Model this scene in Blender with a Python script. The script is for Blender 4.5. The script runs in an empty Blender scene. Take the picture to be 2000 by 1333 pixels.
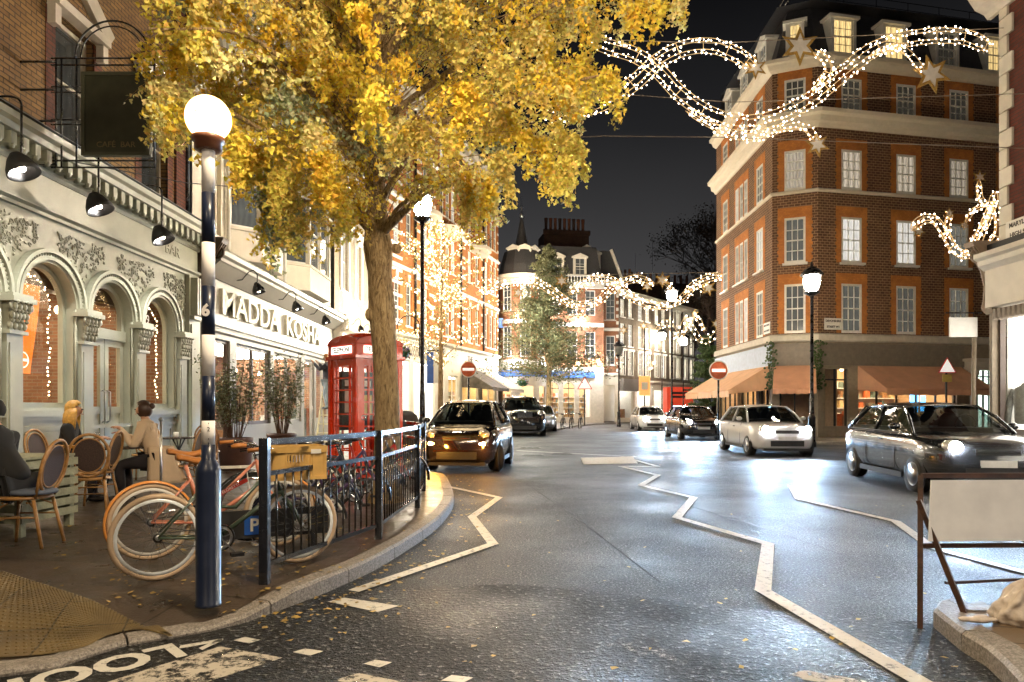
import bpy, math, random
import numpy as np
from mathutils import Vector, Matrix
R = math.radians; PI = math.pi
rnd = random.Random(11); nr = np.random.default_rng(5)
S = bpy.context.scene; COL = S.collection
F = 1333.3; H0 = 1.4; HY = 797.0
def P(px, py, Y): return Vector(((px-1000)/F*Y, Y, H0-(py-HY)/F*Y))
def G(px, py, z=0.0):
    Y = (H0-z)*F/(py-HY); return ((px-1000)/F*Y, Y)

# ------------------------------------------------------------------ materials
MT = {}
def nt_new(name):
    m = bpy.data.materials.new(name); m.use_nodes = True
    nt = m.node_tree; b = nt.nodes['Principled BSDF']; return m, nt, b
def nd(nt, t, **kw):
    n = nt.nodes.new(t)
    for k, v in kw.items():
        if k in n.inputs: n.inputs[k].default_value = v
        else: setattr(n, k, v)
    return n
def c4(c): return (c[0], c[1], c[2], 1)
def ramp(nt, fac, stops):
    r = nt.nodes.new('ShaderNodeValToRGB'); e = r.color_ramp.elements
    while len(e) < len(stops): e.new(.5)
    for el, (p, c) in zip(e, stops): el.position = p; el.color = c4(c) if len(c) == 3 else c
    nt.links.new(fac, r.inputs[0]); return r.outputs[0]
def pm(name, col, rough=.5, metal=0, var=.15, scale=6, bump=0, bscale=40, emit=0, ecol=None, spec=.5, coat=0, nosample=False, trans=0):
    if name in MT: return MT[name]
    m, nt, b = nt_new(name); L = nt.links.new
    tc = nd(nt, 'ShaderNodeTexCoord')
    n = nd(nt, 'ShaderNodeTexNoise', Scale=scale, Detail=5.0, Roughness=.6)
    L(tc.outputs['Object'], n.inputs['Vector'])
    lo = tuple(c*(1-var) for c in col); hi = tuple(min(1, c*(1+var)) for c in col)
    L(ramp(nt, n.outputs['Fac'], [(.3, lo), (.7, hi)]), b.inputs['Base Color'])
    b.inputs['Roughness'].default_value = rough; b.inputs['Metallic'].default_value = metal
    b.inputs['Specular IOR Level'].default_value = spec
    b.inputs['Coat Weight'].default_value = coat
    if trans: b.inputs['Transmission Weight'].default_value = trans
    if rough > .12 and metal < .9:
        mr = nd(nt, 'ShaderNodeMapRange'); mr.inputs['To Min'].default_value = max(.03, rough-.12); mr.inputs['To Max'].default_value = min(1, rough+.12)
        L(n.outputs['Fac'], mr.inputs['Value']); L(mr.outputs[0], b.inputs['Roughness'])
    if bump:
        n2 = nd(nt, 'ShaderNodeTexNoise', Scale=bscale, Detail=4.0); L(tc.outputs['Object'], n2.inputs['Vector'])
        bp = nd(nt, 'ShaderNodeBump', Strength=bump, Distance=.01); L(n2.outputs['Fac'], bp.inputs['Height']); L(bp.outputs[0], b.inputs['Normal'])
    if emit:
        b.inputs['Emission Color'].default_value = c4(ecol or col); b.inputs['Emission Strength'].default_value = emit
        if nosample: m.cycles.emission_sampling = 'NONE'
    MT[name] = m; return m
def brick(name, c1, c2, mortar, bw=.225, rh=.075, ms=.010, rough=.85, bump=.5):
    m, nt, b = nt_new(name); L = nt.links.new
    uv = nd(nt, 'ShaderNodeTexCoord')
    br = nd(nt, 'ShaderNodeTexBrick', Color1=c4(c1), Color2=c4(c2), Mortar=c4(mortar), Scale=1.0)
    br.inputs['Mortar Size'].default_value = ms; br.inputs['Brick Width'].default_value = bw; br.inputs['Row Height'].default_value = rh
    br.inputs['Bias'].default_value = -.1; br.inputs['Mortar Smooth'].default_value = .3
    L(uv.outputs['UV'], br.inputs['Vector'])
    n = nd(nt, 'ShaderNodeTexNoise', Scale=1.3, Detail=6.0, Roughness=.7); L(uv.outputs['UV'], n.inputs['Vector'])
    mx = nd(nt, 'ShaderNodeMix', data_type='RGBA', blend_type='MULTIPLY'); mx.inputs[0].default_value = .75
    L(br.outputs['Color'], mx.inputs[6]); L(ramp(nt, n.outputs['Fac'], [(.3, (.55, .52, .5)), (.65, (1.1, 1.1, 1.1))]), mx.inputs[7])
    L(mx.outputs[2], b.inputs['Base Color']); b.inputs['Roughness'].default_value = rough
    bp = nd(nt, 'ShaderNodeBump', Strength=bump, Distance=.008); bp.invert = True
    L(br.outputs['Fac'], bp.inputs['Height']); L(bp.outputs[0], b.inputs['Normal'])
    MT[name] = m; return m
def pane(name, col, strength, fold=0.0, rough=.06, dark=(.02, .025, .03), sc=3.0, top=None):
    "window glass seen from the street: glossy, with the room or curtain glowing behind it"
    m, nt, b = nt_new(name); L = nt.links.new
    b.inputs['Base Color'].default_value = c4(dark); b.inputs['Roughness'].default_value = rough
    uv = nd(nt, 'ShaderNodeTexCoord')
    oi = nd(nt, 'ShaderNodeObjectInfo')
    va = nd(nt, 'ShaderNodeVectorMath', operation='ADD'); L(uv.outputs['UV'], va.inputs[0])
    mu = nd(nt, 'ShaderNodeVectorMath', operation='SCALE'); mu.inputs[0].default_value = (37, 19, 0); L(oi.outputs['Random'], mu.inputs['Scale']); L(mu.outputs[0], va.inputs[1])
    n = nd(nt, 'ShaderNodeTexNoise', Scale=sc, Detail=3.0); L(va.outputs[0], n.inputs['Vector'])
    w = nd(nt, 'ShaderNodeTexWave', Scale=2.2, Distortion=5.0); L(va.outputs[0], w.inputs['Vector'])
    mi = nd(nt, 'ShaderNodeMix'); mi.inputs[0].default_value = fold; L(n.outputs['Fac'], mi.inputs[2]); L(w.outputs['Fac'], mi.inputs[3])
    L(ramp(nt, mi.outputs[0], [(.2, tuple(c*.55 for c in col)), (.75, col)]), b.inputs['Emission Color'])
    ml = nd(nt, 'ShaderNodeMath', operation='MULTIPLY_ADD'); L(oi.outputs['Random'], ml.inputs[0]); ml.inputs[1].default_value = strength*.7; ml.inputs[2].default_value = strength*.65
    L(ml.outputs[0], b.inputs['Emission Strength'])
    MT[name] = m; m.cycles.emission_sampling = 'NONE'; return m
def glass(name, tint=(1, 1, 1), refl=.10):
    m, nt, b = nt_new(name); L = nt.links.new
    t = nd(nt, 'ShaderNodeBsdfTransparent', Color=c4(tint)); g = nd(nt, 'ShaderNodeBsdfGlossy', Roughness=.02)
    lw = nd(nt, 'ShaderNodeLayerWeight', Blend=.5); pw = nd(nt, 'ShaderNodeMath', operation='POWER'); L(lw.outputs['Facing'], pw.inputs[0]); pw.inputs[1].default_value = 4.0
    ad = nd(nt, 'ShaderNodeMath', operation='MULTIPLY_ADD'); L(pw.outputs[0], ad.inputs[0]); ad.inputs[1].default_value = .45; ad.inputs[2].default_value = refl
    mx = nd(nt, 'ShaderNodeMixShader'); L(ad.outputs[0], mx.inputs[0]); L(t.outputs[0], mx.inputs[1]); L(g.outputs[0], mx.inputs[2])
    L(mx.outputs[0], nt.nodes['Material Output'].inputs['Surface']); MT[name] = m; return m

# ------------------------------------------------------------------ mesh building
class MB:
    def __init__(s): s.v = []; s.f = []; s.mi = []; s.sm = []; s.mats = []; s.cur = 0; s.smooth = False
    def mat(s, m, smooth=None):
        if m not in s.mats: s.mats.append(m)
        s.cur = s.mats.index(m)
        if smooth is not None: s.smooth = smooth
        return s
    def add(s, vs, fs):
        b = len(s.v); s.v += [tuple(v) for v in vs]
        for f in fs: s.f.append(tuple(b+i for i in f)); s.mi.append(s.cur); s.sm.append(s.smooth)
        return s
    def box(s, x0, x1, y0, y1, z0, z1, M=None):
        v = [(x, y, z) for z in (z0, z1) for x, y in ((x0, y0), (x1, y0), (x1, y1), (x0, y1))]
        if M is not None: v = [M @ Vector(p) for p in v]
        sm = s.smooth; s.smooth = False
        s.add(v, [(3, 2, 1, 0), (4, 5, 6, 7), (0, 1, 5, 4), (1, 2, 6, 5), (2, 3, 7, 6), (3, 0, 4, 7)]); s.smooth = sm; return s
    def bar(s, a, b, w, h=None, up=(0, 0, 1)):
        a = Vector(a); b = Vector(b); d = (b-a); l = d.length; d.normalize(); h = h or w
        x = d.cross(Vector(up))
        if x.length < 1e-4: x = d.cross(Vector((1, 0, 0)))
        x.normalize(); y = x.cross(d)
        M = Matrix(((x.x, d.x, y.x, a.x), (x.y, d.y, y.y, a.y), (x.z, d.z, y.z, a.z), (0, 0, 0, 1)))
        return s.box(-w/2, w/2, 0, l, -h/2, h/2, M)
    def tube(s, pts, r, n=6, closed=False, caps=True):
        pts = [Vector(p) for p in pts]; k = len(pts); rs = r if isinstance(r, (list, tuple)) else [r]*k
        vs = []; up = None
        for i, p in enumerate(pts):
            if closed: d = pts[(i+1) % k]-pts[i-1]
            else: d = pts[min(i+1, k-1)]-pts[max(i-1, 0)]
            if d.length < 1e-9: d = Vector((0, 0, 1))
            d.normalize()
            if up is None: up = Vector((0, 0, 1)) if abs(d.z) < .9 else Vector((1, 0, 0))
            x = d.cross(up)
            if x.length < 1e-4: x = d.cross(Vector((.3, .9, .2)))
            x.normalize(); up = x.cross(d).normalized()
            for j in range(n):
                a = 2*PI*j/n; vs.append(p+(x*math.cos(a)+up*math.sin(a))*rs[i])
        fs = []
        for i in range(k if closed else k-1):
            i2 = (i+1) % k
            for j in range(n): j2 = (j+1) % n; fs.append((i*n+j, i*n+j2, i2*n+j2, i2*n+j))
        if caps and not closed: fs.append(tuple(range(n-1, -1, -1))); fs.append(tuple((k-1)*n+j for j in range(n)))
        sm = s.smooth; s.smooth = n > 4; s.add(vs, fs); s.smooth = sm; return s
    def lathe(s, prof, c=(0, 0, 0), n=16, axis='z', smooth=True, M=None):
        vs = []; fs = []; k = len(prof)
        for r, z in prof:
            for j in range(n):
                a = 2*PI*j/n; x = r*math.cos(a); y = r*math.sin(a)
                p = {'z': (x, y, z), 'y': (x, z, y), 'x': (z, x, y)}[axis]
                p = Vector(p)+Vector(c)
                vs.append(M @ p if M is not None else p)
        for i in range(k-1):
            for j in range(n): j2 = (j+1) % n; fs.append((i*n+j, i*n+j2, (i+1)*n+j2, (i+1)*n+j))
        if prof[0] != prof[-1]: fs.append(tuple(range(n-1, -1, -1))); fs.append(tuple((k-1)*n+j for j in range(n)))
        sm = s.smooth; s.smooth = smooth; s.add(vs, fs); s.smooth = sm; return s
    def ball(s, c, r, n=8, sx=1, sy=1, sz=1, M=None):
        m = max(4, n//2+1)
        prof = [(max(1e-4, math.sin(PI*i/m)), -math.cos(PI*i/m)) for i in range(m+1)]
        A = Matrix.Translation(Vector(c)) @ Matrix.Diagonal((r*sx, r*sy, r*sz, 1))
        if M is not None: A = M @ A
        return s.lathe(prof, n=n, M=A)
    def torus(s, c, Rr, r, axis='y', n=28, k=6, M=None, a0=0, a1=2*PI):
        full = abs(a1-a0-2*PI) < 1e-6; pts = []
        m = n if full else n+1
        for i in range(m):
            a = a0+(a1-a0)*i/n; x = Rr*math.cos(a); z = Rr*math.sin(a)
            p = Vector({'y': (x, 0, z), 'z': (x, z, 0), 'x': (0, x, z)}[axis])+Vector(c)
            pts.append(M @ p if M is not None else p)
        return s.tube(pts, r, k, closed=full)
    def prism(s, poly, a0, a1, axis='y', M=None):
        "poly of (p,q): axis y -> (x,z), axis x -> (y,z), axis z -> (x,y)"
        f = {'y': lambda p, q, a: (p, a, q), 'x': lambda p, q, a: (a, p, q), 'z': lambda p, q, a: (p, q, a)}[axis]
        n = len(poly); vs = [f(p, q, a0) for p, q in poly]+[f(p, q, a1) for p, q in poly]
        if M is not None: vs = [M @ Vector(v) for v in vs]
        sm = s.smooth; s.smooth = False
        s.add(vs, [tuple(range(n-1, -1, -1)), tuple(range(n, 2*n))]+[(i, (i+1) % n, n+(i+1) % n, n+i) for i in range(n)]); s.smooth = sm; return s
    def mesh(s, name):
        me = bpy.data.meshes.new(name); me.from_pydata(s.v, [], s.f)
        for m in s.mats: me.materials.append(m)
        nf = len(s.f)
        if nf:
            me.polygons.foreach_set('material_index', s.mi); me.polygons.foreach_set('use_smooth', s.sm)
            co = np.array(s.v); lt = np.zeros(nf, int); me.polygons.foreach_get('loop_total', lt)
            nl = len(me.loops); vi = np.zeros(nl, int); me.loops.foreach_get('vertex_index', vi)
            nm = np.zeros(nf*3); me.polygons.foreach_get('normal', nm); nm = np.abs(nm.reshape(-1, 3)); ax = np.argmax(nm*[1, 1.01, .95], axis=1)
            la = np.repeat(ax, lt); c = co[vi]; uv = np.empty((nl, 2))
            uv[:, 0] = np.where(la == 0, c[:, 1], c[:, 0]); uv[:, 1] = np.where(la == 2, c[:, 1], c[:, 2])
            ul = me.uv_layers.new(name='UVMap'); ul.data.foreach_set('uv', uv.ravel())
        me.update(); return me
    def obj(s, name, parent=None, M=None):
        return link(name, s.mesh(name), parent, M)
def link(name, data, parent=None, M=None):
    o = bpy.data.objects.new(name, data); COL.objects.link(o)
    if parent is not None: o.parent = parent
    if M is not None: o.matrix_local = M
    return o
def tag(o, label=None, cat=None, group=None, kind=None):
    if label: o['label'] = label
    if cat: o['category'] = cat
    if group: o['group'] = group
    if kind: o['kind'] = kind
    return o
def thing(name, label, cat, loc=(0, 0, 0), rz=0, group=None):
    o = bpy.data.objects.new(name, None); COL.objects.link(o); o.location = loc; o.rotation_euler = (0, 0, rz); o.empty_display_size = .2
    return tag(o, label, cat, group)
def dup(o, loc=None, rz=None, label=None, parent=None, group=None):
    c = o.copy(); COL.objects.link(c); c.parent = parent
    if loc is not None: c.location = loc
    if rz is not None: c.rotation_euler = (0, 0, rz)
    if label: c['label'] = label
    if group: c['group'] = group
    for ch in list(o.children): dup(ch, parent=c)
    return c
def bev(o, w=.01, seg=2):
    m = o.modifiers.new('bevel', 'BEVEL'); m.width = w; m.segments = seg; m.limit_method = 'ANGLE'; m.angle_limit = R(40); return o
def T(x=0, y=0, z=0, rz=0, rx=0, ry=0, s=1):
    return Matrix.Translation((x, y, z)) @ Matrix.Rotation(rz, 4, 'Z') @ Matrix.Rotation(ry, 4, 'Y') @ Matrix.Rotation(rx, 4, 'X') @ Matrix.Scale(s, 4)
def spline(pts, per=8):
    pts = [Vector(p) for p in pts]; out = []
    q = [pts[0]*2-pts[1]]+pts+[pts[-1]*2-pts[-2]]
    for i in range(1, len(q)-2):
        a, b, c, d = q[i-1:i+3]
        for k in range(per):
            t = k/per; out.append(.5*((2*b)+(c-a)*t+(2*a-5*b+4*c-d)*t*t+(3*b-a-3*c+d)*t**3))
    out.append(pts[-1]); return out
def text(name, s, size, mat, parent=None, M=None, ext=.004, ax='CENTER', bold=0.0, sx=1.0):
    cu = bpy.data.curves.new('t', 'FONT'); cu.body = s; cu.size = size; cu.extrude = ext; cu.align_x = ax; cu.align_y = 'CENTER'; cu.offset = bold; cu.resolution_u = 3
    o = bpy.data.objects.new('t', cu); COL.objects.link(o); dg = bpy.context.evaluated_depsgraph_get(); dg.update()
    me = bpy.data.meshes.new_from_object(o.evaluated_get(dg)); bpy.data.objects.remove(o)
    me.materials.clear(); me.materials.append(mat)
    if sx != 1: me.transform(Matrix.Diagonal((sx, 1, 1, 1)))
    return link(name, me, parent, M)
STAND = Matrix.Rotation(R(90), 4, 'X')   # text lying in xy -> standing, facing -y
def light(kind, name, loc, power, col, size=.15, parent=None, **kw):
    l = bpy.data.lights.new(name, kind); l.energy = power; l.color = col
    if kind in ('POINT', 'SPOT'): l.shadow_soft_size = size
    o = bpy.data.objects.new(name, l); COL.objects.link(o); o.location = loc
    for k, v in kw.items(): setattr(l, k, v)
    return o
def aim(o, tgt):
    d = Vector(tgt)-o.location; o.rotation_euler = d.to_track_quat('-Z', 'Y').to_euler()
def fast(name, co, faces_n, nper, mats, mi=None, cols=None, smooth=False):
    "quick mesh from numpy: co (n,3), every face uses nper consecutive vertices"
    me = bpy.data.meshes.new(name); nv = len(co); me.vertices.add(nv); me.vertices.foreach_set('co', co.ravel())
    me.loops.add(nv); me.loops.foreach_set('vertex_index', np.arange(nv)); me.polygons.add(faces_n)
    me.polygons.foreach_set('loop_start', np.arange(0, nv, nper)); me.polygons.foreach_set('loop_total', np.full(faces_n, nper))
    for m in mats: me.materials.append(m)
    if mi is not None: me.polygons.foreach_set('material_index', mi)
    if cols is not None:
        a = me.color_attributes.new('tone', 'FLOAT_COLOR', 'POINT'); a.data.foreach_set('color', cols.ravel())
    me.update(calc_edges=True); me.validate(); return me

# ------------------------------------------------------------------ camera, world
cam = bpy.data.cameras.new('camera'); co = bpy.data.objects.new('camera', cam); COL.objects.link(co)
co.location = (0, 0, H0); co.rotation_euler = (R(90), 0, 0); cam.lens = 24; cam.sensor_width = 36; cam.shift_y = (HY-666.5)/2000
cam.clip_end = 800; S.camera = co
S.view_settings.view_transform = 'Standard'; S.view_settings.look = 'None'; S.view_settings.exposure = 1.25
W = bpy.data.worlds.new('World'); S.world = W; W.use_nodes = True
wt = W.node_tree; bg = wt.nodes['Background']
tc = nd(wt, 'ShaderNodeTexCoord'); sx = nd(wt, 'ShaderNodeSeparateXYZ'); wt.links.new(tc.outputs['Generated'], sx.inputs[0])
nz = nd(wt, 'ShaderNodeTexNoise', Scale=2.2, Detail=3.0); wt.links.new(tc.outputs['Generated'], nz.inputs['Vector'])
ma = nd(wt, 'ShaderNodeMath', operation='MULTIPLY_ADD'); wt.links.new(nz.outputs['Fac'], ma.inputs[0]); ma.inputs[1].default_value = .10; wt.links.new(sx.outputs['Z'], ma.inputs[2])
wt.links.new(ramp(wt, ma.outputs[0], [(.06, (.034, .0325, .0325)), (.24, (.022, .0215, .022)), (.42, (.007, .007, .0075)), (.56, (.0022, .0022, .0025))]), bg.inputs['Color'])
bg.inputs['Strength'].default_value = 1.0
cy = S.cycles
cy.use_denoising = True; cy.max_bounces = 6; cy.diffuse_bounces = 3; cy.glossy_bounces = 3; cy.transmission_bounces = 4; cy.transparent_max_bounces = 12
cy.sample_clamp_indirect = 4; cy.sample_clamp_direct = 0; cy.caustics_reflective = False; cy.caustics_refractive = False; cy.use_light_tree = True

# ------------------------------------------------------------------ shared materials
white = pm('white paint', (.78, .76, .70), .45, var=.06)
cream = pm('cream stucco', (.66, .61, .51), .6, var=.08, scale=3, bump=.15, bscale=30)
stone = pm('pale stone', (.55, .50, .42), .7, var=.14, scale=4, bump=.3, bscale=25)
greygreen = pm('grey green paint', (.37, .38, .30), .42, var=.10, scale=3, bump=.12, bscale=60)
black = pm('black paint', (.012, .012, .014), .28, var=.2, coat=.3)
blackmat = pm('matt black', (.02, .02, .022), .6, var=.3)
rubber = pm('rubber', (.018, .017, .016), .75)
steel = pm('steel', (.55, .56, .58), .28, metal=1, var=.08)
chrome = pm('chrome', (.8, .8, .82), .1, metal=1, var=.03)
slate = pm('roof slate', (.035, .036, .042), .55, var=.4, scale=14, bump=.4, bscale=20)
darkwood = pm('dark wood', (.10, .05, .025), .5, var=.3, scale=9)
tan = pm('tan leather', (.42, .16, .04), .35, var=.2, scale=8)
bulbm = pm('warm bulb', (1, .75, .42), emit=9, ecol=(1, .72, .40), nosample=True, var=0)
bulbw = pm('white bulb', (1, .9, .8), emit=10, ecol=(1, .82, .62), nosample=True, var=0)
lampm = pm('lamp glow', (1, .9, .75), emit=160, ecol=(1, .86, .66), nosample=True, var=0)
whitelit = pm('lit shop ceiling', (1, .95, .85), emit=9, ecol=(1, .93, .80), var=0)
shopwhite = pm('shop interior white', (.85, .84, .80), .5, var=.04)
glassm = glass('clear glass', refl=.02); glassr = glass('street glass', refl=.05)
p_dark = pane('pane dark', (.10, .085, .06), .15, .5)
p_curt = pane('pane curtain', (.50, .48, .40), .11, .35)
p_white = pane('pane bright', (1, .95, .86), .42, .3)
p_warm = pane('pane warm', (1, .70, .28), .45, .5)
p_far = pane('pane far', (.9, .80, .62), .55, .4)

# ------------------------------------------------------------------ road
def road_mat():
    m, nt, b = nt_new('wet asphalt'); L = nt.links.new
    tc = nd(nt, 'ShaderNodeTexCoord')
    agg = nd(nt, 'ShaderNodeTexVoronoi', Scale=85.0); L(tc.outputs['Object'], agg.inputs['Vector'])
    fine = nd(nt, 'ShaderNodeTexNoise', Scale=48.0, Detail=4.0, Roughness=.8); L(tc.outputs['Object'], fine.inputs['Vector'])
    big = nd(nt, 'ShaderNodeTexNoise', Scale=.45, Detail=4.0, Roughness=.6); L(tc.outputs['Object'], big.inputs['Vector'])
    mid = nd(nt, 'ShaderNodeTexNoise', Scale=3.0, Detail=5.0, Roughness=.7); L(tc.outputs['Object'], mid.inputs['Vector'])
    col = ramp(nt, fine.outputs['Fac'], [(.44, (.007, .007, .007)), (.52, (.028, .027, .026)), (.59, (.13, .127, .12)), (.66, (.50, .49, .46))])
    mx = nd(nt, 'ShaderNodeMix', data_type='RGBA', blend_type='MULTIPLY'); mx.inputs[0].default_value = .8
    L(col, mx.inputs[6]); L(ramp(nt, mid.outputs['Fac'], [(.35, (.45, .45, .45)), (.65, (1.3, 1.3, 1.3))]), mx.inputs[7]); L(mx.outputs[2], b.inputs['Base Color'])
    # wetness: y < ~6.2 m (the newer coarse surfacing in the mouth of the side road) is wetter and coarser
    wet = ramp(nt, big.outputs['Fac'], [(.38, (.58,)*3), (.62, (.40,)*3)])
    r2 = nd(nt, 'ShaderNodeMath', operation='MULTIPLY_ADD'); L(mid.outputs['Fac'], r2.inputs[0]); r2.inputs[1].default_value = .22; r2.inputs[2].default_value = -.10
    r3 = nd(nt, 'ShaderNodeMath', operation='ADD'); L(wet, r3.inputs[0]); L(r2.outputs[0], r3.inputs[1]); L(r3.outputs[0], b.inputs['Roughness'])
    b.inputs['Specular IOR Level'].default_value = .38
    b1 = nd(nt, 'ShaderNodeBump', Strength=1.0, Distance=.02); L(agg.outputs['Distance'], b1.inputs['Height'])
    b2 = nd(nt, 'ShaderNodeBump', Strength=1.0, Distance=.03); L(fine.outputs['Fac'], b2.inputs['Height']); L(b1.outputs[0], b2.inputs['Normal'])
    L(b2.outputs[0], b.inputs['Normal']); return m
asphalt = road_mat()
def patch_mat():
    m, nt, b = nt_new('coarse wet surfacing'); L = nt.links.new
    tc = nd(nt, 'ShaderNodeTexCoord')
    mp = nd(nt, 'ShaderNodeMapping'); mp.inputs['Scale'].default_value = (.8, .9, 1); L(tc.outputs['Object'], mp.inputs[0])
    a = nd(nt, 'ShaderNodeTexNoise', Scale=30.0, Detail=3.0, Roughness=.8); L(mp.outputs[0], a.inputs['Vector'])
    mid = nd(nt, 'ShaderNodeTexNoise', Scale=.8, Detail=5.0); L(tc.outputs['Object'], mid.inputs['Vector'])
    L(ramp(nt, a.outputs['Fac'], [(.40, (.003, .003, .004)), (.53, (.013, .013, .013)), (.60, (.05, .049, .047)), (.66, (.30, .29, .28))]), b.inputs['Base Color'])
    L(ramp(nt, mid.outputs['Fac'], [(.38, (.66,)*3), (.62, (.36,)*3)]), b.inputs['Roughness'])
    b.inputs['Specular IOR Level'].default_value = .30
    bp = nd(nt, 'ShaderNodeBump', Strength=1.0, Distance=.06); L(a.outputs['Fac'], bp.inputs['Height']); L(bp.outputs[0], b.inputs['Normal']); return m
coarse = patch_mat()
g = MB().mat(asphalt); g.add([(-250, -60, 0), (250, -60, 0), (250, 400, 0), (-250, 400, 0)], [(0, 1, 2, 3)]); tag(g.obj('road'), kind='structure')
edge = [G(690, 1158), G(800, 1150), G(1000, 1142), G(1150, 1155), G(1300, 1172), G(1450, 1190), G(1600, 1203), G(1800, 1216)]
poly = [(-12, .3), (6, .3)]+[edge[-1]]+edge[:-1][::-1]+[(-2.0, 4.6), (-3.6, 3.7), (-12, 3.2)]
poly = [(x, y, .004) for x, y in poly]
tag(MB().mat(coarse).add(poly, [tuple(range(len(poly)))]).obj('road_surfacing'), kind='structure')

# ------------------------------------------------------------------ pavements and kerbs
KL = [(-9, 2.1), (-5.2, 3.05), G(0, 1325), G(215, 1270), G(425, 1232), G(565, 1187), G(700, 1130), G(760, 1098), G(830, 1052), G(868, 1018), G(886, 985), G(878, 955), G(850, 940), (-1.9, 14.2), (-2.0, 15.2), (-1.98, 25), (-1.4, 33), (-.6, 37.5), (1.6, 39.5), (3.1, 43), (4.6, 50), (8, 58), (18, 74), (40, 105)]
KL[12] = (-1.35, 13.3)
kl = spline([(x, y, 0) for x, y in KL], 10)
def dropz(x, y, d):  # dropped kerb at the crossing
    t = max(0, min(1, (4.95-y)/.7)); t = t*t*(3-2*t); w = max(0, 1-d/1.3); w = w*w*(3-2*w); return .12-.085*t*w
def slab_mat(name, c, bw, rh, rough=.5, dark=.6):
    m, nt, b = nt_new(name); L = nt.links.new
    tc = nd(nt, 'ShaderNodeTexCoord')
    br = nd(nt, 'ShaderNodeTexBrick', Color1=c4(c), Color2=c4(tuple(v*.72 for v in c)), Mortar=c4(tuple(v*.25 for v in c)), Scale=1.0)
    br.inputs['Mortar Size'].default_value = .008; br.inputs['Brick Width'].default_value = bw; br.inputs['Row Height'].default_value = rh
    mp = nd(nt, 'ShaderNodeMapping'); mp.inputs['Rotation'].default_value = (0, 0, R(12)); L(tc.outputs['Object'], mp.inputs[0]); L(mp.outputs[0], br.inputs['Vector'])
    n = nd(nt, 'ShaderNodeTexNoise', Scale=2.5, Detail=7.0, Roughness=.75); L(tc.outputs['Object'], n.inputs['Vector'])
    mx = nd(nt, 'ShaderNodeMix', data_type='RGBA', blend_type='MULTIPLY'); mx.inputs[0].default_value = .85
    L(br.outputs['Color'], mx.inputs[6]); L(ramp(nt, n.outputs['Fac'], [(.3, (dark*.6,)*3), (.7, (1.2, 1.15, 1.1))]), mx.inputs[7]); L(mx.outputs[2], b.inputs['Base Color'])
    L(ramp(nt, n.outputs['Fac'], [(.35, (rough-.15,)*3), (.65, (rough+.15,)*3)]), b.inputs['Roughness'])
    n2 = nd(nt, 'ShaderNodeTexNoise', Scale=60.0, Detail=4.0); L(tc.outputs['Object'], n2.inputs['Vector'])
    bp = nd(nt, 'ShaderNodeBump', Strength=.35, Distance=.008); L(n2.outputs['Fac'], bp.inputs['Height'])
    bq = nd(nt, 'ShaderNodeBump', Strength=.6, Distance=.006); bq.invert = True; L(br.outputs['Fac'], bq.inputs['Height']); L(bp.outputs[0], bq.inputs['Normal'])
    L(bq.outputs[0], b.inputs['Normal']); MT[name] = m; return m
slabs = slab_mat('wet paving slabs', (.085, .060, .043), .9, .6, .40)
def kerb_mat():
    m, nt, b = nt_new('granite kerb'); L = nt.links.new
    tc = nd(nt, 'ShaderNodeTexCoord')
    n = nd(nt, 'ShaderNodeTexNoise', Scale=60.0, Detail=5.0, Roughness=.8); L(tc.outputs['Object'], n.inputs['Vector'])
    L(ramp(nt, n.outputs['Fac'], [(.35, (.08, .068, .06)), (.5, (.24, .21, .185)), (.65, (.42, .38, .34))]), b.inputs['Base Color']); b.inputs['Roughness'].default_value = .55
    bp = nd(nt, 'ShaderNodeBump', Strength=.5, Distance=.01); L(n.outputs['Fac'], bp.inputs['Height']); L(bp.outputs[0], b.inputs['Normal']); return m
granite = kerb_mat()
def strip(line, wall, name, mat, kerbw=.15, dz=dropz, side=-1):
    g = MB().mat(mat); rows = []
    ds = [0, .12, .24, .36, .48, .6, .72, .84, .96, 1.1, 1.3, 1.6]
    for i, p in enumerate(line):
        q = wall(p); v = q-p; ln = v.length; v.normalize(); row = []
        for d in ds+[ln]:
            c = p+v*(d+kerbw*.9 if d < ln else ln); row.append((c.x, c.y, dz(c.x, c.y, d)))
        rows.append(row)
    k = len(ds)+1; vs = [p for r in rows for p in r]
    g.add(vs, [(i*k+j, i*k+j+1, (i+1)*k+j+1, (i+1)*k+j) for i in range(len(rows)-1) for j in range(k-1)])
    return g.obj(name)
wl = lambda p: Vector((min(-7.3, p.x-4), p.y+.0, 0)) if p.y < 37 else Vector((p.x-14, p.y+9, 0))
pv = strip(kl, wl, 'pavement', slabs); tag(pv, kind='structure')
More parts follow.
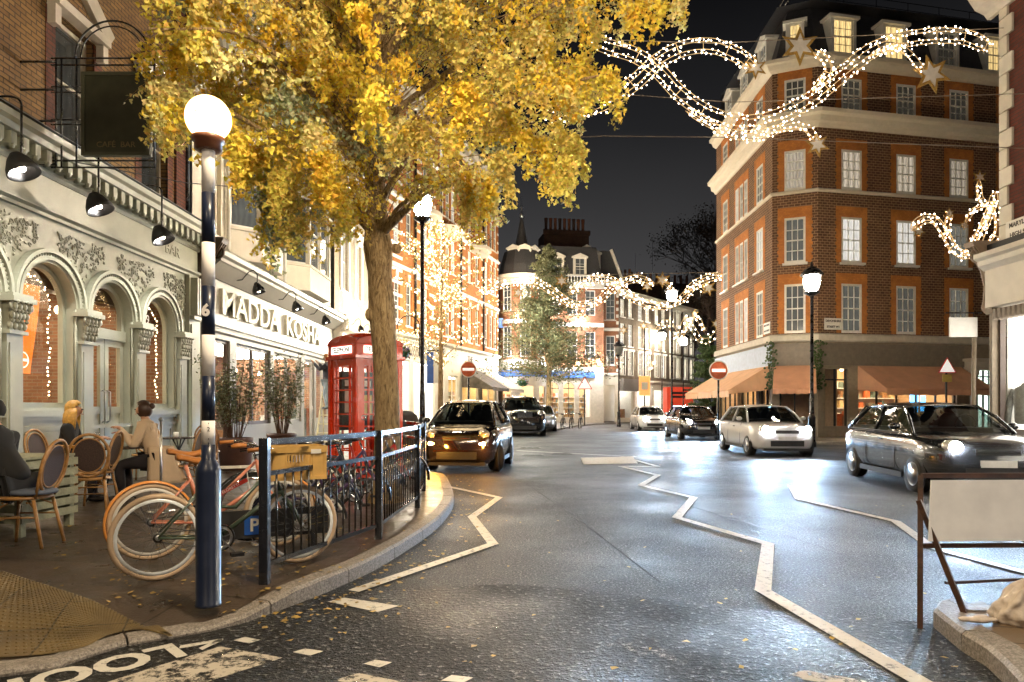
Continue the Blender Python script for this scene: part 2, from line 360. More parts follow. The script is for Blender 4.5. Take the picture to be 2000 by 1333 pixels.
def kerbs(line, name, dz, inward, w=.15, L0=.9):
    "separate kerb stones along a line, small gaps between"
    g = MB().mat(granite); acc = [0]
    for a, b in zip(line, line[1:]): acc.append(acc[-1]+(b-a).length)
    def at(s):
        for i in range(len(line)-1):
            if acc[i+1] >= s: t = (s-acc[i])/max(1e-6, acc[i+1]-acc[i]); return line[i].lerp(line[i+1], t)
        return line[-1].copy()
    s = 0
    while s < acc[-1]-.05:
        e = min(acc[-1], s+L0-.012); m = 4; pr = []
        for k in range(m+1):
            c = at(s+(e-s)*k/m); d = (at(min(acc[-1], s+(e-s)*k/m+.05))-at(max(0, s+(e-s)*k/m-.05))).normalized()
            n = Vector((-d.y, d.x, 0))*inward; z = dz(c.x, c.y, 0)+.004+rnd.uniform(-.002, .002)
            pr.append([c+Vector((0, 0, -.05)), c+Vector((0, 0, z-.022)), c+n*.022+Vector((0, 0, z)), c+n*w+Vector((0, 0, z+.001)), c+n*w+Vector((0, 0, -.05))])
        vs = [p for r in pr for p in r]
        g.add(vs, [(i*5+j, i*5+j+1, (i+1)*5+j+1, (i+1)*5+j) for i in range(m) for j in range(4)]+[(0, 1, 2, 3, 4), tuple(m*5+j for j in (4, 3, 2, 1, 0))])
        s += L0
    return tag(g.obj(name), kind='structure')
kerbs(kl, 'kerb', dropz, 1)
# tactile paving sheet (buff blister slabs) at the bottom left
def tactile():
    m, nt, b = nt_new('buff tactile paving'); L = nt.links.new
    tc = nd(nt, 'ShaderNodeTexCoord'); mp = nd(nt, 'ShaderNodeMapping'); mp.inputs['Rotation'].default_value = (0, 0, R(-20)); L(tc.outputs['Object'], mp.inputs[0])
    v = nd(nt, 'ShaderNodeTexVoronoi', Scale=15.0); v.inputs['Randomness'].default_value = 0; L(mp.outputs[0], v.inputs['Vector'])
    n = nd(nt, 'ShaderNodeTexNoise', Scale=4.0, Detail=6.0); L(tc.outputs['Object'], n.inputs['Vector'])
    br = nd(nt, 'ShaderNodeTexBrick', Color1=c4((.17, .115, .042)), Color2=c4((.135, .09, .034)), Mortar=c4((.05, .035, .015)), Scale=1.0); br.offset = 0
    br.inputs['Mortar Size'].default_value = .006; br.inputs['Brick Width'].default_value = .4; br.inputs['Row Height'].default_value = .4; L(mp.outputs[0], br.inputs['Vector'])
    mx = nd(nt, 'ShaderNodeMix', data_type='RGBA', blend_type='MULTIPLY'); mx.inputs[0].default_value = .8; L(br.outputs['Color'], mx.inputs[6]); L(ramp(nt, n.outputs['Fac'], [(.3, (.45, .45, .45)), (.7, (1.1, 1.1, 1.1))]), mx.inputs[7])
    L(mx.outputs[2], b.inputs['Base Color']); b.inputs['Roughness'].default_value = .5
    bp = nd(nt, 'ShaderNodeBump', Strength=.15, Distance=.004); bp.invert = True; L(ramp(nt, v.outputs['Distance'], [(.2, (0, 0, 0)), (.42, (1, 1, 1))]), bp.inputs['Height']); L(bp.outputs[0], b.inputs['Normal']); return m
tp = [G(-260, 1075, .12), G(0, 1118, .12), G(170, 1172, .12), G(340, 1238, .06)]
kz = [p for p in kl if 3.0 < p.y < 4.10]
vs = []; fs = []; nrow = 26
def kerbx(y):
    for a, b in zip(kl, kl[1:]):
        if a.y <= y <= b.y: return a.x+(b.x-a.x)*(y-a.y)/max(1e-6, b.y-a.y)
    return kl[0].x
kin = [(p+Vector((-.06, .17, 0))) for p in kz]
for i in range(nrow+1):     # grid between the back edge of the blister area and the kerb
    t = i/nrow; f = t*(len(tp)-1); j = min(int(f), len(tp)-2); a = Vector((*tp[j], 0)).lerp(Vector((*tp[j+1], 0)), f-j)
    f = t*(len(kin)-1); j = min(int(f), len(kin)-2); b = kin[j].lerp(kin[j+1], f-j)
    for k in range(11):
        c = a.lerp(b, k/10); vs.append((c.x, c.y, dropz(c.x, c.y, max(0, kerbx(c.y)-c.x-.135))+.008))
for i in range(nrow):
    for k in range(10): fs.append((i*11+k, i*11+k+1, (i+1)*11+k+1, (i+1)*11+k))
tg = MB().mat(tactile()).add(vs, fs)
for i in range(nrow*3):     # real blister domes, row by row
    for k in range(0, 30):
        u, v = i/(nrow*3)*nrow, k/30*10; a, b = int(u), int(v); p = Vector(vs[a*11+b]).lerp(Vector(vs[(a+1)*11+b]), u-a); q = Vector(vs[a*11+b+1]).lerp(Vector(vs[(a+1)*11+b+1]), u-a); c = p.lerp(q, v-b)
        if c.x < -5.5: continue
        m = 6; ring_ = [(c.x+.014*math.cos(2*PI*j/m), c.y+.014*math.sin(2*PI*j/m), c.z-.001) for j in range(m)]; r2 = [(c.x+.009*math.cos(2*PI*j/m), c.y+.009*math.sin(2*PI*j/m), c.z+.005) for j in range(m)]
        tg.add(ring_+r2, [(j, (j+1) % m, m+(j+1) % m, m+j) for j in range(m)]+[tuple(range(m, 2*m))])
tag(tg.obj('tactile_paving'), kind='structure')

# bottom-right pavement corner
flag = slab_mat('stone flags', (.20, .14, .085), .75, .3, .5)
cor = [(1.65, 1.4), G(1968, 1345, .0), G(1880, 1275), G(1836, 1238), G(1822, 1222), G(1838, 1206), G(1870, 1200), (3.0, 4.42), (3.6, 4.46), (5.5, 4.5), (9, 4.5)]
cl = spline([(x, y, 0) for x, y in cor], 8)
flat = lambda x, y, d: .12
kerbs(cl, 'kerb_corner', flat, -1, w=.16)
pc = [(p.x, p.y, .12) for p in cl]+[(9, 1.0, .12), (2.0, 1.0, .12)]
cen = Vector((4.5, 2.6, 0)); vs = [p+((cen-p).normalized()*.15) for p in cl]+[Vector((9, 1.0, 0)), Vector((1.9, 1.0, 0))]
vs = [(p.x, p.y, .12) for p in vs]
tag(MB().mat(flag).add(vs, [tuple(range(len(vs)))]).obj('pavement_corner'), kind='structure')
# pavements across the road: in front of the near shop and round the corner building
def far_pave(name, line, back):
    l = [Vector((x, y, 0)) for x, y in line]; kerbs(l, 'kerb_'+name, flat, -1)
    vs = [(p.x+.1, p.y, .12) for p in l]+[(x, y, .12) for x, y in back]
    tag(MB().mat(slabs).add(vs, [tuple(range(len(vs)))]).obj('pavement_'+name), kind='structure')
far_pave('shop', [(9.6, 4.6), (9.5, 8), (9.5, 13.5), (10.0, 15.2), (11.5, 16.2), (30, 19)], [(30, 14), (10, 4.6)])
far_pave('restaurant', [(30, 27.8), (14, 25.6), (11, 26.2), (10.1, 28), (10.0, 34), (10.6, 45), (13, 60), (26, 84)], [(40, 80), (30, 40)])

# ------------------------------------------------------------------ road markings
def mark_mat(name, c, wear, sc=14.0):
    m, nt, b = nt_new(name); L = nt.links.new
    tc = nd(nt, 'ShaderNodeTexCoord'); n = nd(nt, 'ShaderNodeTexNoise', Scale=sc, Detail=8.0, Roughness=.8); L(tc.outputs['Object'], n.inputs['Vector'])
    L(ramp(nt, n.outputs['Fac'], [(wear-.05, (.05, .048, .045)), (wear+.05, c)]), b.inputs['Base Color']); b.inputs['Roughness'].default_value = .5
    bp = nd(nt, 'ShaderNodeBump', Strength=.25, Distance=.004); L(n.outputs['Fac'], bp.inputs['Height']); L(bp.outputs[0], b.inputs['Normal']); return m
def worn_mat(name, c, wear, sc):
    m = mark_mat(name, c, -.5, sc); nt = m.node_tree; L = nt.links.new; b = nt.nodes['Principled BSDF']; b.inputs['Roughness'].default_value = .6
    tc = nd(nt, 'ShaderNodeTexCoord'); n = nd(nt, 'ShaderNodeTexNoise', Scale=sc, Detail=9.0, Roughness=.85); L(tc.outputs['Object'], n.inputs['Vector'])
    L(ramp(nt, n.outputs['Fac'], [(wear-.03, (0, 0, 0)), (wear+.03, (1, 1, 1))]), b.inputs['Alpha']); return m
paint = mark_mat('road paint', (.62, .59, .53), .41); worn = worn_mat('worn road paint', (.50, .45, .38), .48, 7.0); faint = worn_mat('faded road paint', (.34, .32, .30), .56, 10.0)
mk = MB().mat(paint); Z = .009
def pstrip(px, w=.1, ww=None):
    pts = [Vector((*G(x, y), 0)) for x, y in px]
    for i, (a, b) in enumerate(zip(pts, pts[1:])):
        d = (b-a).normalized(); n = Vector((-d.y, d.x, 0))*w/2; e = d*w*.3
        mk.add([(p.x, p.y, Z+.001*(i % 2)) for p in (a-n-e, b-n+e, b+n+e, a+n-e)], [(0, 1, 2, 3)])
pstrip([(812, 938), (975, 973), (922, 1011), (963, 1064), (696, 1155)], .11)
pstrip([(1215, 893), (1285, 912), (1212, 912), (1285, 929), (1252, 949), (1355, 973), (1322, 1012), (1500, 1064), (1490, 1155), (1815, 1345)], .12)
pstrip([(1545, 950), (1560, 976), (1750, 1020), (1822, 1072), (2010, 1122)], .11)
pstrip([(1010, 881), (1240, 893), (1140, 905)], .1)
def quad(px, m=None, z=Z): mk.mat(m or paint); mk.add([(*G(x, y), z) for x, y in px], [(3, 2, 1, 0)]); mk.mat(paint)
quad([(640, 1178), (672, 1170), (780, 1186), (738, 1198)])
for px in [[(456, 1254), (478, 1247), (508, 1253), (487, 1260)], [(572, 1277), (596, 1270), (632, 1275), (606, 1284)], [(710, 1300), (732, 1292), (766, 1297), (742, 1307)], [(862, 1333), (882, 1322), (925, 1327), (905, 1337)]]: quad(px)
quad([(650, 1333), (700, 1318), (800, 1338), (790, 1350), (640, 1350)], worn)
quad([(1530, 1325), (1570, 1312), (1700, 1335), (1690, 1350), (1520, 1350)], worn)
quad([(180, 1345), (430, 1266), (552, 1288), (360, 1350)], worn)
quad([(875, 1222), (900, 1210), (985, 1222), (1008, 1234), (960, 1240)], faint)
quad([(1170, 1262), (1230, 1258), (1360, 1285), (1340, 1300), (1230, 1285)], faint)
quad([(1134, 895), (1236, 893), (1246, 906), (1140, 908)])
tag(mk.obj('road_markings'), kind='structure')
gx, gy = G(168, 1312); tx = text('road_lettering', 'LOOK', .36, paint, None, T(gx, gy, .009, rz=R(180+44)), ext=0, bold=.014, sx=.95); tag(tx, kind='structure')
ax, ay = G(388, 1259); A = MB().mat(paint)
for s in (1, -1): A.add([Vector((*G(*p), .009)) for p in ([(350, 1270), (352, 1264), (436, 1250), (432, 1256)] if s > 0 else [(395, 1273), (388, 1269), (428, 1251), (437, 1253)])], [(0, 1, 2, 3)])
tag(A.obj('road_arrow'), kind='structure')
# a re-laid trench, a square patch and tar seams in the carriageway
darkasp = mark_mat('patched asphalt', (.045, .044, .042), .50, 60.0); tar = pm('tar seam', (.015, .015, .015), .7, var=.3, scale=20)
pt = MB().mat(darkasp)
pt.mat(tar)
def seam(px, w=.014):
    p = [Vector((*G(*q), 0)) for q in px]; p = spline(p, 8)
    for a, b in zip(p, p[1:]):
        d = (b-a).normalized(); n_ = Vector((-d.y, d.x, 0))*w*rnd.uniform(.5, 1.3); pt.add([(q.x, q.y, .0065) for q in (a-n_, b-n_, b+n_, a+n_)], [(0, 1, 2, 3)])
for s_ in ([(900, 880), (1000, 930), (1120, 1010), (1290, 1140)], [(1240, 958), (1480, 1030), (1750, 1122)]): seam(s_, .008)
tag(pt.obj('road_seams'), kind='structure')
# drain covers
iron = pm('cast iron', (.05, .05, .052), .4, metal=.7, var=.3, scale=30, bump=.6, bscale=60)
def cover(cx, cy, w, d, label, bars=9):
    t = thing('drain_cover', label, 'drain cover', (cx, cy, .004)); m = MB().mat(iron)
    m.box(-w/2, w/2, -d/2, -d/2+.03, 0, .012); m.box(-w/2, w/2, d/2-.03, d/2, 0, .012); m.box(-w/2, -w/2+.03, -d/2+.03, d/2-.03, 0, .012); m.box(w/2-.03, w/2, -d/2+.03, d/2-.03, 0, .012); m.obj('frame', t)
    n = MB().mat(iron)
    for i in range(bars): x = -w/2+.05+(w-.1)*i/(bars-1); n.box(x-.012, x+.012, -d/2+.03, d/2-.03, 0, .009)
    n.obj('grate', t)
x, y = G(1040, 890); cover(x, y, .62, .42, 'cast iron drain grating in the road beside the small dark car, left of the pair'); x, y = G(1097, 887); cover(x, y, .62, .42, 'cast iron drain grating in the road, right of the pair'); x, y = G(1035, 876); cover(x, y+.1, .75, .5, 'square iron inspection cover just beyond the two drain gratings', 4)

# fallen leaves: uncountable litter -> one object
leafY = pm('fallen leaf', (.42, .28, .07), .5, var=.7, scale=9)
n = 640; pts = []
while len(pts) < n:
    u = rnd.random()
    if u < .35: x, y = G(rnd.uniform(100, 800), rnd.uniform(1020, 1180), .12)
    elif u < .5: x, y = G(rnd.uniform(400, 560), rnd.uniform(900, 1120), .12)
    elif u < .85:
        c = kl[rnd.randrange(40, 130)]; x = c.x+abs(rnd.gauss(0, .35))+.03; y = c.y+rnd.gauss(0, .2)
    else: x, y = G(rnd.uniform(500, 1900), rnd.uniform(880, 1320))
    kx = min((abs(p.y-y), p.x) for p in kl)[1]
    if y < 3.2: continue
    z = dropz(x, y, kx-x-.15)+.004 if x < kx-.16 else .01
    if kx-.17 < x < kx: z = dropz(x, y, 0)+.008
    if x < -6.9: continue
    pts.append((x, y, z))
co_ = np.zeros((n*4, 3))
for i, (x, y, z) in enumerate(pts):
    a = rnd.uniform(0, 6.28); s = rnd.uniform(.010, .027); l = [(-.15, -1), (1.1, .1), (0, .75), (-1.1, .1)]
    for k, (u, v) in enumerate(l): co_[i*4+k] = (x+(u*math.cos(a)-v*math.sin(a))*s, y+(u*math.sin(a)+v*math.cos(a))*s, z+rnd.uniform(.002, .014))
tag(link('fallen_leaves', fast('fallen_leaves', co_, n, 4, [leafY])), 'scatter of small yellow ginkgo leaves along the kerb and pavement', 'leaves', kind='stuff')

# ------------------------------------------------------------------ facade helpers (local: x along the face, y into the building, z up)
def wall(g, x0, x1, z0, z1, holes=(), y=0.0, dep=.2, rev=None):
    xs = {x0, x1}; zs = {z0, z1}
    for h in holes:
        xs |= {h[0], h[1]}; zs |= {h[2], h[3]}
        if len(h) > 4: zs.add(h[3]+(h[1]-h[0])/2)
    xs = sorted(v for v in xs if x0 <= v <= x1); zs = sorted(v for v in zs if z0 <= v <= z1)
    inh = lambda x, z: any(h[0] < x < h[1] and h[2] < z < h[3]+((h[1]-h[0])/2 if len(h) > 4 else 0) for h in holes)
    for xa, xb in zip(xs, xs[1:]):
        run = None
        for za, zb in zip(zs, zs[1:]):
            if inh((xa+xb)/2, (za+zb)/2):
                if run is not None: g.add([(xa, y, run), (xb, y, run), (xb, y, za), (xa, y, za)], [(0, 1, 2, 3)]); run = None
            elif run is None: run = za
        if run is not None: g.add([(xa, y, run), (xb, y, run), (xb, y, zs[-1]), (xa, y, zs[-1])], [(0, 1, 2, 3)])
    c0 = g.cur
    for h in holes:
        if rev: g.mat(rev)
        a, b, c, d = h[:4]; Y = y+dep
        g.add([(a, y, c), (b, y, c), (b, Y, c), (a, Y, c)], [(0, 1, 2, 3)])
        g.add([(a, y, c), (a, Y, c), (a, Y, d), (a, y, d)], [(0, 1, 2, 3)]); g.add([(b, y, c), (b, Y, c), (b, Y, d), (b, y, d)], [(3, 2, 1, 0)])
        if len(h) == 4: g.add([(a, y, d), (a, Y, d), (b, Y, d), (b, y, d)], [(0, 1, 2, 3)])
        else:
            r = (b-a)/2; m = (a+b)/2; n = 20; pts = [(m-r*math.cos(PI*i/n), d+r*math.sin(PI*i/n)) for i in range(n+1)]
            for (p, q), (s, t) in zip(pts, pts[1:]): g.add([(p, y, q), (p, Y, q), (s, Y, t), (s, y, t)], [(0, 1, 2, 3)])
            g.cur = c0
            for (p, q), (s, t) in zip(pts, pts[1:]): g.add([(p, y, q), (s, y, t), (s, y, d+r), (p, y, d+r)], [(0, 1, 2, 3)])
        g.cur = c0
SC = {}
def sash(parent, x, z, w, h, nx=3, ny=4, pm_=None, y=.1, fr=None, sill=None, M0=None, t=.07, arch=False, bars=.022):
    "a sash window: frame with glazing bars, its pane and sill as sub-parts; bottom centre at x, z"
    fr = fr or white; pm_ = pm_ or p_curt
    k = (round(w, 3), round(h, 3), nx, ny, fr.name, t)
    if k not in SC:
        g = MB().mat(fr); a = w/2
        g.box(-a, -a+t, 0, .08, 0, h); g.box(a-t, a, 0, .08, 0, h); g.box(-a+t, a-t, 0, .08, h-t, h); g.box(-a+t, a-t, 0, .08, 0, t*1.3)
        if ny > 1: g.box(-a+t, a-t, .004, .06, h/2-.025, h/2+.025)
        for i in range(1, nx): q = -a+t+(w-2*t)*i/nx; g.box(q-bars/2, q+bars/2, .012, .05, t*1.3, h-t)
        for j in range(1, ny):
            q = t+(h-2*t)*j/ny
            if ny % 2 == 0 and j == ny//2: continue
            g.box(-a+t, a-t, .016, .046, q-bars/2, q+bars/2)
        q = MB(); q.add([(-a+t, .055, t), (a-t, .055, t), (a-t, .055, h-t), (-a+t, .055, h-t)], [(0, 1, 2, 3)])
        SC[k] = (g.mesh('window'), q)
    me, q = SC[k]; kk = k+(pm_.name,)
    if kk not in SC: q.mats = [pm_]; SC[kk] = q.mesh('pane')
    M = (M0 or Matrix()) @ T(x, y, z)
    o = link('window', me, parent, M); link('pane', SC[kk], o)
    if sill:
        ks = ('sill', round(w, 3), sill.name)
        if ks not in SC: SC[ks] = MB().mat(sill).box(-w/2-.08, w/2+.08, -.10-.06, 0, -.09, 0).mesh('sill')
        link('sill', SC[ks], o)
    return o
def cornice(g, x0, x1, z, prof, y=0, ends=True):
    "prof: list of (outward, up) from bottom to top; returned down to the wall"
    pts = [(y, z+prof[0][1])]+[(y-o, z+u) for o, u in prof]+[(y, z+prof[-1][1])]
    n = len(pts); vs = [(x0, p, q) for p, q in pts]+[(x1, p, q) for p, q in pts]
    g.add(vs, [(i, i+1, n+i+1, n+i) for i in range(n-1)]+[tuple(range(n)), tuple(range(2*n-1, n-1, -1))])
def arc_band(g, cx, cz, r0, r1, y0, y1, n=24, a0=0, a1=PI):
    pts = [(math.cos(a0+(a1-a0)*i/n), math.sin(a0+(a1-a0)*i/n)) for i in range(n+1)]; v = []
    for c, s in pts: v += [(cx+c*r0, y1, cz+s*r0), (cx+c*r0, y0, cz+s*r0), (cx+c*r1, y0, cz+s*r1), (cx+c*r1, y1, cz+s*r1)]
    g.add(v, [(i*4+j, i*4+j+1, i*4+j+5, i*4+j+4) for i in range(n) for j in range(3)])
GOODS = [pm('goods %d' % i, c, .5, var=.3, scale=12) for i, c in enumerate([(.5, .12, .04), (.55, .40, .20), (.12, .10, .08), (.60, .58, .50), (.30, .15, .06), (.10, .14, .12)])]
def room(parent, x0, x1, z0, z1, y0, dep, wallm, lamp, lw=.25, goods=0, floor=None, pend=0, name='interior'):
    "a real room behind the glass: floor, walls, ceiling with light panels, shelves of goods"
    g = MB().mat(floor or darkwood); g.add([(x0, y0, z0), (x1, y0, z0), (x1, y0+dep, z0), (x0, y0+dep, z0)], [(0, 1, 2, 3)])
    g.mat(wallm); g.add([(x0, y0+dep, z0), (x1, y0+dep, z0), (x1, y0+dep, z1), (x0, y0+dep, z1)], [(3, 2, 1, 0)])
    for x in (x0, x1): g.add([(x, y0, z0), (x, y0+dep, z0), (x, y0+dep, z1), (x, y0, z1)], [(0, 1, 2, 3)])
    g.mat(shopwhite); g.add([(x0, y0, z1), (x0, y0+dep, z1), (x1, y0+dep, z1), (x1, y0, z1)], [(0, 1, 2, 3)])
    i = x0+.3; n = max(1, int((x1-x0)/1.2))
    for k in range(n):
        cx = x0+(x1-x0)*(k+.5)/n
        if lamp: g.mat(lamp).box(cx-lw, cx+lw, y0+dep*.25, y0+dep*.7, z1-.06, z1-.02)
    for k in range(pend):
        cx = x0+(x1-x0)*(k+.5)/pend; g.mat(blackmat).tube([(cx, y0+dep*.45, z1), (cx, y0+dep*.45, z1-.6)], .008, 4); g.mat(lampw).ball((cx, y0+dep*.45, z1-.68), .09, 8)
    if goods:
        for sz in (z0+.7, z0+1.2, z0+1.7, z0+2.2):
            if sz > z1-.5: break
            g.mat(shopwhite).box(x0+.1, x1-.1, y0+dep-.35, y0+dep-.02, sz-.03, sz)
            x = x0+.15
            while x < x1-.3:
                w = rnd.uniform(.08, .3); h = rnd.uniform(.12, .38)
                if rnd.random() < .8: g.mat(GOODS[rnd.randrange(6)]).box(x, x+w*.85, y0+dep-.3, y0+dep-.08, sz, sz+h)
                x += w
        for k in range(goods):
            x = rnd.uniform(x0+.2, x1-.4); g.mat(GOODS[rnd.randrange(6)]).box(x, x+rnd.uniform(.15, .4), y0+.5, y0+.9, z0, z0+rnd.uniform(.5, 1.2))
    return g.obj(name, parent)
lampw = pm('pendant bulb', (1, .8, .5), emit=14, ecol=(1, .78, .48), var=0, nosample=True)
def goose(parent, x, z, y, reach=.55, mat=None, power=22, col=(1, .88, .70), s=1.0, drop=.42, tgt=(0, .9, -.9)):
    "swan-neck sign lamp: arm from the wall, bell shade, lit bulb inside"
    mat = mat or black
    o = MB().mat(mat).tube([(0, 0, 0), (0, -reach*.5, .03), (0, -reach*.75, .22*s), (0, -reach*.95, .27*s), (0, -reach*1.1, .16*s), (0, -reach*1.1, -.10*s)], .014, 6).ball((0, -.01, 0), .035).obj('swan_neck_lamp', parent, T(x, y, z))
    g = MB().mat(mat).lathe([(.02, .12), (.05, .10), (.10, .02), (.15, -.08), (.16, -.16), (.15, -.16), (.09, -.02), (.02, .04)], n=16)
    sh = g.obj('shade', o, T(0, -reach*1.1, -.14*s, rx=R(-18), s=s)); MB().mat(bulbw).ball((0, 0, -.10), .05).obj('bulb', sh)
    w = (parent.matrix_world if parent else Matrix())
    l = light('SPOT', 'sign lamp light', (0, 0, 0), power, col, .05, spot_size=R(125), spot_blend=.7)
    bpy.context.view_layer.update(); a = parent.matrix_world @ Vector((x, y-reach*1.1, z-.22*s)); l.location = a
    aim(l, parent.matrix_world @ Vector((x+tgt[0], y-reach*1.1+tgt[1], z-.22*s+tgt[2]))); return o

# ================================================================== 1. arched cafe building
ybrick = brick('yellow stock brick', (.27, .15, .045), (.18, .095, .03), (.06, .04, .02))
rbrick_d = brick('dark red brick', (.16, .045, .022), (.11, .035, .02), (.05, .03, .02))
XL = -7.0
B1 = thing('cafe_building', 'yellow brick building over a grey-green carved shopfront with round arched windows', 'building', (XL, 10, 0), R(90))
bpy.context.view_layer.update()
CX = [-2.95, -1.33, .29, 1.91, 3.53]; COLX = [-2.14, -.52, 1.10, 2.72, 4.34]   # arch centres, columns (world Y - 10)
SP = 2.98; AR = .60; a0, a1 = -5.2, 5.12
g = MB().mat(greygreen)
holes = []
for i, c in enumerate(CX):
    if i == 3: holes.append((c-AR, c+AR, .12, SP, 1))
    else: holes.append((c-AR, c+AR, 1.40, SP, 1))
wall(g, a0, a1, .1, 4.25, holes, y=0, dep=.22)
g.box(a0, a1, -.03, 0, 1.06, 1.12)
g.obj('arcade_wall', B1)
# mouldings round the arches, spandrel carving
for i, c in enumerate(CX):
    g = MB().mat(greygreen)
    arc_band(g, c, SP, .60, .64, -.05, .01); arc_band(g, c, SP, .64, .70, -.085, .01); arc_band(g, c, SP, .745, .80, -.11, .01)
    arc_band(g, c, SP, .70, .745, -.045, .01)
    for k in range(38): a = PI*(k+.5)/38; g.ball((c+.722*math.cos(a), -.06, SP+.722*math.sin(a)), .026, 6)
    for s in (-1, 1): g.tube([(c+s*.62, -.03, 1.45), (c+s*.62, -.03, SP)], .022, 6)
    g.obj('arch_moulding', B1)
    if i < 4:
        m = COLX[i+1] if i+1 < 5 else c+.81
        q = MB().mat(greygreen)
        for k in range(260):
            x = m+rnd.uniform(-.62, .62); z = rnd.uniform(3.25, 4.12)
            if min(math.hypot(x-cc, z-SP) for cc in CX) < .87: continue
            if rnd.random() < .35: q.torus((x, -.008, z), rnd.uniform(.014, .04), .008, 'y', 10, 5)
            else:
                a = rnd.uniform(0, 6.28); q.ball((0, 0, 0), rnd.uniform(.012, .026), 6, 1.8, .7, .7, M=T(x, -.01, z, ry=a))
        q.obj('spandrel_carving', B1)
# columns with leafy capitals
for x in COLX:
    g = MB().mat(greygreen); g.box(x-.155, x+.155, -.10, 0, .12, 2.42); g.box(x-.19, x+.19, -.15, 0, .12, .55); g.box(x-.175, x+.175, -.125, 0, .55, .62)
    g.box(x-.11, x+.11, -.112, -.10, .75, 2.3); o = g.obj('pilaster', B1)
    q = MB().mat(greygreen); q.box(x-.18, x+.18, -.16, 0, 2.42, 2.47); q.box(x-.145, x+.145, -.12, 0, 2.47, 2.86); q.box(x-.23, x+.23, -.25, 0, 2.86, 2.93); q.box(x-.20, x+.20, -.22, 0, 2.93, SP)
    for row, (zz, n, out) in enumerate([(2.54, 4, .13), (2.68, 5, .16), (2.80, 4, .20)]):
        for k in range(n):
            xx = x-.14+.28*k/(n-1); q.ball((xx, -out, zz), .05, 6, .8, .7, 1.25); q.ball((xx, -out-.035, zz+.06), .028, 6)
    for s in (-1, 1): q.torus((x+s*.17, -.19, 2.80), .045, .018, 'y', 12, 5); q.torus((x+s*.17, -.19, 2.80), .016, .014, 'y', 8, 5)
    q.obj('capital', o)
# windows in the arches
def arch_shape(w, zs, z0, n=16): return [(-w, z0), (w, z0)]+[(w*math.cos(PI*i/n), zs+w*math.sin(PI*i/n)) for i in range(n+1)]
for i, c in enumerate(CX):
    if i == 3: continue
    g = MB().mat(greygreen); w = AR-.002
    g.box(c-w, c-w+.07, .12, .20, 1.40, SP); g.box(c+w-.07, c+w, .12, .20, 1.40, SP); g.box(c-w+.07, c+w-.07, .12, .20, 1.40, 1.48); arc_band(g, c, SP, w-.07, w, .12, .20)
    o = g.obj('window', B1); MB().mat(glassr).prism([(c+a, b) for a, b in arch_shape(w-.07, SP, 1.48)], .16, .164).obj('pane', o)
    MB().mat(greygreen).box(c-.66, c+.66, -.09, .118, 1.27, 1.36).box(c-.63, c+.63, -.05, 0, 1.21, 1.27).obj('sill', o)
    q = MB().mat(greygreen); q.box(c-.5, c+.5, -.02, -.001, .35, .40); q.box(c-.5, c+.5, -.02, -.001, .98, 1.03); q.box(c-.5, c-.45, -.02, -.001, .40, .98); q.box(c+.45, c+.5, -.02, -.001, .40, .98); q.obj('panel_moulding', B1)
c = CX[3]; g = MB().mat(greygreen)
for s in (-1, 1):
    o_ = MB().mat(greygreen); xa, xb = sorted((c+s*.012, c+s*.58))
    o_.box(xa, xa+.11, .11, .17, .14, 2.60); o_.box(xb-.11, xb, .11, .17, .14, 2.60); o_.box(xa+.11, xb-.11, .11, .17, 2.48, 2.60); o_.box(xa+.11, xb-.11, .11, .17, 1.30, 1.42); o_.box(xa+.11, xb-.11, .11, .17, .14, .34)
    o_.box(xa+.11, xb-.11, .13, .16, .34, 1.30); o_.box(xa+.14, xb-.14, .115, .13, .86, .90); o_.box(xa+.14, xb-.14, .115, .13, .45, .49)
    d = o_.obj('door', B1); MB().mat(glassr).box(xa+.11, xb-.11, .138, .142, 1.42, 2.48).obj('pane', d)
    hx = c+s*.07; MB().mat(steel).tube([(hx, .11, 1.15), (hx, .05, 1.17), (hx, .05, 1.68), (hx, .11, 1.70)], .013, 6).obj('handle', d)
g = MB().mat(greygreen).box(c-.598, c+.598, .08, .20, 2.60, 2.78); arc_band(g, c, SP, .50, .598, .10, .18); g.box(c-.598, c-.5, .10, .18, 2.78, SP); g.box(c+.5, c+.598, .10, .18, 2.78, SP); t = g.obj('fanlight', B1)
MB().mat(glassr).prism([(c+a, b) for a, b in arch_shape(.5, SP, 2.78)], .14, .144).obj('pane', t)
# fascia, dentils, cornice
g = MB().mat(greygreen); cornice(g, a0, a1, 4.25, [(.06, 0), (.06, .05), (.12, .08), (.12, .13), (.04, .16)]); g.box(a0, a1, -.035, 0, 4.41, 4.85)
g.obj('fascia', B1)
g = MB().mat(greygreen); cornice(g, a0, a1+.05, 4.85, [(.05, 0), (.08, .05), (.08, .25), (.34, .28), (.36, .36), (.42, .40), (.44, .48), (.05, .52)])
g.mat(pm('lead flashing', (.16, .17, .18), .6)).box(a0, a1+.05, -.43, .35, 5.372, 5.385); g.obj('cornice', B1)
dm = MB().mat(greygreen).box(0, .11, -.30, -.08, 4.95, 5.12).ball((.055, -.27, 4.95), .05, 6, 1, .8, 1.2).mesh('dentil'); x = a0+.1
while x < a1: link('dentil', dm, B1, T(x, 0, 0)); x += .235
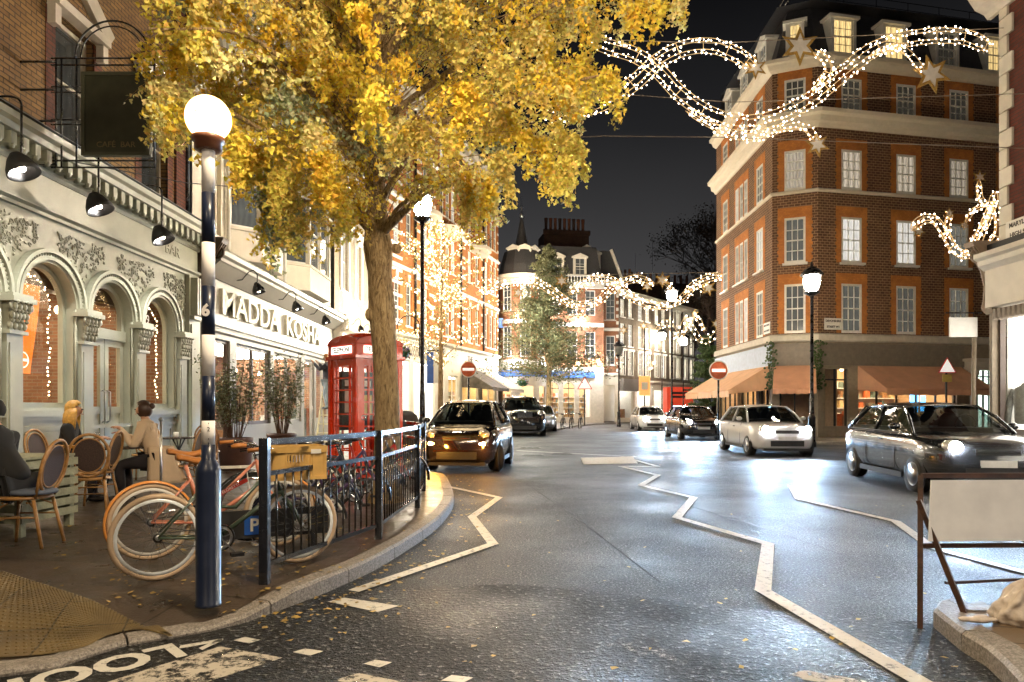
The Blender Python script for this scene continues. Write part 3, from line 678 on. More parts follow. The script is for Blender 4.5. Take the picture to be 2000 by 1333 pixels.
# end pier with console
g = MB().mat(greygreen).box(4.60, 5.10, -.10, 0, .12, 4.25); g.box(4.66, 5.04, -.13, -.10, .5, 3.2); g.box(4.62, 5.08, -.2, -.10, 3.3, 3.38)
for k in range(4): g.box(4.68+k*.1, 4.74+k*.1, -.24, -.1, 3.4, 4.2)
g.obj('end_pier', B1)
text('shop_lettering', 'BAR', .30, greygreen, B1, T(4.0, -.041, 4.62) @ STAND, ext=.006, sx=1.1)
def drop_lamp(x):
    o = MB().mat(black).tube(spline([(0, -.1, 5.40), (0, -.45, 5.44), (0, -.62, 5.38), (0, -.64, 5.2), (0, -.64, 4.68)], 5), .014, 6).obj('bracket_lamp', B1, T(x, 0, 0))
    g = MB().mat(blackmat).lathe([(.02, .16), (.07, .14), (.13, .06), (.185, -.06), (.20, -.14), (.185, -.14), (.12, .02), (.02, .10)], n=20)
    sh = g.obj('shade', o, T(0, -.62, 4.56, rx=R(-24))); MB().mat(bulbw).ball((0, 0, -.06), .05).obj('bulb', sh)
    l = light('SPOT', 'facade lamp light', B1.matrix_world @ Vector((x, -.60, 4.50)), 230, (1, .95, .84), .05, spot_size=R(150), spot_blend=.6); aim(l, B1.matrix_world @ Vector((x, .1, 3.9)))
for x in (-1.15, .5, 2.4): drop_lamp(x)
# upper brick wall
UY = .2; up = []
for c in (-3.6, -1.2, 1.25, 3.75): up += [(c-.5, c+.5, 5.75, 7.65), (c-.5, c+.5, 9.9, 11.7)]
g = MB().mat(ybrick); wall(g, a0, a1, 5.36, 13.5, up, y=UY, dep=.22)
g.add([(a1, UY, 0), (a1, UY+9, 0), (a1, UY+9, 13.5), (a1, UY, 13.5)], [(0, 1, 2, 3)])
g.mat(rbrick_d)
for x0, x1 in ((-2.75, -2.25), (4.55, 5.13)): g.box(x0, x1, UY-.05, UY, 5.36, 13.5)
for c in (-3.6, -1.2, 1.25, 3.75):
    for s in (-1, 1): g.box(c+s*.61-.11, c+s*.61+.11, UY-.012, UY+.02, 5.75, 7.65)
g.obj('brick_wall', B1)
g = MB().mat(slate).box(a0, a1, UY+.1, 9, 13.5, 13.7).obj('roof', B1)
for c in (-3.6, -1.2, 1.25, 3.75):
    for z in (5.75, 9.9):
        sash(B1, c, z, 1.0, 1.9 if z < 6 else 1.8, 1, 2, p_dark, y=UY+.13, fr=pm('stone coloured paint', (.42, .38, .31), .5), sill=stone)
    for z in (7.65, 11.7):
        q = MB().mat(stone); q.box(c-.68, c+.68, UY-.2, UY+.01, z+.02, z+.16)
        for s in (-1, 1): q.bar((c+s*.78, UY-.10, z+.19), (c, UY-.10, z+.74), .30, .11, up=(0, 1, 0)); q.box(c+s*.62-.07, c+s*.62+.07, UY-.14, UY+.01, z-.28, z+.02)
        q.mat(ybrick).prism([(c-.66, z+.16), (c+.66, z+.16), (c, z+.66)], UY-.06, UY); q.obj('pediment', B1)
MB().mat(black).tube([(5.0, UY-.06, 5.4), (5.0, UY-.06, 13.4)], .05, 8).obj('drainpipe', B1)
bwall = brick('interior orange brick', (.30, .13, .06), (.20, .085, .04), (.28, .22, .15), bump=.2)
room(B1, a0+.05, a1-.2, .2, 4.1, .45, 4.2, bwall, None, pend=6)
q = MB()   # bar counter, bottles, framed boards, dark timber ceiling beam seen through the arches
q.mat(darkwood).box(a0+.5, a1-1, 2.6, 3.1, .2, 1.25); q.box(a0+.2, a1-.4, 4.3, 4.62, 1.6, 1.66); q.box(a0+.2, a1-.4, 4.3, 4.62, 2.2, 2.26); q.box(a0+.1, a1-.3, 1.6, 1.9, 3.6, 4.05)
x = a0+.4
while x < a1-.6: q.mat(GOODS[rnd.randrange(6)]).lathe([(.04, 0), (.04, .2), (.015, .26), (.015, .32)], (x, 4.45, rnd.choice((1.67, 2.27))), 6); x += rnd.uniform(.1, .25)
for k in range(9): x = rnd.uniform(a0+.3, a1-.9); z = rnd.uniform(2.5, 3.2); q.mat(GOODS[rnd.choice((1, 3, 4))]).box(x, x+.5, 4.58, 4.62, z, z+.55)
q.obj('bar_fittings', B1)
light('AREA', 'cafe ceiling light', (XL-2.6, 10, 3.9), 170, (1, .72, .42), shape='RECTANGLE', size=2.5)
bpy.data.objects['cafe ceiling light'].data.size_y = 8

# things in and on the cafe front
def w1(x, y, z): return Vector((XL-y, 10+x, z))
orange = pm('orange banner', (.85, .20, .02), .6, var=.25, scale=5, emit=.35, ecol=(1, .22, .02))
g = MB().mat(orange); nx, nz = 8, 20; vs = []
for j in range(nz+1):
    for i in range(nx+1):
        u = i/nx; v = j/nz; vs.append((-.25+u*(.42+.08*v), .34+.02*math.sin(u*6)+.05*math.sin(v*3+u*2), 1.92+v*1.35))
g.add(vs, [(j*(nx+1)+i, j*(nx+1)+i+1, (j+1)*(nx+1)+i+1, (j+1)*(nx+1)+i) for j in range(nz) for i in range(nx)])
bn = g.obj('banner'); bn.matrix_world = T(XL, 10+CX[2], 0, rz=R(90))
mo = bn.modifiers.new('t', 'SOLIDIFY'); mo.thickness = .003
tag(bn, 'orange banner with a white ring and bar hung inside the arched cafe window', 'banner')
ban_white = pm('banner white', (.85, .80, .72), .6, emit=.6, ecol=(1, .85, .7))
q = MB().mat(ban_white).torus((-.06, .33, 2.12), .115, .010, 'y', 24, 4).box(-.16, .04, .325, .332, 2.10, 2.14); q.obj('ring_mark', bn)
for k, (s_, z, sz) in enumerate([('QUALITY', 2.72, .07), ('FRESH FOOD', 2.62, .05), ('EVERY DAY', 2.42, .05)][:0]): pass
def lights_string(name, pts, label, r=.014, step=.08, jitter=.01, cat='string lights', mat=None, group=None, wire=.004):
    g = MB().mat(blackmat).tube(pts, wire, 4); g.mat(mat or bulbm); acc = 0
    for a, b in zip(pts, pts[1:]):
        l = (b-a).length; s = step-acc
        while s < l: p = a.lerp(b, s/l)+Vector((rnd.gauss(0, jitter), rnd.gauss(0, jitter), rnd.gauss(0, jitter))); g.ball(p, r, 5); s += step
        acc = (acc+l) % step
    return tag(g.obj(name), label, cat, group)
for i, lab in ((2, 'warm fairy lights up the right edge of the arched window with the orange banner'), (4, 'warm fairy lights up the edge of the arched window numbered 79')):
    c = CX[i]; pts = [w1(c+.40+.02*math.sin(z*9), .26, z) for z in [1.52+.1*k for k in range(15)]]
    pts += [w1(c+.42*math.cos(a), .26, SP+.42*math.sin(a)) for a in [.1*k for k in range(1, 18)]]
    lights_string('fairy_lights', pts, lab, step=.075, r=.013)
n79 = text('house_number', '79', .26, white, B1, T(CX[4]-.20, .150, 3.12) @ STAND, ext=.002)
g = MB().mat(pm('curtain cloth', (.45, .36, .24), .8)); vs = []
for j in range(2):
    for i in range(25): vs.append((CX[4]-.42+i*.018, .60+.02*math.sin(i*1.3), 1.5+j*1.7))
g.add(vs, [(i, i+1, 26+i, 25+i) for i in range(24)]); g.obj('curtain', B1)
# tinsel garland in first window
g = MB().mat(pm('red tinsel', (.45, .05, .02), .4)); pts = spline([w1(CX[2]-.25, .5, 3.5), w1(CX[2]-.08, .5, 3.2), w1(CX[2]+.02, .5, 2.9), w1(CX[2]+.12, .5, 2.75)], 12)
for p in pts:
    for k in range(3): g.ball(p+Vector((rnd.gauss(0, .02), rnd.gauss(0, .02), rnd.gauss(0, .02))), .016, 5)
tag(g.obj('tinsel'), 'red tinsel hanging above the orange banner in the cafe window', 'decoration')

# hanging cafe bar sign
def hsign():
    t = thing('hanging_sign', 'large dark green board reading CAFE BAR in an iron bracket over the cafe front', 'sign', (XL, 10.0, 0), 0)
    iron = black; g = MB().mat(iron)   # local: x out from wall
    for z in (4.92, 5.02, 6.42, 6.52): g.tube([(0.0+.25, 0, z), (1.78, 0, z)], .014, 5)
    for x in (.32, .40, .62, 1.76): g.tube([(x, 0, 4.92), (x, 0, 6.52)], .013, 5)
    for z in (5.55, 5.62, 6.02, 6.10): g.tube([(.25, 0, z), (.70, 0, z)], .012, 5)
    g.torus((1.15, 0, 6.52), .55, .014, 'y', 24, 5, a0=0, a1=PI); g.torus((1.15, 0, 6.52), .47, .010, 'y', 24, 5, a0=0, a1=PI)
    for z in (4.97, 5.6, 6.06, 6.47): g.tube([(-.2, 0, z), (.32, 0, z)], .018, 5)
    g.obj('bracket', t)
    bm = pm('dark olive paint', (.045, .048, .030), .4, var=.2); p = MB().mat(bm).box(.72, 1.72, -.035, .035, 5.08, 6.30); pb = p.obj('board', t); bev(pb, .008)
    q = MB().mat(pm('olive moulding', (.07, .075, .05), .4))
    for x0, x1, z0, z1 in ((.72, 1.72, 5.08, 5.13), (.72, 1.72, 6.25, 6.30), (.72, .77, 5.13, 6.25), (1.67, 1.72, 5.13, 6.25)): q.box(x0, x1, -.055, -.036, z0, z1)
    q.obj('moulding', pb)
    text('lettering', 'CAFÉ  BAR', .115, pm('dull gold letters', (.20, .15, .07), .5), pb, T(1.22, -.040, 5.24) @ STAND, ext=.003, sx=1.05)
hsign()

# ================================================================== 2. cream stucco shop building
B2 = thing('shop_building', 'cream stucco building with bay windows over a pale grey shopfront lettered MADDA KOSHA', 'building', (XL, 15.2, 0), R(90))
bpy.context.view_layer.update(); W2 = 11.6
grey = pm('pale grey paint', (.36, .35, .31), .45, var=.06)
brown = pm('brown paint', (.09, .06, .045), .45)
hl = [(.45, 1.75, .2, 3.05), (2.15, 4.6, .95, 3.05), (4.9, 7.5, .95, 3.05), (7.8, 9.0, .2, 3.05), (9.2, 11.2, .95, 3.05)]
g = MB().mat(grey); wall(g, 0, W2, .1, 4.55, hl, dep=.18); g.obj('shopfront_wall', B2)
for k, (a, b, c, d) in enumerate(hl):
    g = MB().mat(brown if k in (0, 1) else grey); t = .09
    g.box(a, a+t, .06, .14, c, d); g.box(b-t, b, .06, .14, c, d); g.box(a+t, b-t, .06, .14, d-t, d); g.box(a+t, b-t, .06, .14, c, c+t)
    if b-a > 1.6: m = (a+b)/2; g.box(m-.04, m+.04, .06, .14, c+t, d-t)
    o = g.obj('door' if c < .5 else 'shop_window', B2); MB().mat(glassm).box(a+t, b-t, .10, .106, c+t, d-t).obj('pane', o)
    if c < .5: MB().mat(steel).tube([(b-.2, .06, 1.0), (b-.2, .01, 1.02), (b-.2, .01, 1.45), (b-.2, .06, 1.47)], .012).obj('handle', o)
room(B2, .1, W2-.1, .2, 3.35, .2, 5.0, bwall, whitelit, .35, goods=16, pend=5)
g = MB().mat(grey); g.box(.35, W2-.3, -.05, 0, 3.35, 4.42); cornice(g, .2, W2-.2, 3.18, [(.03, 0), (.07, .03), (.07, .08), (.03, .11)]); g.obj('fascia', B2)
g = MB().mat(grey); cornice(g, .15, W2-.1, 4.42, [(.10, 0), (.42, .28), (.46, .30), (.46, .38), (.54, .42), (.56, .52), (.48, .60), (.3, .70)]); g.obj('cornice', B2)
def console(parent, x, M=None, z0=3.3, z1=5.05, w=.3, mat=None):
    mat = mat or stone
    g = MB().mat(mat); prof = [(0, z0), (-.12, z0+.02), (-.20, z0+.12), (-.16, z0+.3), (-.14, z0+.6), (-.22, z0+.95), (-.40, z0+1.25), (-.52, z0+1.45), (-.54, z1-.12), (-.58, z1-.05), (-.58, z1), (0, z1)]
    g.prism(prof, x-w/2, x+w/2, 'x'); g.torus((x, -.40, z1-.3), .13, .03, 'x', 14, 5)
    for k in range(3): g.tube([(x-w/3+k*w/3, q-.012, z) for q, z in prof[2:9]], .02, 5)
    return g.obj('console', parent, M)
console(B2, .12, z0=3.6, z1=5.2, mat=brown); console(B2, W2-.1)
g = MB().mat(grey)
for x in (.05, W2-.2): g.box(x, x+.28, -.10, 0, .12, 3.5); g.box(x-.02, x+.30, -.14, 0, 3.5, 3.62)
g.obj('pilasters', B2)
letters = pm('cream raised letters', (.80, .76, .62), .5, var=.05)
text('shop_lettering', 'MADDA  KOSHA', .84, letters, B2, T(5.1, -.075, 3.90) @ STAND, ext=.06, bold=.012, sx=1.32)
text('shop_lettering', '83-85', .18, white, B2, T(7.6, -.075, 3.24) @ STAND, ext=.004)
for x in (1.6, 4.6, 7.7): goose(B2, x, 4.52, -.05, reach=.62, s=1.0, power=50, col=(1, .90, .74), tgt=(.0, .8, -1.0))
# wall lantern at the right end
lg = MB().mat(black).box(10.75, 10.8, -.2, 0, 3.75, 3.80); lo = lg.obj('wall_lantern', B2); MB().mat(bulbw).lathe([(.03, 0), (.07, .03), (.085, .25), (.03, .30)], (10.78, -.24, 3.38), 8).obj('lantern_glass', lo)
# first floor: plain window, then two canted bays
uw = [(.5, 1.5, 5.55, 7.6), (4.9, 5.8, 5.55, 7.6), (10.2, 11.0, 5.55, 7.6)]+[(x, x+1.0, 9.2, 11.0) for x in (.6, 3.0, 5.4, 7.8, 10.0)]
g = MB().mat(cream); wall(g, 0, W2, 4.55, 14, uw, y=.12, dep=.2); cornice(g, 0, W2, 8.55, [(.05, 0), (.12, .05), (.12, .15), (.05, .2)], y=.12); g.add([(W2, .12, 0), (W2, 9, 0), (W2, 9, 14), (W2, .12, 14)], [(0, 1, 2, 3)])
g.obj('stucco_wall', B2); MB().mat(slate).box(0, W2, .2, 9, 14, 14.3).obj('roof', B2)
for a, b, c, d in uw: sash(B2, (a+b)/2, c, b-a, d-c, 1, 2, p_warm if c < 6 and a < 2 else p_curt, y=.22, sill=white)
def bay(parent, x0, x1, z0, z1, y=.12, d=.65, mat=None, glassmat=None, nz=2, cut=.6):
    mat = mat or cream; c = cut; o = MB().mat(mat); plan = [(x0, y), (x0+c, y-d), (x1-c, y-d), (x1, y)]
    def slab(za, zb, e=0.0): o.prism([(x0-e, y), (x0+c-e*.5, y-d-e), (x1-c+e*.5, y-d-e), (x1+e, y)], za, zb, 'z')
    slab(z0, z0+.75, 0); slab(z0+.75, z0+.83, .05); slab(z1-.35, z1-.12, 0); slab(z1-.12, z1, .1)
    posts = []
    for (ax, ay), (bx, by) in zip(plan, plan[1:]):
        n = max(1, round(math.hypot(bx-ax, by-ay)/1.0))
        for k in range(n+1): posts.append((ax+(bx-ax)*k/n, ay+(by-ay)*k/n))
    for px_, py_ in dict.fromkeys(posts): o.box(px_-.07, px_+.07, py_-.005, py_+.13, z0+.83, z1-.35)
    b = o.obj('bay_window', parent)
    for (ax, ay), (bx, by) in zip(plan, plan[1:]):
        n = max(1, round(math.hypot(bx-ax, by-ay)/1.0)); L_ = math.hypot(bx-ax, by-ay)/n; ang = math.atan2(by-ay, bx-ax)
        for k in range(n):
            mx_, my_ = ax+(bx-ax)*(k+.5)/n, ay+(by-ay)*(k+.5)/n; w = L_-.12; h = z1-z0-1.18; kk = ('bay', round(w, 2), round(h, 2))
            if kk not in SC:
                q = MB().mat(white); q.box(-w/2, -w/2+.05, 0, .05, 0, h); q.box(w/2-.05, w/2, 0, .05, 0, h); q.box(-w/2+.05, w/2-.05, 0, .05, 0, .06); q.box(-w/2+.05, w/2-.05, 0, .05, h-.05, h); q.box(-w/2+.05, w/2-.05, 0, .05, h*.5, h*.5+.05)
                q.mat(glassmat or p_curt).add([(-w/2+.05, .03, .06), (w/2-.05, .03, .06), (w/2-.05, .03, h-.05), (-w/2+.05, .03, h-.05)], [(0, 1, 2, 3)]); SC[kk] = q.mesh('sash')
            link('sash', SC[kk], b, T(mx_, my_, z0+.83, rz=ang) @ T(0, .04, 0))
    return b
bay(B2, 1.9, 4.7, 5.15, 8.5, glassmat=p_curt); bay(B2, 6.1, 9.6, 5.15, 8.5)
for x in (1.7, 5.9, 9.9): MB().mat(white).tube([(x, .02, 5.2), (x, .02, 13)], .05, 8).obj('drainpipe', B2)

# ================================================================== 3. pale brick building
pbrick = brick('pale brick', (.55, .45, .32), (.45, .36, .25), (.40, .35, .28))
B3 = thing('pale_building', 'pale floodlit building with tall white window surrounds beyond the cream shop', 'building', (XL, 26.9, 0), R(90)); bpy.context.view_layer.update()
h3 = [(x, x+1.15, z, z+h) for x in (1.0, 3.6, 6.2, 8.4) for z, h in ((6.3, 2.5), (10.2, 2.2))]
g = MB().mat(pbrick); wall(g, 0, 10.2, 4.8, 15, h3, dep=.2); g.add([(10.2, 0, 0), (10.2, 9, 0), (10.2, 9, 15), (10.2, 0, 15)], [(0, 1, 2, 3)]); g.obj('wall', B3)
for a, b, c, d in h3:
    sash(B3, (a+b)/2, c, b-a, d-c, 1, 2, p_white, sill=white)
    q = MB().mat(white); q.box(a-.22, a, -.07, 0, c, d); q.box(b, b+.22, -.07, 0, c, d); q.box(a-.3, b+.3, -.16, 0, d, d+.3); q.box(a-.36, b+.36, -.24, 0, d+.3, d+.4)
    for s in (a-.12, b+.12): q.ball((s, -.12, d-.1), .12, 6, .8, 1, 1.4)
    q.obj('window_surround', B3)
g = MB().mat(stone); cornice(g, 0, 10.2, 4.0, [(.05, 0), (.08, .5), (.35, .6), (.4, .8), (.05, .9)]); g.obj('cornice', B3)
g = MB().mat(shopwhite); h = [(.5, 4.6, .6, 3.9), (5.2, 9.8, .6, 3.9)]; wall(g, 0, 10.2, .1, 4.0, h, dep=.2); g.obj('shopfront_wall', B3)
for a, b, c, d in h:
    o = MB().mat(white).box(a, a+.08, .05, .12, c, d).box(b-.08, b, .05, .12, c, d).box(a+.08, b-.08, .05, .12, d-.08, d).box((a+b)/2-.03, (a+b)/2+.03, .05, .12, c, d-.08).obj('shop_window', B3); MB().mat(glassm).box(a+.08, b-.08, .08, .085, c, d-.08).obj('pane', o)
room(B3, .1, 10.1, .2, 3.95, .25, 3.5, shopwhite, whitelit, .45, goods=6, floor=shopwhite)
console(B3, .15, z0=3.4, z1=4.9, mat=cream)
for x in (.6, 2.4, 4.2): goose(B3, x, 4.75, -.35, reach=.5, power=60, tgt=(0, .7, 1.0), s=.9)

# ================================================================== 4. red brick mansion block
obrick = brick('orange red brick', (.52, .18, .035), (.42, .13, .025), (.34, .18, .08), bump=.3)
TH4 = math.atan2(1, .3)
B4 = thing('mansion_block', 'orange brick mansion block with white stone bands curving away behind the street lamp', 'building', (XL, 37.2, 0), TH4); bpy.context.view_layer.update()
L4 = 20.4; rows4 = [(6.2, 2.6), (10.6, 2.3), (14.2, 2.2), (17.4, 1.5)]
c4x = [1.6, 3.2, 5.6, 8.3, 9.3, 10.3, 13.6, 15.2, 17.4, 18.6, 19.6]
h4 = [(x-.4, x+.4, z, z+h) for x in c4x for z, h in rows4]
g = MB().mat(obrick); wall(g, 0, L4, 5.7, 19.4, h4, dep=.2); g.add([(L4, 0, 0), (L4, 10, 0), (L4, 10, 19.4), (L4, 0, 19.4)], [(0, 1, 2, 3)]); g.add([(0, 0, 0), (0, 10, 0), (0, 10, 19.4), (0, 0, 19.4)], [(3, 2, 1, 0)])
g.obj('wall', B4)
for x in c4x:
    for z, h in rows4: sash(B4, x, z, .8, h, 2, 4, p_white if rnd.random() < .35 else p_curt, sill=white)
q = MB().mat(white)
for a, b in ((.05, 2.3), (4.2, 5.0), (6.2, 7.2), (11.0, 12.6), (16.1, 16.8), (20.05, 20.4)):   # stone bands between windows
    z = 6.3
    while z < 18.6:
        if not any(a < x+.5 and b > x-.5 and False for x in c4x): q.box(a, b-.002, -.02, 0, z, z+.18)
        z += .72
q.obj('stone_bands', B4)
g = MB().mat(white)
for z in (9.4, 13.3, 16.8): cornice(g, 0, L4, z, [(.04, 0), (.16, .08), (.16, .18), (.04, .24)])
g.obj('string_courses', B4)
for x in c4x:
    k = MB().mat(white)
    for z, h in rows4[:3]: k.prism([(x-.10, z+h), (x+.10, z+h), (x+.16, z+h+.42), (x-.16, z+h+.42)], -.06, 0)
    k.obj('keystones', B4)
g = MB().mat(stone); cornice(g, 0, L4, 19.2, [(.1, 0), (.3, .2), (.35, .5), (.6, .7), (.6, .9), (.2, 1.2)]); g.mat(slate).box(0, L4, .4, 10, 20.35, 21.0); g.obj('roof', B4)
# curved balconies with dark soffits
for xc, z in ((5.3, 13.45), (9.3, 13.45), (15.0, 13.45)):
    o = MB().mat(stone); n = 14
    pl = [(xc+1.5*math.cos(PI+PI*i/n), .0+1.1*math.sin(PI+PI*i/n)) for i in range(n+1)]; o.prism(pl, z-.25, z, 'z'); pl2 = [(xc+(x-xc)*.8, y*.8) for x, y in pl]; o.prism(pl2, z-.55, z-.25, 'z')
    b = o.obj('balcony', B4); r_ = MB().mat(black)
    r_.tube([(x, y, z+.9) for x, y in [(xc+(x-xc)*.97, y*.97) for x, y in pl]], .025, 5)
    for x, y in pl: r_.tube([(xc+(x-xc)*.97, y*.97, z), (xc+(x-xc)*.97, y*.97, z+.9)], .012, 4)
    r_.obj('railing', b)
for x in (3.95, 11.6, 16.45): MB().mat(black).tube([(x, -.09, 5.8), (x, -.09, 19.2)], .08, 8).obj('drainpipe', B4)
g = MB().mat(cream); h = [(.6, 3.4, .5, 4.2), (3.9, 7.0, .5, 4.2), (7.6, 8.6, .2, 3.6), (9.4, 11.2, .5, 3.6), (12.0, 15.6, .6, 3.4), (16.4, 19.8, .6, 3.4)]
wall(g, 0, L4, .1, 4.35, h, dep=.25); g.box(0, L4, -.02, .05, 4.35, 5.55); cornice(g, 0, L4, 5.45, [(.05, 0), (.3, .1), (.35, .25), (.05, .3)]); g.obj('shopfront_wall', B4)
lat = MB().mat(pm('lattice grey', (.22, .20, .18), .6))
for k in range(44):
    x = .3+k*.24
    if x < 8.6: lat.bar((x, -.04, 4.45), (x+.42, -.04, 5.38), .022); lat.bar((x+.42, -.055, 4.45), (x, -.055, 5.38), .022)
lat.obj('lattice_fascia', B4)
for a, b, c, d in h:
    o = MB().mat(white).box(a, a+.08, .08, .16, c, d).box(b-.08, b, .08, .16, c, d).box(a+.08, b-.08, .08, .16, d-.08, d).box((a+b)/2-.03, (a+b)/2+.03, .08, .16, c, d-.08).obj('shop_window', B4); MB().mat(glassm).box(a+.08, b-.08, .11, .115, c, d-.08).obj('pane', o)
room(B4, .1, 8.9, .2, 4.3, .3, 3.2, shopwhite, whitelit, .5, goods=0, floor=shopwhite)
room(B4, 9.0, L4-.1, .2, 3.7, .3, 3.2, pm('warm shop wall', (.7, .52, .28), .6), pm('warm shop lamp', (1, .8, .5), emit=7, ecol=(1, .80, .48), var=0), .3, goods=8)
text('shop_lettering', 'THE', .6, blackmat, B4, T(13.6, -.03, 4.95) @ STAND, ext=.01)
def awning(parent, x0, x1, z, d, drop, mat, val=.22, y=-.05, name='awning', M=None, n=1, sides=True):
    g = MB().mat(mat); w = (x1-x0)/n
    for k in range(n):
        a = x0+k*w+.03; b = a+w-.06
        g.add([(a, y, z), (b, y, z), (b, y-d, z-drop), (a, y-d, z-drop)], [(0, 1, 2, 3)]); g.add([(a, y, z-.02), (b, y, z-.02), (b, y-d+.01, z-drop-.02), (a, y-d+.01, z-drop-.02)], [(3, 2, 1, 0)])
        m = 12; v = []
        for i in range(m+1): v += [(a+(b-a)*i/m, y-d-.002, z-drop), (a+(b-a)*i/m, y-d-.002+.015*math.sin(i*2), z-drop-val-(.03 if i % 2 else 0))]
        g.add(v, [(2*i, 2*i+1, 2*i+3, 2*i+2) for i in range(m)])
        if sides:
            for x in (a, b): g.add([(x, y, z), (x, y-d, z-drop), (x, y-d, z-drop-val*.6), (x, y, z-drop)], [(0, 1, 2, 3)])
        g.tube([(a, y-d, z-drop-.01), (b, y-d, z-drop-.01)], .02, 5)
    return g.obj(name, parent, M)
awn1 = pm('dark striped canvas', (.10, .085, .07), .8, var=.6, scale=2); awning(B4, 11.8, 15.8, 4.2, 2.3, 1.35, awn1)
awning(B4, 16.2, 20.0, 4.2, 2.3, 1.35, pm('pale canvas', (.55, .50, .40), .8))

# ================================================================== 5. corner pub with a turret, floodlit
rb = brick('red brick', (.34, .12, .04), (.26, .085, .03), (.30, .22, .16), bump=.3)
B5 = thing('corner_pub', 'floodlit corner pub with conical slate turret and dormers behind the fir tree', 'building', (-.9, 58, 0), R(9)); bpy.context.view_layer.update()
L5 = 9.0; cx5, r5 = 1.75, 1.95
def curved(g, cx, r, z0, z1, holes=(), n=40, y=0): # convex half drum
    pts = [(cx-r*math.cos(PI*i/n), y-r*math.sin(PI*i/n)) for i in range(n+1)]
    for i in range(n):
        (ax, ay), (bx, by) = pts[i], pts[i+1]
        zs = [z0]; solid = []
        segs = [(z0, z1)]
        for (i0, i1, a, b) in holes:
            if i0 <= i < i1:
                ns = []
                for s, e in segs:
                    if a < e and b > s: ns += [(s, a), (b, e)]
                    else: ns.append((s, e))
                segs = ns
        for s, e in segs:
            if e > s: g.add([(ax, ay, s), (bx, by, s), (bx, by, e), (ax, ay, e)], [(0, 1, 2, 3)])
hh = []
for z, h in ((5.6, 2.6), (9.4, 2.4)): hh += [(i, i+6, z, z+h) for i in (6, 17, 28)]
g = MB().mat(rb); curved(g, cx5, r5, 4.9, 12.0, hh); hf = [(x-.45, x+.45, z, z+h) for x in (4.6, 6.2, 7.8) for z, h in ((5.6, 2.4), (9.4, 2.2))]
wall(g, 3.65, L5, 4.9, 12.0, hf, y=0); g.obj('wall', B5)
q = MB().mat(white); curved(q, cx5, r5+.06, 8.4, 8.75); curved(q, cx5, r5+.25, 11.6, 12.2); curved(q, cx5, r5+.08, 5.0, 5.4); q.box(3.7, L5, -.2, 0, 11.75, 12.25); q.box(3.7, L5, -.06, 0, 8.4, 8.75)
q.prism([(cx5-(r5+.3)*math.cos(PI*i/24), -(r5+.3)*math.sin(PI*i/24)) for i in range(25)], 12.2, 12.5, 'z'); q.prism([(cx5-(r5+.2)*math.cos(PI*i/24), -(r5+.2)*math.sin(PI*i/24)) for i in range(25)], 4.7, 5.0, 'z')
for k in range(20): x = 3.9+k*.27; q.lathe([(.05, 0), (.08, .12), (.035, .3), (.05, .5)], (x, -.15, 12.25), 6)
q.box(3.7, L5, -.26, -.04, 12.75, 12.9); q.obj('stone_dressings', B5)
for z, h in ((5.6, 2.6), (9.4, 2.4)):
    for i in (6, 17, 28):
        a = PI*(i+3)/40; x = cx5-r5*math.cos(a); y = -r5*math.sin(a); sash(B5, 0, 0, .88, h, 2, 4, p_curt, y=.06, M0=T(x, y, z, rz=a-PI/2), fr=white)
for a, b, c, d in hf: sash(B5, (a+b)/2, c, b-a, d-c, 2, 4, p_curt)
g = MB().mat(slate); g.lathe([(r5+.05, 12.5), (r5-.1, 13.4), (r5-.45, 14.6), (.62, 15.0), (.40, 16.0), (.14, 17.4), (.05, 17.8)], (cx5, 0, 0), 12, smooth=False)
g.mat(steel).lathe([(.10, 17.6), (.22, 17.85), (.08, 18.05), (.05, 18.4), (.14, 18.5), (.02, 18.6), (.01, 19.4)], (cx5, 0, 0), 8)
g.mat(slate).prism([(3.4, 12.4), (L5, 12.4), (L5-.6, 15.4), (3.4, 15.4)], .3, 6, 'y'); g.obj('roof', B5)
def dormer(parent, x, y, z, w, h, M=None, pane_=None, roofm=None, nx=2, ny=3, d=1.6, gable=True, frm=None):
    frm = frm or white
    g = MB().mat(frm); a = w/2
    g.box(-a-.13, -a, -.02, d, 0, h); g.box(a, a+.13, -.02, d, 0, h); g.box(-a, a, -.02, .1, -.08, 0)
    g.box(-a-.25, a+.25, -.12, d, h, h+.12)
    if gable: g.prism([(-a-.25, h+.12), (a+.25, h+.12), (0, h+.12+w*.32)], -.10, d)
    o = g.obj('dormer', parent, (M or Matrix()) @ T(x, y, z)); sash(o, 0, 0, w, h, nx, ny, pane_ or p_curt, y=.03, fr=frm); return o
for ang in (50, 90, 130): a = R(ang); dormer(B5, 0, 0, 0, .8, 1.5, M=T(cx5-(r5-.55)*math.cos(a), -(r5-.55)*math.sin(a), 13.2, rz=a-PI/2), d=.8)
for x in (4.9, 6.9): dormer(B5, x, .1, 12.9, .9, 1.5, d=1.0)
g = MB().mat(stone); curved(g, cx5, r5+.1, .1, 4.7, [(i, i+7, .5, 3.2) for i in (5, 17, 28)]); h5 = [(x-.5, x+.5, .6, 3.1, 1) for x in (4.5, 5.9, 7.3, 8.5)][:3]; wall(g, 3.65, L5, .1, 4.9, h5, dep=.3); g.obj('arcade_wall', B5)
for x in (4.5, 5.9, 7.3): o = MB().mat(blackmat).box(x-.02, x+.02, .15, .2, .6, 3.6).box(x-.5, x+.5, .15, .2, 3.05, 3.12).obj('window', B5); MB().mat(glassm).box(x-.5, x+.5, .18, .185, .6, 3.6).obj('pane', o)
blue = pm('blue lit fascia', (.05, .12, .32), .4, emit=.15, ecol=(.08, .25, .8))
g = MB().mat(blue); curved(g, cx5, r5+.16, 4.0, 4.55); g.box(3.7, 8.2, -.16, 0, 4.0, 4.55); g.obj('fascia', B5)
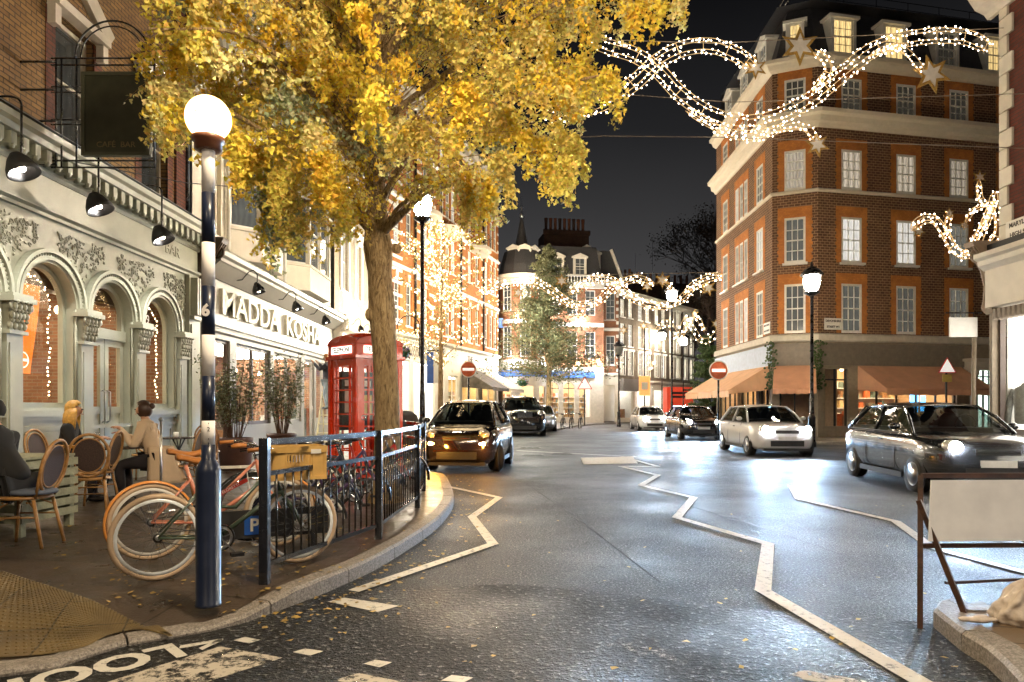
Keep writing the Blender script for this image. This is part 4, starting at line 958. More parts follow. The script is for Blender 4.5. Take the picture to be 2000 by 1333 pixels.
room(B5, .2, L5-.2, .2, 4.6, .5, 4, pm('warm pub wall', (.6, .42, .22), .6), whitelit, .4, goods=5)
for x, z in ((1.0, 8.9), (3.9, 8.9), (6.8, 8.9), (0.4, 5.2), (3.9, 5.2), (6.6, 5.2), (8.4, 5.2)):
    o = MB().mat(lampm).ball((x, -r5-.35 if x < 3 else -.45, z), .11, 8).obj('flood_lamp', B5)
    l = light('POINT', 'pub flood light', B5.matrix_world @ Vector((x, -r5-.7 if x < 3 else -.9, z)), 130, (.80, .88, 1.0), .1)
MB().mat(blue).box(-.35, .45, -.9, -.84, 8.1, 8.9).obj('blue_plaque', B5)

# the tall chimney block behind the pub
dbr = brick('sooty brown brick', (.11, .05, .03), (.08, .035, .022), (.07, .05, .04))
B6 = thing('chimney_house', 'tall dark brick gable crowned by a row of chimney pots behind the pub', 'building', (3.2, 68, 0), R(9)); bpy.context.view_layer.update()
g = MB().mat(dbr).box(0, 4.6, 0, 3, 8, 18.9); cornice(g, -.1, 4.7, 18.7, [(.1, 0), (.2, .15), (.2, .4), (.1, .5)]); g.box(-1.5, 6.0, .5, 9, 6, 14.5); g.box(.3, 1.3, -.12, 0, 12, 17); g.obj('gable_wall', B6)
terra = pm('terracotta pot', (.22, .08, .04), .7)
for k in range(9): MB().mat(terra if k % 3 else dbr).lathe([(.16, 0), (.20, .1), (.15, .25), (.15, rnd.uniform(.8, 1.3)), (.20, 1.35), (.15, 1.4)], (.4+k*.48, 1.0, 19.2), 8).obj('chimney_pot', B6)

# ================================================================== 6. narrow red bay house, then the brown terrace
B7 = thing('bay_house', 'narrow red brick house with steep slate roof left of the brown terrace', 'building', (7.0, 60.4, 0), R(5)); bpy.context.view_layer.update()
h7 = [(x-.42, x+.42, z, z+h) for x in (.75, 1.75) for z, h in ((5.2, 2.6), (9.2, 2.4))]
g = MB().mat(rb); wall(g, 0, 2.45, 4.4, 12.4, h7); g.box(0, 2.45, .3, 6, 4.4, 12.4); g.obj('wall', B7)
for a, b, c, d in h7: sash(B7, (a+b)/2, c, b-a, d-c, 2, 4, p_curt, sill=white)
q = MB().mat(white)
for z in [4.6+.6*k for k in range(13)]: q.box(-.02, .2, -.03, 0, z, z+.28); q.box(2.25, 2.47, -.03, 0, z, z+.28)
cornice(q, -.05, 2.5, 12.2, [(.1, 0), (.3, .2), (.3, .45), (.05, .5)]); cornice(q, -.05, 2.5, 8.2, [(.08, 0), (.2, .1), (.2, .25), (.05, .3)]); cornice(q, -.05, 2.5, 4.2, [(.1, 0), (.25, .1), (.25, .25), (.05, .3)]); q.obj('stone_dressings', B7)
g = MB().mat(slate).prism([(-4.0, 12.6), (2.9, 12.6), (1.9, 15.4), (-3.0, 15.4)], .4, 6, 'y'); g.mat(white).bar((-3.95, .3, 12.6), (-2.9, .3, 15.5), .3, .2); g.bar((2.95, .3, 12.6), (1.85, .3, 15.5), .3, .2); g.obj('roof', B7)
dormer(B7, -.4, 0, 13.4, 2.2, 1.6, nx=4, ny=2); g = MB().mat(cream).box(0, .3, -.02, .2, .1, 4.2).box(2.15, 2.45, -.02, .2, .1, 4.2).box(.3, 2.15, -.02, .2, 3.4, 4.2).obj('shopfront_wall', B7)
room(B7, .1, 2.4, .2, 3.6, .3, 3, shopwhite, whitelit, .4)
brn = brick('brown terrace brick', (.15, .11, .075), (.11, .08, .055), (.22, .19, .15), bump=.3)
THT = math.atan2(.8, .6)*.97
labs = ['first brown terrace house from the red bay house, grey shop blind over its window', 'second brown terrace house from the red bay house, blazing white shop below', 'third brown terrace house from the red bay house, behind the orange sign', 'fourth brown terrace house, behind the tall middle street lamp', 'fifth and farthest brown terrace house, next to the dark trees']
gb = pm('grey blind', (.16, .15, .14), .7)
for k in range(5):
    o = Vector((9.35, 60.6, 0))+Vector((math.cos(THT), math.sin(THT), 0))*3.35*k
    t = thing('terrace_house', labs[k], 'building', o, THT, 'brown brick terrace houses'); bpy.context.view_layer.update()
    hs = [(x-.42, x+.42, z, z+h) for x in (.95, 2.4) for z, h in ((4.4, 2.15), (7.0, 2.0), (9.6, 1.6))]
    g = MB().mat(brn); wall(g, 0, 3.33, 4.0, 11.6, hs); g.obj('wall', t)
    for a, b, c, d in hs:
        sash(t, (a+b)/2, c, b-a, d-c, 2, 4, p_far if rnd.random() < .7 else p_white, sill=white)
        if c < 5 or k > 2: MB().mat(white).box(a-.1, a, -.05, 0, c, d).box(b, b+.1, -.05, 0, c, d).box(a-.18, b+.18, -.14, 0, d, d+.18).obj('window_surround', t)
    g = MB().mat(cream); cornice(g, 0, 3.33, 11.4, [(.05, 0), (.12, .1), (.35, .3), (.4, .55), (.1, .6)]); g.mat(slate).prism([(.2, 12.0), (5, 13.6), (7, 12)], .02, 3.3, 'x'); g.obj('roof', t)
    ch = MB().mat(dbr).box(2.7, 3.33, 2, 4.5, 12.2, 14.3).obj('chimney', t)
    for j in range(5): MB().mat(terra).lathe([(.13, 0), (.16, .1), (.12, .2), (.12, .7)], (3.0, 2.25+j*.5, 14.3), 6).obj('chimney_pot', ch)
    g = MB().mat([cream, shopwhite, cream, white, cream][k]); wall(g, 0, 3.33, .1, 4.0, [(.4, 2.9, .5, 3.1)], dep=.2); cornice(g, 0, 3.33, 3.7, [(.04, 0), (.2, .1), (.2, .25), (.04, .3)]); g.obj('shopfront_wall', t)
    MB().mat(glassm).box(.4, 2.9, .1, .105, .5, 3.1).obj('shop_window', t)
    if k == 0: MB().mat(gb).box(.2, 3.1, -.5, 0, 2.9, 4.0).obj('blind', t)
    room(t, .1, 3.25, .2, 3.5, .25, 3, shopwhite, whitelit if k < 4 else None, .5 if k == 1 else .25, goods=3)
# lead-grey wing behind terrace + red hoarding on the pavement
B8 = thing('back_building', 'low dark rooftop with a row of chimney pots behind the terrace', 'building', (14, 84, 0), R(20)); g = MB().mat(dbr).box(0, 10, 0, 6, 5, 17.2); g.obj('wall', B8)
for k in range(11): MB().mat(terra).lathe([(.2, 0), (.24, .1), (.18, .3), (.18, 1.2)], (.5+k*.9, 1, 17.2), 6).obj('chimney_pot', B8)
MB().mat(steel).tube([(5, 2, 17), (5, 2, 23)], .03, 4).obj('aerial', B8); MB().mat(steel).tube([(2.5, 2, 17), (2.5, 2, 21)], .03, 4).obj('aerial', B8)
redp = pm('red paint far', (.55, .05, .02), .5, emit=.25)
t = thing('red_kiosk', 'red hoarding with white and violet lit panel on the far pavement by the terrace', 'kiosk', (14.1, 62.0, 0), R(10))
g = MB().mat(redp).box(0, 2.5, 0, 1.0, .1, 3.3); g.mat(blackmat).box(.5, 2.3, -.02, 0, 2.3, 2.5); g.box(.5, 2.1, -.02, 0, 2.65, 2.85); g.box(1.5, 2.3, -.02, 0, 2.95, 3.1); g.obj('body', t)
MB().mat(pm('violet lit panel', (.6, .55, 1), emit=2.5, ecol=(.65, .6, 1), var=0)).box(.5, 2.3, -.03, 0, .3, 1.6).obj('lit_panel', t)

# ================================================================== 7. big red brick corner building
dk = brick('brown brick bold joints', (.15, .070, .034), (.095, .042, .022), (.42, .27, .14), .23, .115, .012, bump=.5)
ob = brick('orange rubbed brick', (.56, .21, .04), (.46, .16, .035), (.40, .13, .03), .115, .075, .004, bump=.15)
CORN = Vector((13.26, 29.6, 0)); aM = math.atan2(.2, .98)
A = thing('corner_building', 'large brown brick corner block with orange brick window surrounds and white cornices over a restaurant', 'building', CORN, 0); bpy.context.view_layer.update()
MM = T(0, 0, 0, rz=aM)
cdir = Vector((-.92, .39, 0)).normalized()     # canted face runs from the corner to the left and back
CW = 1.85; cl_ = cdir*CW; MC = T(cl_.x, cl_.y, 0, rz=math.atan2(-cdir.y, -cdir.x))
LL = 8.7; ldir = Vector((.015, 1, 0)).normalized(); le = cl_+ldir*LL; ML = T(le.x, le.y, 0, rz=math.atan2(-ldir.y, -ldir.x))
ROWS = [(4.68, 2.15), (7.75, 2.0), (10.95, 1.75), (14.38, 1.45)]
winM = [(x, 1.02) for x in (1.66, 4.42, 7.2, 10.0)]; winC = [(.93, .86)]
winL = [(LL-1.6, .9), (LL-3.55, .55), (LL-4.25, .55), (LL-4.95, .55), (LL-7.0, .9)]
for M, L_, wins, nm in ((MM, 12.5, winM, 'front_wall'), (MC, CW, winC, 'corner_wall'), (ML, LL, winL, 'side_wall')):
    hs = [(x-w/2, x+w/2, z, z+h) for x, w in wins for z, h in ROWS]
    g = MB().mat(dk); wall(g, 0, L_, 4.3, 16.3, hs, dep=.12); g.obj(nm, A, M)
    for x, w in wins:   # toothed orange surrounds, flat arch over the head
        for r_, (z, h) in enumerate(ROWS):
            q = MB().mat(ob)
            s_ = .24 if w > .8 else .09; zz = z; k = 0
            while zz < z+h-.01:
                e = s_+(.05 if k % 2 else 0); e = min(e, s_+.05); hh_ = min(.15, z+h-zz)
                q.box(x-w/2-e, x-w/2, -.012, 0, zz, zz+hh_); q.box(x+w/2, x+w/2+e, -.012, 0, zz, zz+hh_); zz += .15; k += 1
            q.box(x-w/2-s_-.03, x+w/2+s_+.03, -.014, 0, z+h, z+h+.46); q.obj('brick_surround', A, M)
    for x, w in wins:
        for r_, (z, h) in enumerate(ROWS):
            pn = p_curt
            if r_ == 3: pn = p_dark
            elif r_ == 1 and w > 1 and x < 5: pn = p_white
            elif M is ML: pn = p_white if rnd.random() < .5 else p_curt
            elif r_ == 2: pn = pane('pane mid', (.38, .32, .24), .5, .9) if 'pane mid' not in MT else MT['pane mid']
            sash(A, x, z, w, h, 3 if w > .6 else 2, 4 if w > .6 else 3, pn, y=.0, sill=white if r_ in (1,) else None, M0=M, t=.09, bars=.034)
# continuous trims following the three faces
def ring(prof, z, extra=0): # sweep a profile along the left, canted and main faces
    path = [le, cl_, Vector((0, 0, 0)), Vector((math.cos(aM), math.sin(aM), 0))*12.5]
    def nrm(d): return Vector((d.y, -d.x, 0))
    ds = [(b-a).normalized() for a, b in zip(path, path[1:])]; ns = [nrm(d) for d in ds]
    g = []; n = len(prof)+2; vs = []
    pr = [(0, prof[0][1])]+prof+[(-.3, prof[-1][1])]
    for i, p in enumerate(path):
        if i == 0: m = ns[0]
        elif i == len(path)-1: m = ns[-1]
        else: m = (ns[i-1]+ns[i]); m = m/(m.dot(ns[i]))
        vs += [p+m*o+Vector((0, 0, z+u)) for o, u in pr]
    return vs, [(i*n+j, (i+1)*n+j, (i+1)*n+j+1, i*n+j+1) for i in range(len(path)-1) for j in range(n-1)]+[tuple(range(n))]
wp = pm('white stucco trim', (.74, .66, .52), .6, var=.05)
for nm, prof, z in (('string_course', [(.05, 0), (.10, .03), (.10, .12), (.03, .16)], 10.78), ('main_cornice', [(.08, 0), (.15, .12), (.30, .2), (.34, .42), (.50, .5), (.52, .66), (.05, .72)], 13.58), ('top_cornice', [(.05, 0), (.2, .1), (.28, .28), (.4, .32), (.42, .46), (.05, .5)], 16.2), ('stone_band', [(.05, 0), (.14, .05), (.14, .3), (.03, .36)], 4.28)):
    v, f = ring(prof, z); MB().mat(wp if nm != 'stone_band' else stone).add(v, f).obj(nm, A)
# mansard roof with dormers
v, f = ring([(-.15, 0), (-.9, 2.6)], 16.7); g = MB().mat(slate).add(v, f)
inn = lambda z, o: [(p.x+q.x*o, p.y+q.y*o, z) for p, q in ((le, Vector((1, 0, 0))), (cl_, Vector((.8, .6, 0))), (Vector((0, 0, 0)), Vector((.2, 1, 0))), (Vector((math.cos(aM), math.sin(aM), 0))*12.5, Vector((-.2, 1, 0))))]
top = inn(19.28, .9); g.add(top+[(11, 11, 19.28), (0, 11, 19.28)], [tuple(range(6))]); g.obj('mansard_roof', A)
rl = MB().mat(black)
t2 = [Vector(p) for p in inn(19.3, 1.3)]
for a, b in zip(t2, t2[1:]):
    for z in (.35, .7, 1.05): rl.tube([a+Vector((0, 0, z)), b+Vector((0, 0, z))], .02, 4)
    n = max(1, int((b-a).length/1.6))
    for k in range(n+1): p = a.lerp(b, k/n); rl.tube([p, p+Vector((0, 0, 1.05))], .02, 4)
rl.obj('roof_railing', A)
for x, pn in ((1.35, p_warm), (3.95, p_warm), (6.7, p_dark), (9.4, p_warm)): dormer(A, x, .12, 16.95, 1.0, 1.55, M=MM, pane_=pn, nx=3, ny=4, gable=False)
dormer(A, .93, .12, 16.95, .5, 1.4, M=MC, pane_=p_warm, gable=False)
for x in (LL-1.6, LL-4.2, LL-6.8): dormer(A, x, .12, 16.95, .9, 1.4, M=ML, pane_=p_curt, nx=2, gable=True)
# ground floor: fascia, piers, big openings
hg = {0: [(.35, 1.5, .6, 3.1), (2.0, 7.1, .6, 3.0), (8.0, 9.3, .15, 3.3)], 1: [(.3, 1.55, .5, 3.1)], 2: [(.4, 3.8, .6, 3.0), (4.2, 6.6, .6, 3.0), (7.0, 8.4, .6, 3.0)]}
stb = pm('brown stone', (.26, .21, .15), .7, bump=.2)
bf = pm('blue grey fascia', (.35, .42, .52), .45)
for i, (M, L_) in enumerate(((MM, 12.5), (MC, CW), (ML, LL))):
    g = MB().mat(stb); wall(g, 0, L_, .1, 4.28, hg[i], dep=.3); g.mat(bf if i == 2 else pm('taupe fascia', (.20, .165, .125), .5)); g.box(.02, L_-.02 if i else 7.4, -.10, 0, 3.25, 4.2); g.obj('ground_floor_wall', A, M)
    for a, b, c, d in hg[i]:
        f_ = MB().mat(blackmat).box(a, a+.07, .1, .18, c, d).box(b-.07, b, .1, .18, c, d).box(a+.07, b-.07, .1, .18, d-.5, d-.44)
        for k in range(1, int((b-a)/1.1)+1): x = a+(b-a)*k/(int((b-a)/1.1)+1); f_.box(x-.03, x+.03, .1, .18, c, d)
        o = f_.obj('shop_window', A, M); MB().mat(glassm).box(a+.07, b-.07, .14, .145, c, d).obj('pane', o)
# stone entrance with columns and lit fanlight on the right
q = MB().mat(stone)
for x in (7.75, 9.55, 10.2): q.lathe([(.22, .12), (.22, .3), (.16, .4), (.15, 2.8), (.21, 2.9), (.23, 3.1)], (x, -.25, 0), 14)
q.box(7.45, 10.5, -.5, 0, 3.1, 3.5); q.box(7.3, 10.65, -.6, 0, 3.5, 3.62); q.obj('entrance_portico', A, MM)
MB().mat(pane('pane greenish', (.75, 1, .80), 2.2, .2)).box(8.05, 9.25, .2, .21, .2, 3.25).obj('entrance_glow', A, MM)
g = MB().mat(blackmat)
for x in (8.05, 8.35, 8.64, 8.95, 9.22): g.box(x-.02, x+.02, .12, .17, .2, 3.25)
for z in (2.3, 2.45): g.box(8.05, 9.25, .11, .17, z, z+.05)
g.torus((8.35, .12, 2.85), .16, .015, 'y', 16, 4); g.torus((8.95, .12, 2.85), .16, .015, 'y', 16, 4); g.obj('entrance_ironwork', A, MM)
canv = pm('rust canvas', (.66, .34, .20), .8, var=.10, scale=2); canv2 = pm('peach canvas', (.72, .42, .24), .8, var=.1, scale=2)
awning(A, 1.9, 7.3, 3.25, 1.75, 1.05, canv, M=MM, val=.25); awning(A, .05, 1.8, 3.25, 1.6, 1.05, canv, M=MC, val=.2); awning(A, .3, 8.5, 3.3, 1.8, 1.1, canv2, M=ML, n=3, val=.3)
rm = pm('restaurant wall', (.45, .30, .18), .6); wl_ = pm('restaurant lamp', (1, .78, .45), emit=16, ecol=(1, .76, .42), var=0)
def croom(M, x0, x1, y0, dep):
    o = room(A, x0, x1, .2, 3.9, y0, dep, rm, wl_, .22, goods=8, pend=6); o.matrix_local = M
croom(MM, 1.2, 7.6, .35, 4.0); croom(ML, .2, LL-1.5, .35, 3.0)
q = MB().mat(pm('blue lit menu screen', (.1, .45, 1), emit=3, ecol=(.1, .5, 1), var=0)).box(5.2, 5.6, .6, .64, 1.2, 2.0).box(5.75, 6.0, .6, .64, 1.25, 1.95).obj('blue_screen', A, MM)
def plate(name, label, M4, w, h, lines, cat='street sign', size=.14, parent=None, red=None):
    g = MB().mat(white).box(-w/2, w/2, -.02, 0, -h/2, h/2); o = g.obj(name, parent, None if parent else M4)
    if parent: o.matrix_local = M4
    else: tag(o, label, cat)
    n = len(lines)
    for i, s in enumerate(lines): text('lettering', s, size, black if not (red and i >= red) else pm('red lettering', (.5, .03, .02), .5), o, T(0, -.022, h/2-h*(i+.5)/n) @ STAND, ext=.002, bold=.004)
    return o
plate('street_name_sign', '', MM @ T(.72, -.03, 5.05), .86, .50, ['DEVONSHIRE', 'STREET W1'], parent=A, size=.125)
plate('street_name_sign', '', ML @ T(LL-.55, -.03, 5.0), .8, .5, ['MARYLEBONE', 'HIGH STREET'], parent=A, size=.11)
# hanging plants on the canted corner
lf = pm('plant leaf', (.06, .10, .03), .6, var=.4); q = MB().mat(lf)
for px_ in (-.05, CW+.0):
    for k in range(160): z = rnd.uniform(2.2, 4.3); q.ball((px_+rnd.gauss(0, .13), -.3+rnd.gauss(0, .1), z), rnd.uniform(.03, .06), 4)
tag(q.obj('climbing_plant', A, MC), kind='stuff')

# ================================================================== 8. near right building with a bright shop
XB = 10.5
B9 = thing('near_shop_building', 'dark red brick building with white quoins above a bright clothes shop', 'building', (XB, 14.62, 0), R(-90)); bpy.context.view_layer.update()
# local x runs toward the camera (-Y), y into building (+X)
rq = brick('deep red brick', (.15, .03, .015), (.10, .022, .012), (.05, .03, .02), .23, .08, .008)
g = MB().mat(rq); wall(g, .02, 9, 4.9, 14, [(2.2, 3.3, 6.4, 8.6), (5, 6.1, 6.4, 8.6)], dep=.2); g.add([(0, 0, 4.9), (0, 8, 4.9), (0, 8, 14), (0, 0, 14)], [(0, 1, 2, 3)]); g.obj('wall', B9)
for x in (2.75, 5.55): sash(B9, x, 6.4, 1.1, 2.2, 2, 4, p_dark, sill=stone)
q = MB().mat(cream); z = 4.9; k = 0
while z < 10.3: w = .34 if k % 2 else .20; q.box(-.03, w, -.05, 0, z, z+.38); q.box(-.05, 0, 0, .3, z, z+.38); z += .40; k += 1
q.obj('quoins', B9); g = MB().mat(stone); cornice(g, -.35, 9, 9.9, [(.08, 0), (.15, .1), (.35, .2), (.55, .5), (.6, .62), (.6, .75), (.1, .8)]); g.obj('cornice', B9)
g = MB().mat(rq).box(.0, 9, 0, .2, 10.7, 14).obj('upper_wall', B9)
g = MB().mat(cream); g.box(-.1, 9, -.30, 0, 3.55, 4.35); cornice(g, -.15, 9, 4.35, [(.30, 0), (.42, .1), (.44, .2), (.52, .25), (.52, .35), (.1, .42)]); g.mat(blackmat).box(-.1, 9, -.28, 0, 4.78, 4.9); g.obj('fascia', B9)
dm = MB().mat(pm('taupe dentil', (.26, .21, .16), .6)).box(0, .07, -.24, -.05, 3.28, 3.5).mesh('dentil')
for k in range(14): link('dentil', dm, B9, T(.05+k*.14, 0, 0))
q = MB(); g = MB().mat(stb).box(-.17, -.08, -.16, .06, .1, 3.42); g.box(-.2, .0, -.22, .1, 3.42, 3.58); g.box(-.12, -.06, .8, 6, .1, 4.9); g.obj('corner_pier', B9)
console(B9, -.22, z0=3.45, z1=5.0, w=.3, mat=pm('sandstone', (.32, .24, .17), .7))
g = MB().mat(brown); g.box(-.08, 9, -.02, .1, .1, .95); g.box(-.08, -.03, -.02, .1, .95, 3.3); g.box(2.6, 2.68, -.02, .1, .95, 3.3); o = g.obj('shop_window', B9); MB().mat(glassm).box(-.03, 9, .03, .035, .95, 3.3).obj('pane', o)
room(B9, -.05, 9, .7, 3.35, .15, 3.0, shopwhite, whitelit, .55, floor=shopwhite)
MB().mat(pm('display light box', (1, .97, .9), emit=2.2, ecol=(1, .97, .92), var=0)).box(-.03, 4, 1.0, 1.05, .9, 3.28).obj('display_panel', B9)
# projecting blank white sign
t = thing('projecting_sign', 'blank white square sign hung from a bar on the near right shop corner', 'sign', (XB-.2, 14.95, 0), 0)
MB().mat(white).box(-.72, -.12, -.02, .02, 2.95, 3.38).obj('board', t); MB().mat(black).tube([(0, 0, 3.48), (-.8, 0, 3.48)], .015).tube([(-.2, 0, 3.48), (-.2, 0, 3.38)], .006, 4).tube([(-.65, 0, 3.48), (-.65, 0, 3.38)], .006, 4).obj('bracket', t)
o = plate('street_name_sign', 'white street name plate MARYLEBONE HIGH STREET on the dark red brick at the right edge', Matrix.Translation((XB-.05, 13.9, 5.0)) @ Matrix.Rotation(R(-90), 4, 'Z'), 1.05, .62, ['MARYLEBONE', 'HIGH STREET', 'CITY OF WESTMINSTER'], size=.135, red=2)
# jacket on a stand in the window
t = thing('mannequin', 'grey denim jacket on a dress stand in the bright shop window', 'mannequin', (XB+.36, 14.42, .95), R(-55))
gj = pm('grey denim', (.16, .17, .16), .8, var=.3, scale=15, bump=.4)
g = MB().mat(gj, True); g.lathe([(.16, .1), (.2, .15), (.21, .5), (.24, .72), (.20, .86), (.09, .93), (.07, .97)], n=16, M=Matrix.Diagonal((1.05, .6, 1, 1)))
for s in (-1, 1): g.tube([(s*.2, 0, .84), (s*.28, -.02, .6), (s*.30, -.06, .35), (s*.29, -.10, .12)], [.075, .07, .06, .05], 10)
g.obj('jacket', t); MB().mat(white).lathe([(.05, .93), (.05, 1.03), (.02, 1.05)], n=10).obj('neck', t); MB().mat(steel).tube([(0, 0, .1), (0, 0, -.22)], .02).lathe([(.18, -.25), (.18, -.23)], n=16).obj('stand', t)
MB().mat(stb).tube([(XB-.35, 14.98, 3.0), (XB-.37, 14.98, 2.0), (XB-.36, 14.98, .15)], .045, 8).obj('drainpipe', None)
o = bpy.data.objects['drainpipe' if False else [x.name for x in bpy.data.objects if x.name.startswith('drainpipe')][-1]]
bpy.context.view_layer.update(); mw = o.matrix_world.copy(); o.parent = B9; o.matrix_parent_inverse = B9.matrix_world.inverted()

# ================================================================== street lamps
def lamp(x, y, h, label, power, col=(1, .84, .62), z0=.12, r=.055, lit=True, head=1.0):
    t = thing('street_lamp', label, 'street lamp', (x, y, z0), 0, None)
    g = MB().mat(black).lathe([(r*2.6, 0), (r*2.6, .15), (r*2.0, .22), (r*1.9, .9), (r*2.2, .95), (r*1.3, 1.05), (r*1.2, 1.6), (r, 1.7), (r*.8, h-.35), (r*1.3, h-.33), (r*.8, h-.28)], n=12); g.obj('column', t)
    s = head*1.25
    q = MB().mat(black).lathe([(.05, h-.3), (.16*s, h-.2), (.17*s, h-.16), (.10, h-.14)], n=12).lathe([(.24*s, h+.26*s), (.26*s, h+.29*s), (.16*s, h+.40*s), (.05, h+.47*s), (.02, h+.58*s)], n=12)
    for k in range(4): a = PI/4+k*PI/2; q.tube([(.15*s*math.cos(a), .15*s*math.sin(a), h-.16), (.22*s*math.cos(a), .22*s*math.sin(a), h+.27*s)], .009, 4)
    o = q.obj('lantern', t)
    MB().mat(lampm if lit else pm('lantern glass dark', (.3, .3, .28), .2)).lathe([(.09*s, h-.13), (.15*s, h-.02), (.18*s, h+.12*s), (.17*s, h+.22*s), (.05, h+.25*s)], n=12).obj('lamp_glass', o)
    if lit: light('POINT', 'street lamp light', (x, y, z0+h+.0), power, col, .22)
    return t
L1 = lamp(-2.13, 16.2, 5.95, 'tall black street lamp shining in front of the orange mansion block', 1700, (1, .82, .56))
MB().mat(black).torus((-.32, -.05, 3.2), .26, .014, 'y', 14, 5, a0=0, a1=PI).tube([(-.06, -.05, 3.2), (-.06, -.05, 2.5)], .014, 5).tube([(0, 0, 3.0), (-.06, -.05, 3.0)], .014, 5).tube([(-.58, -.05, 3.2), (-.55, -.05, 3.05)], .010, 5).obj('basket_bracket', L1)
lamp(9.75, 22.2, 5.2, 'black street lamp shining in front of the big brown brick corner building', 4800, (1, .80, .52), head=1.15)
lamp(10.3, 44, 8.3, 'tall black street lamp at the middle of the street under the lit garland', 1700, (1, .86, .68), r=.07, head=1.5)
lamp(14.5, 66, 8.0, 'distant street lamp left of the pair beyond the middle garland', 900, head=1.6)
lamp(15.3, 61, 7.0, 'distant street lamp right of the pair beyond the middle garland', 900, head=1.6)
lamp(7.2, 46, 5.0, 'unlit black heritage street lamp in front of the brown terrace', 0, lit=False, head=1.3)
# hanging basket
def basket(x, y, z, s, label, g_=None):
    t = thing('hanging_basket', label, 'flower basket', (x, y, z), 0, g_); gp = pm('green basket', (.02, .09, .05), .5)
    MB().mat(gp).lathe([(.02, -.26), (.16, -.22), (.26, -.10), (.28, 0), (.26, 0), (.2, -.03)], n=16).obj('bowl', t, T(s=s))
    q = MB(); 
    for k in range(170):
        a = rnd.uniform(0, 6.28); r_ = rnd.uniform(0, .32); q.mat([lf, pm('light leaf', (.16, .22, .06), .6), pm('pink petal', (.55, .25, .35), .6), pm('mauve petal', (.30, .25, .45), .6)][rnd.choice((0, 0, 1, 1, 2, 3))]).ball((r_*math.cos(a), r_*math.sin(a), rnd.uniform(-.06, .17)-r_*.25), rnd.uniform(.02, .035), 4)
    q.obj('flowers', t, T(s=s))
    MB().mat(black).tube([(-.26*s, 0, 0), (0, 0, .42), (.26*s, 0, 0)], .005, 4).obj('chain', t)
basket(-2.71, 16.15, 2.72, 1.0, 'green hanging basket of small flowers on the lamp post bracket')
x = P(1021, 745, 55); basket(x.x, 55, x.z, 1.7, 'small hanging basket outside the floodlit corner pub')

# ================================================================== Belisha beacon
def beacon():
    x, y = G(407, 1180, .12); t = thing('belisha_beacon', 'black and white banded crossing pole numbered 6 with a glowing globe', 'beacon', (x, y, .11))
    dpb = pm('dark blue black paint', (.010, .016, .04), .34, coat=.15)
    g = MB().mat(dpb).lathe([(.080, 0), (.082, .015), (.078, .02), (.078, .87), (.074, .90), (.050, .945), (.044, .955), (.044, 1.05)], n=32); g.obj('base_sleeve', t)
    zz = lambda py: H0-(py-HY)/F*y-.11
    ys = [905, 822, 735, 655, 560, 475, 378, 285]; z0 = 1.05; wt_ = pm('white band', (.88, .84, .82), .7, var=.05)
    for i, p in enumerate(ys):
        z1 = zz(p); MB().mat(wt_ if i % 2 else dpb).lathe([(.041, z0), (.041, z1)], n=28).obj('pole_band', t) if z1 > z0+.02 else None; z0 = max(z0, z1)
    z0 -= .03
    MB().mat(pm('brown collar', (.16, .06, .03), .35)).lathe([(.06, z0-.005), (.085, z0), (.085, z0+.045), (.10, z0+.055), (.10, z0+.085), (.075, z0+.09)], n=24).obj('collar', t)
    gm, nt, b = nt_new('glowing globe'); b.inputs['Base Color'].default_value = (.9, .7, .4, 1)
    lw = nd(nt, 'ShaderNodeLayerWeight', Blend=.45); nt.links.new(ramp(nt, lw.outputs['Facing'], [(.0, (1, .86, .62)), (.75, (1, .60, .22)), (1, (.9, .35, .06))]), b.inputs['Emission Color']); b.inputs['Emission Strength'].default_value = 7
    o = MB().mat(gm).ball((0, 0, z0+.085+.122), .142, 40).obj('globe', t); MB().mat(brown).lathe([(.006, 0), (.006, .01)], (0, 0, 0), 8, M=T(-.01, -.149, z0+.19, rx=R(90))).obj('screw', o)
    l = light('POINT', 'beacon light', (x, y, .11+z0+.23), .1, (1, .72, .38), .16)
    n6 = text('number', '6', .105, wt_, t, T(0, -.0425, zz(609)) @ STAND, ext=.002, bold=.004)
    for i, s in enumerate('1,2,1'): text('number', s, .04, blackmat, t, T(.02, -.0425, 1.25-i*.05) @ STAND, ext=.001)
    return t
# globe light sits inside the globe: the globe must not block it -> the light is placed just above the globe top
beacon(); bpy.data.objects.remove(bpy.data.objects['beacon light'])

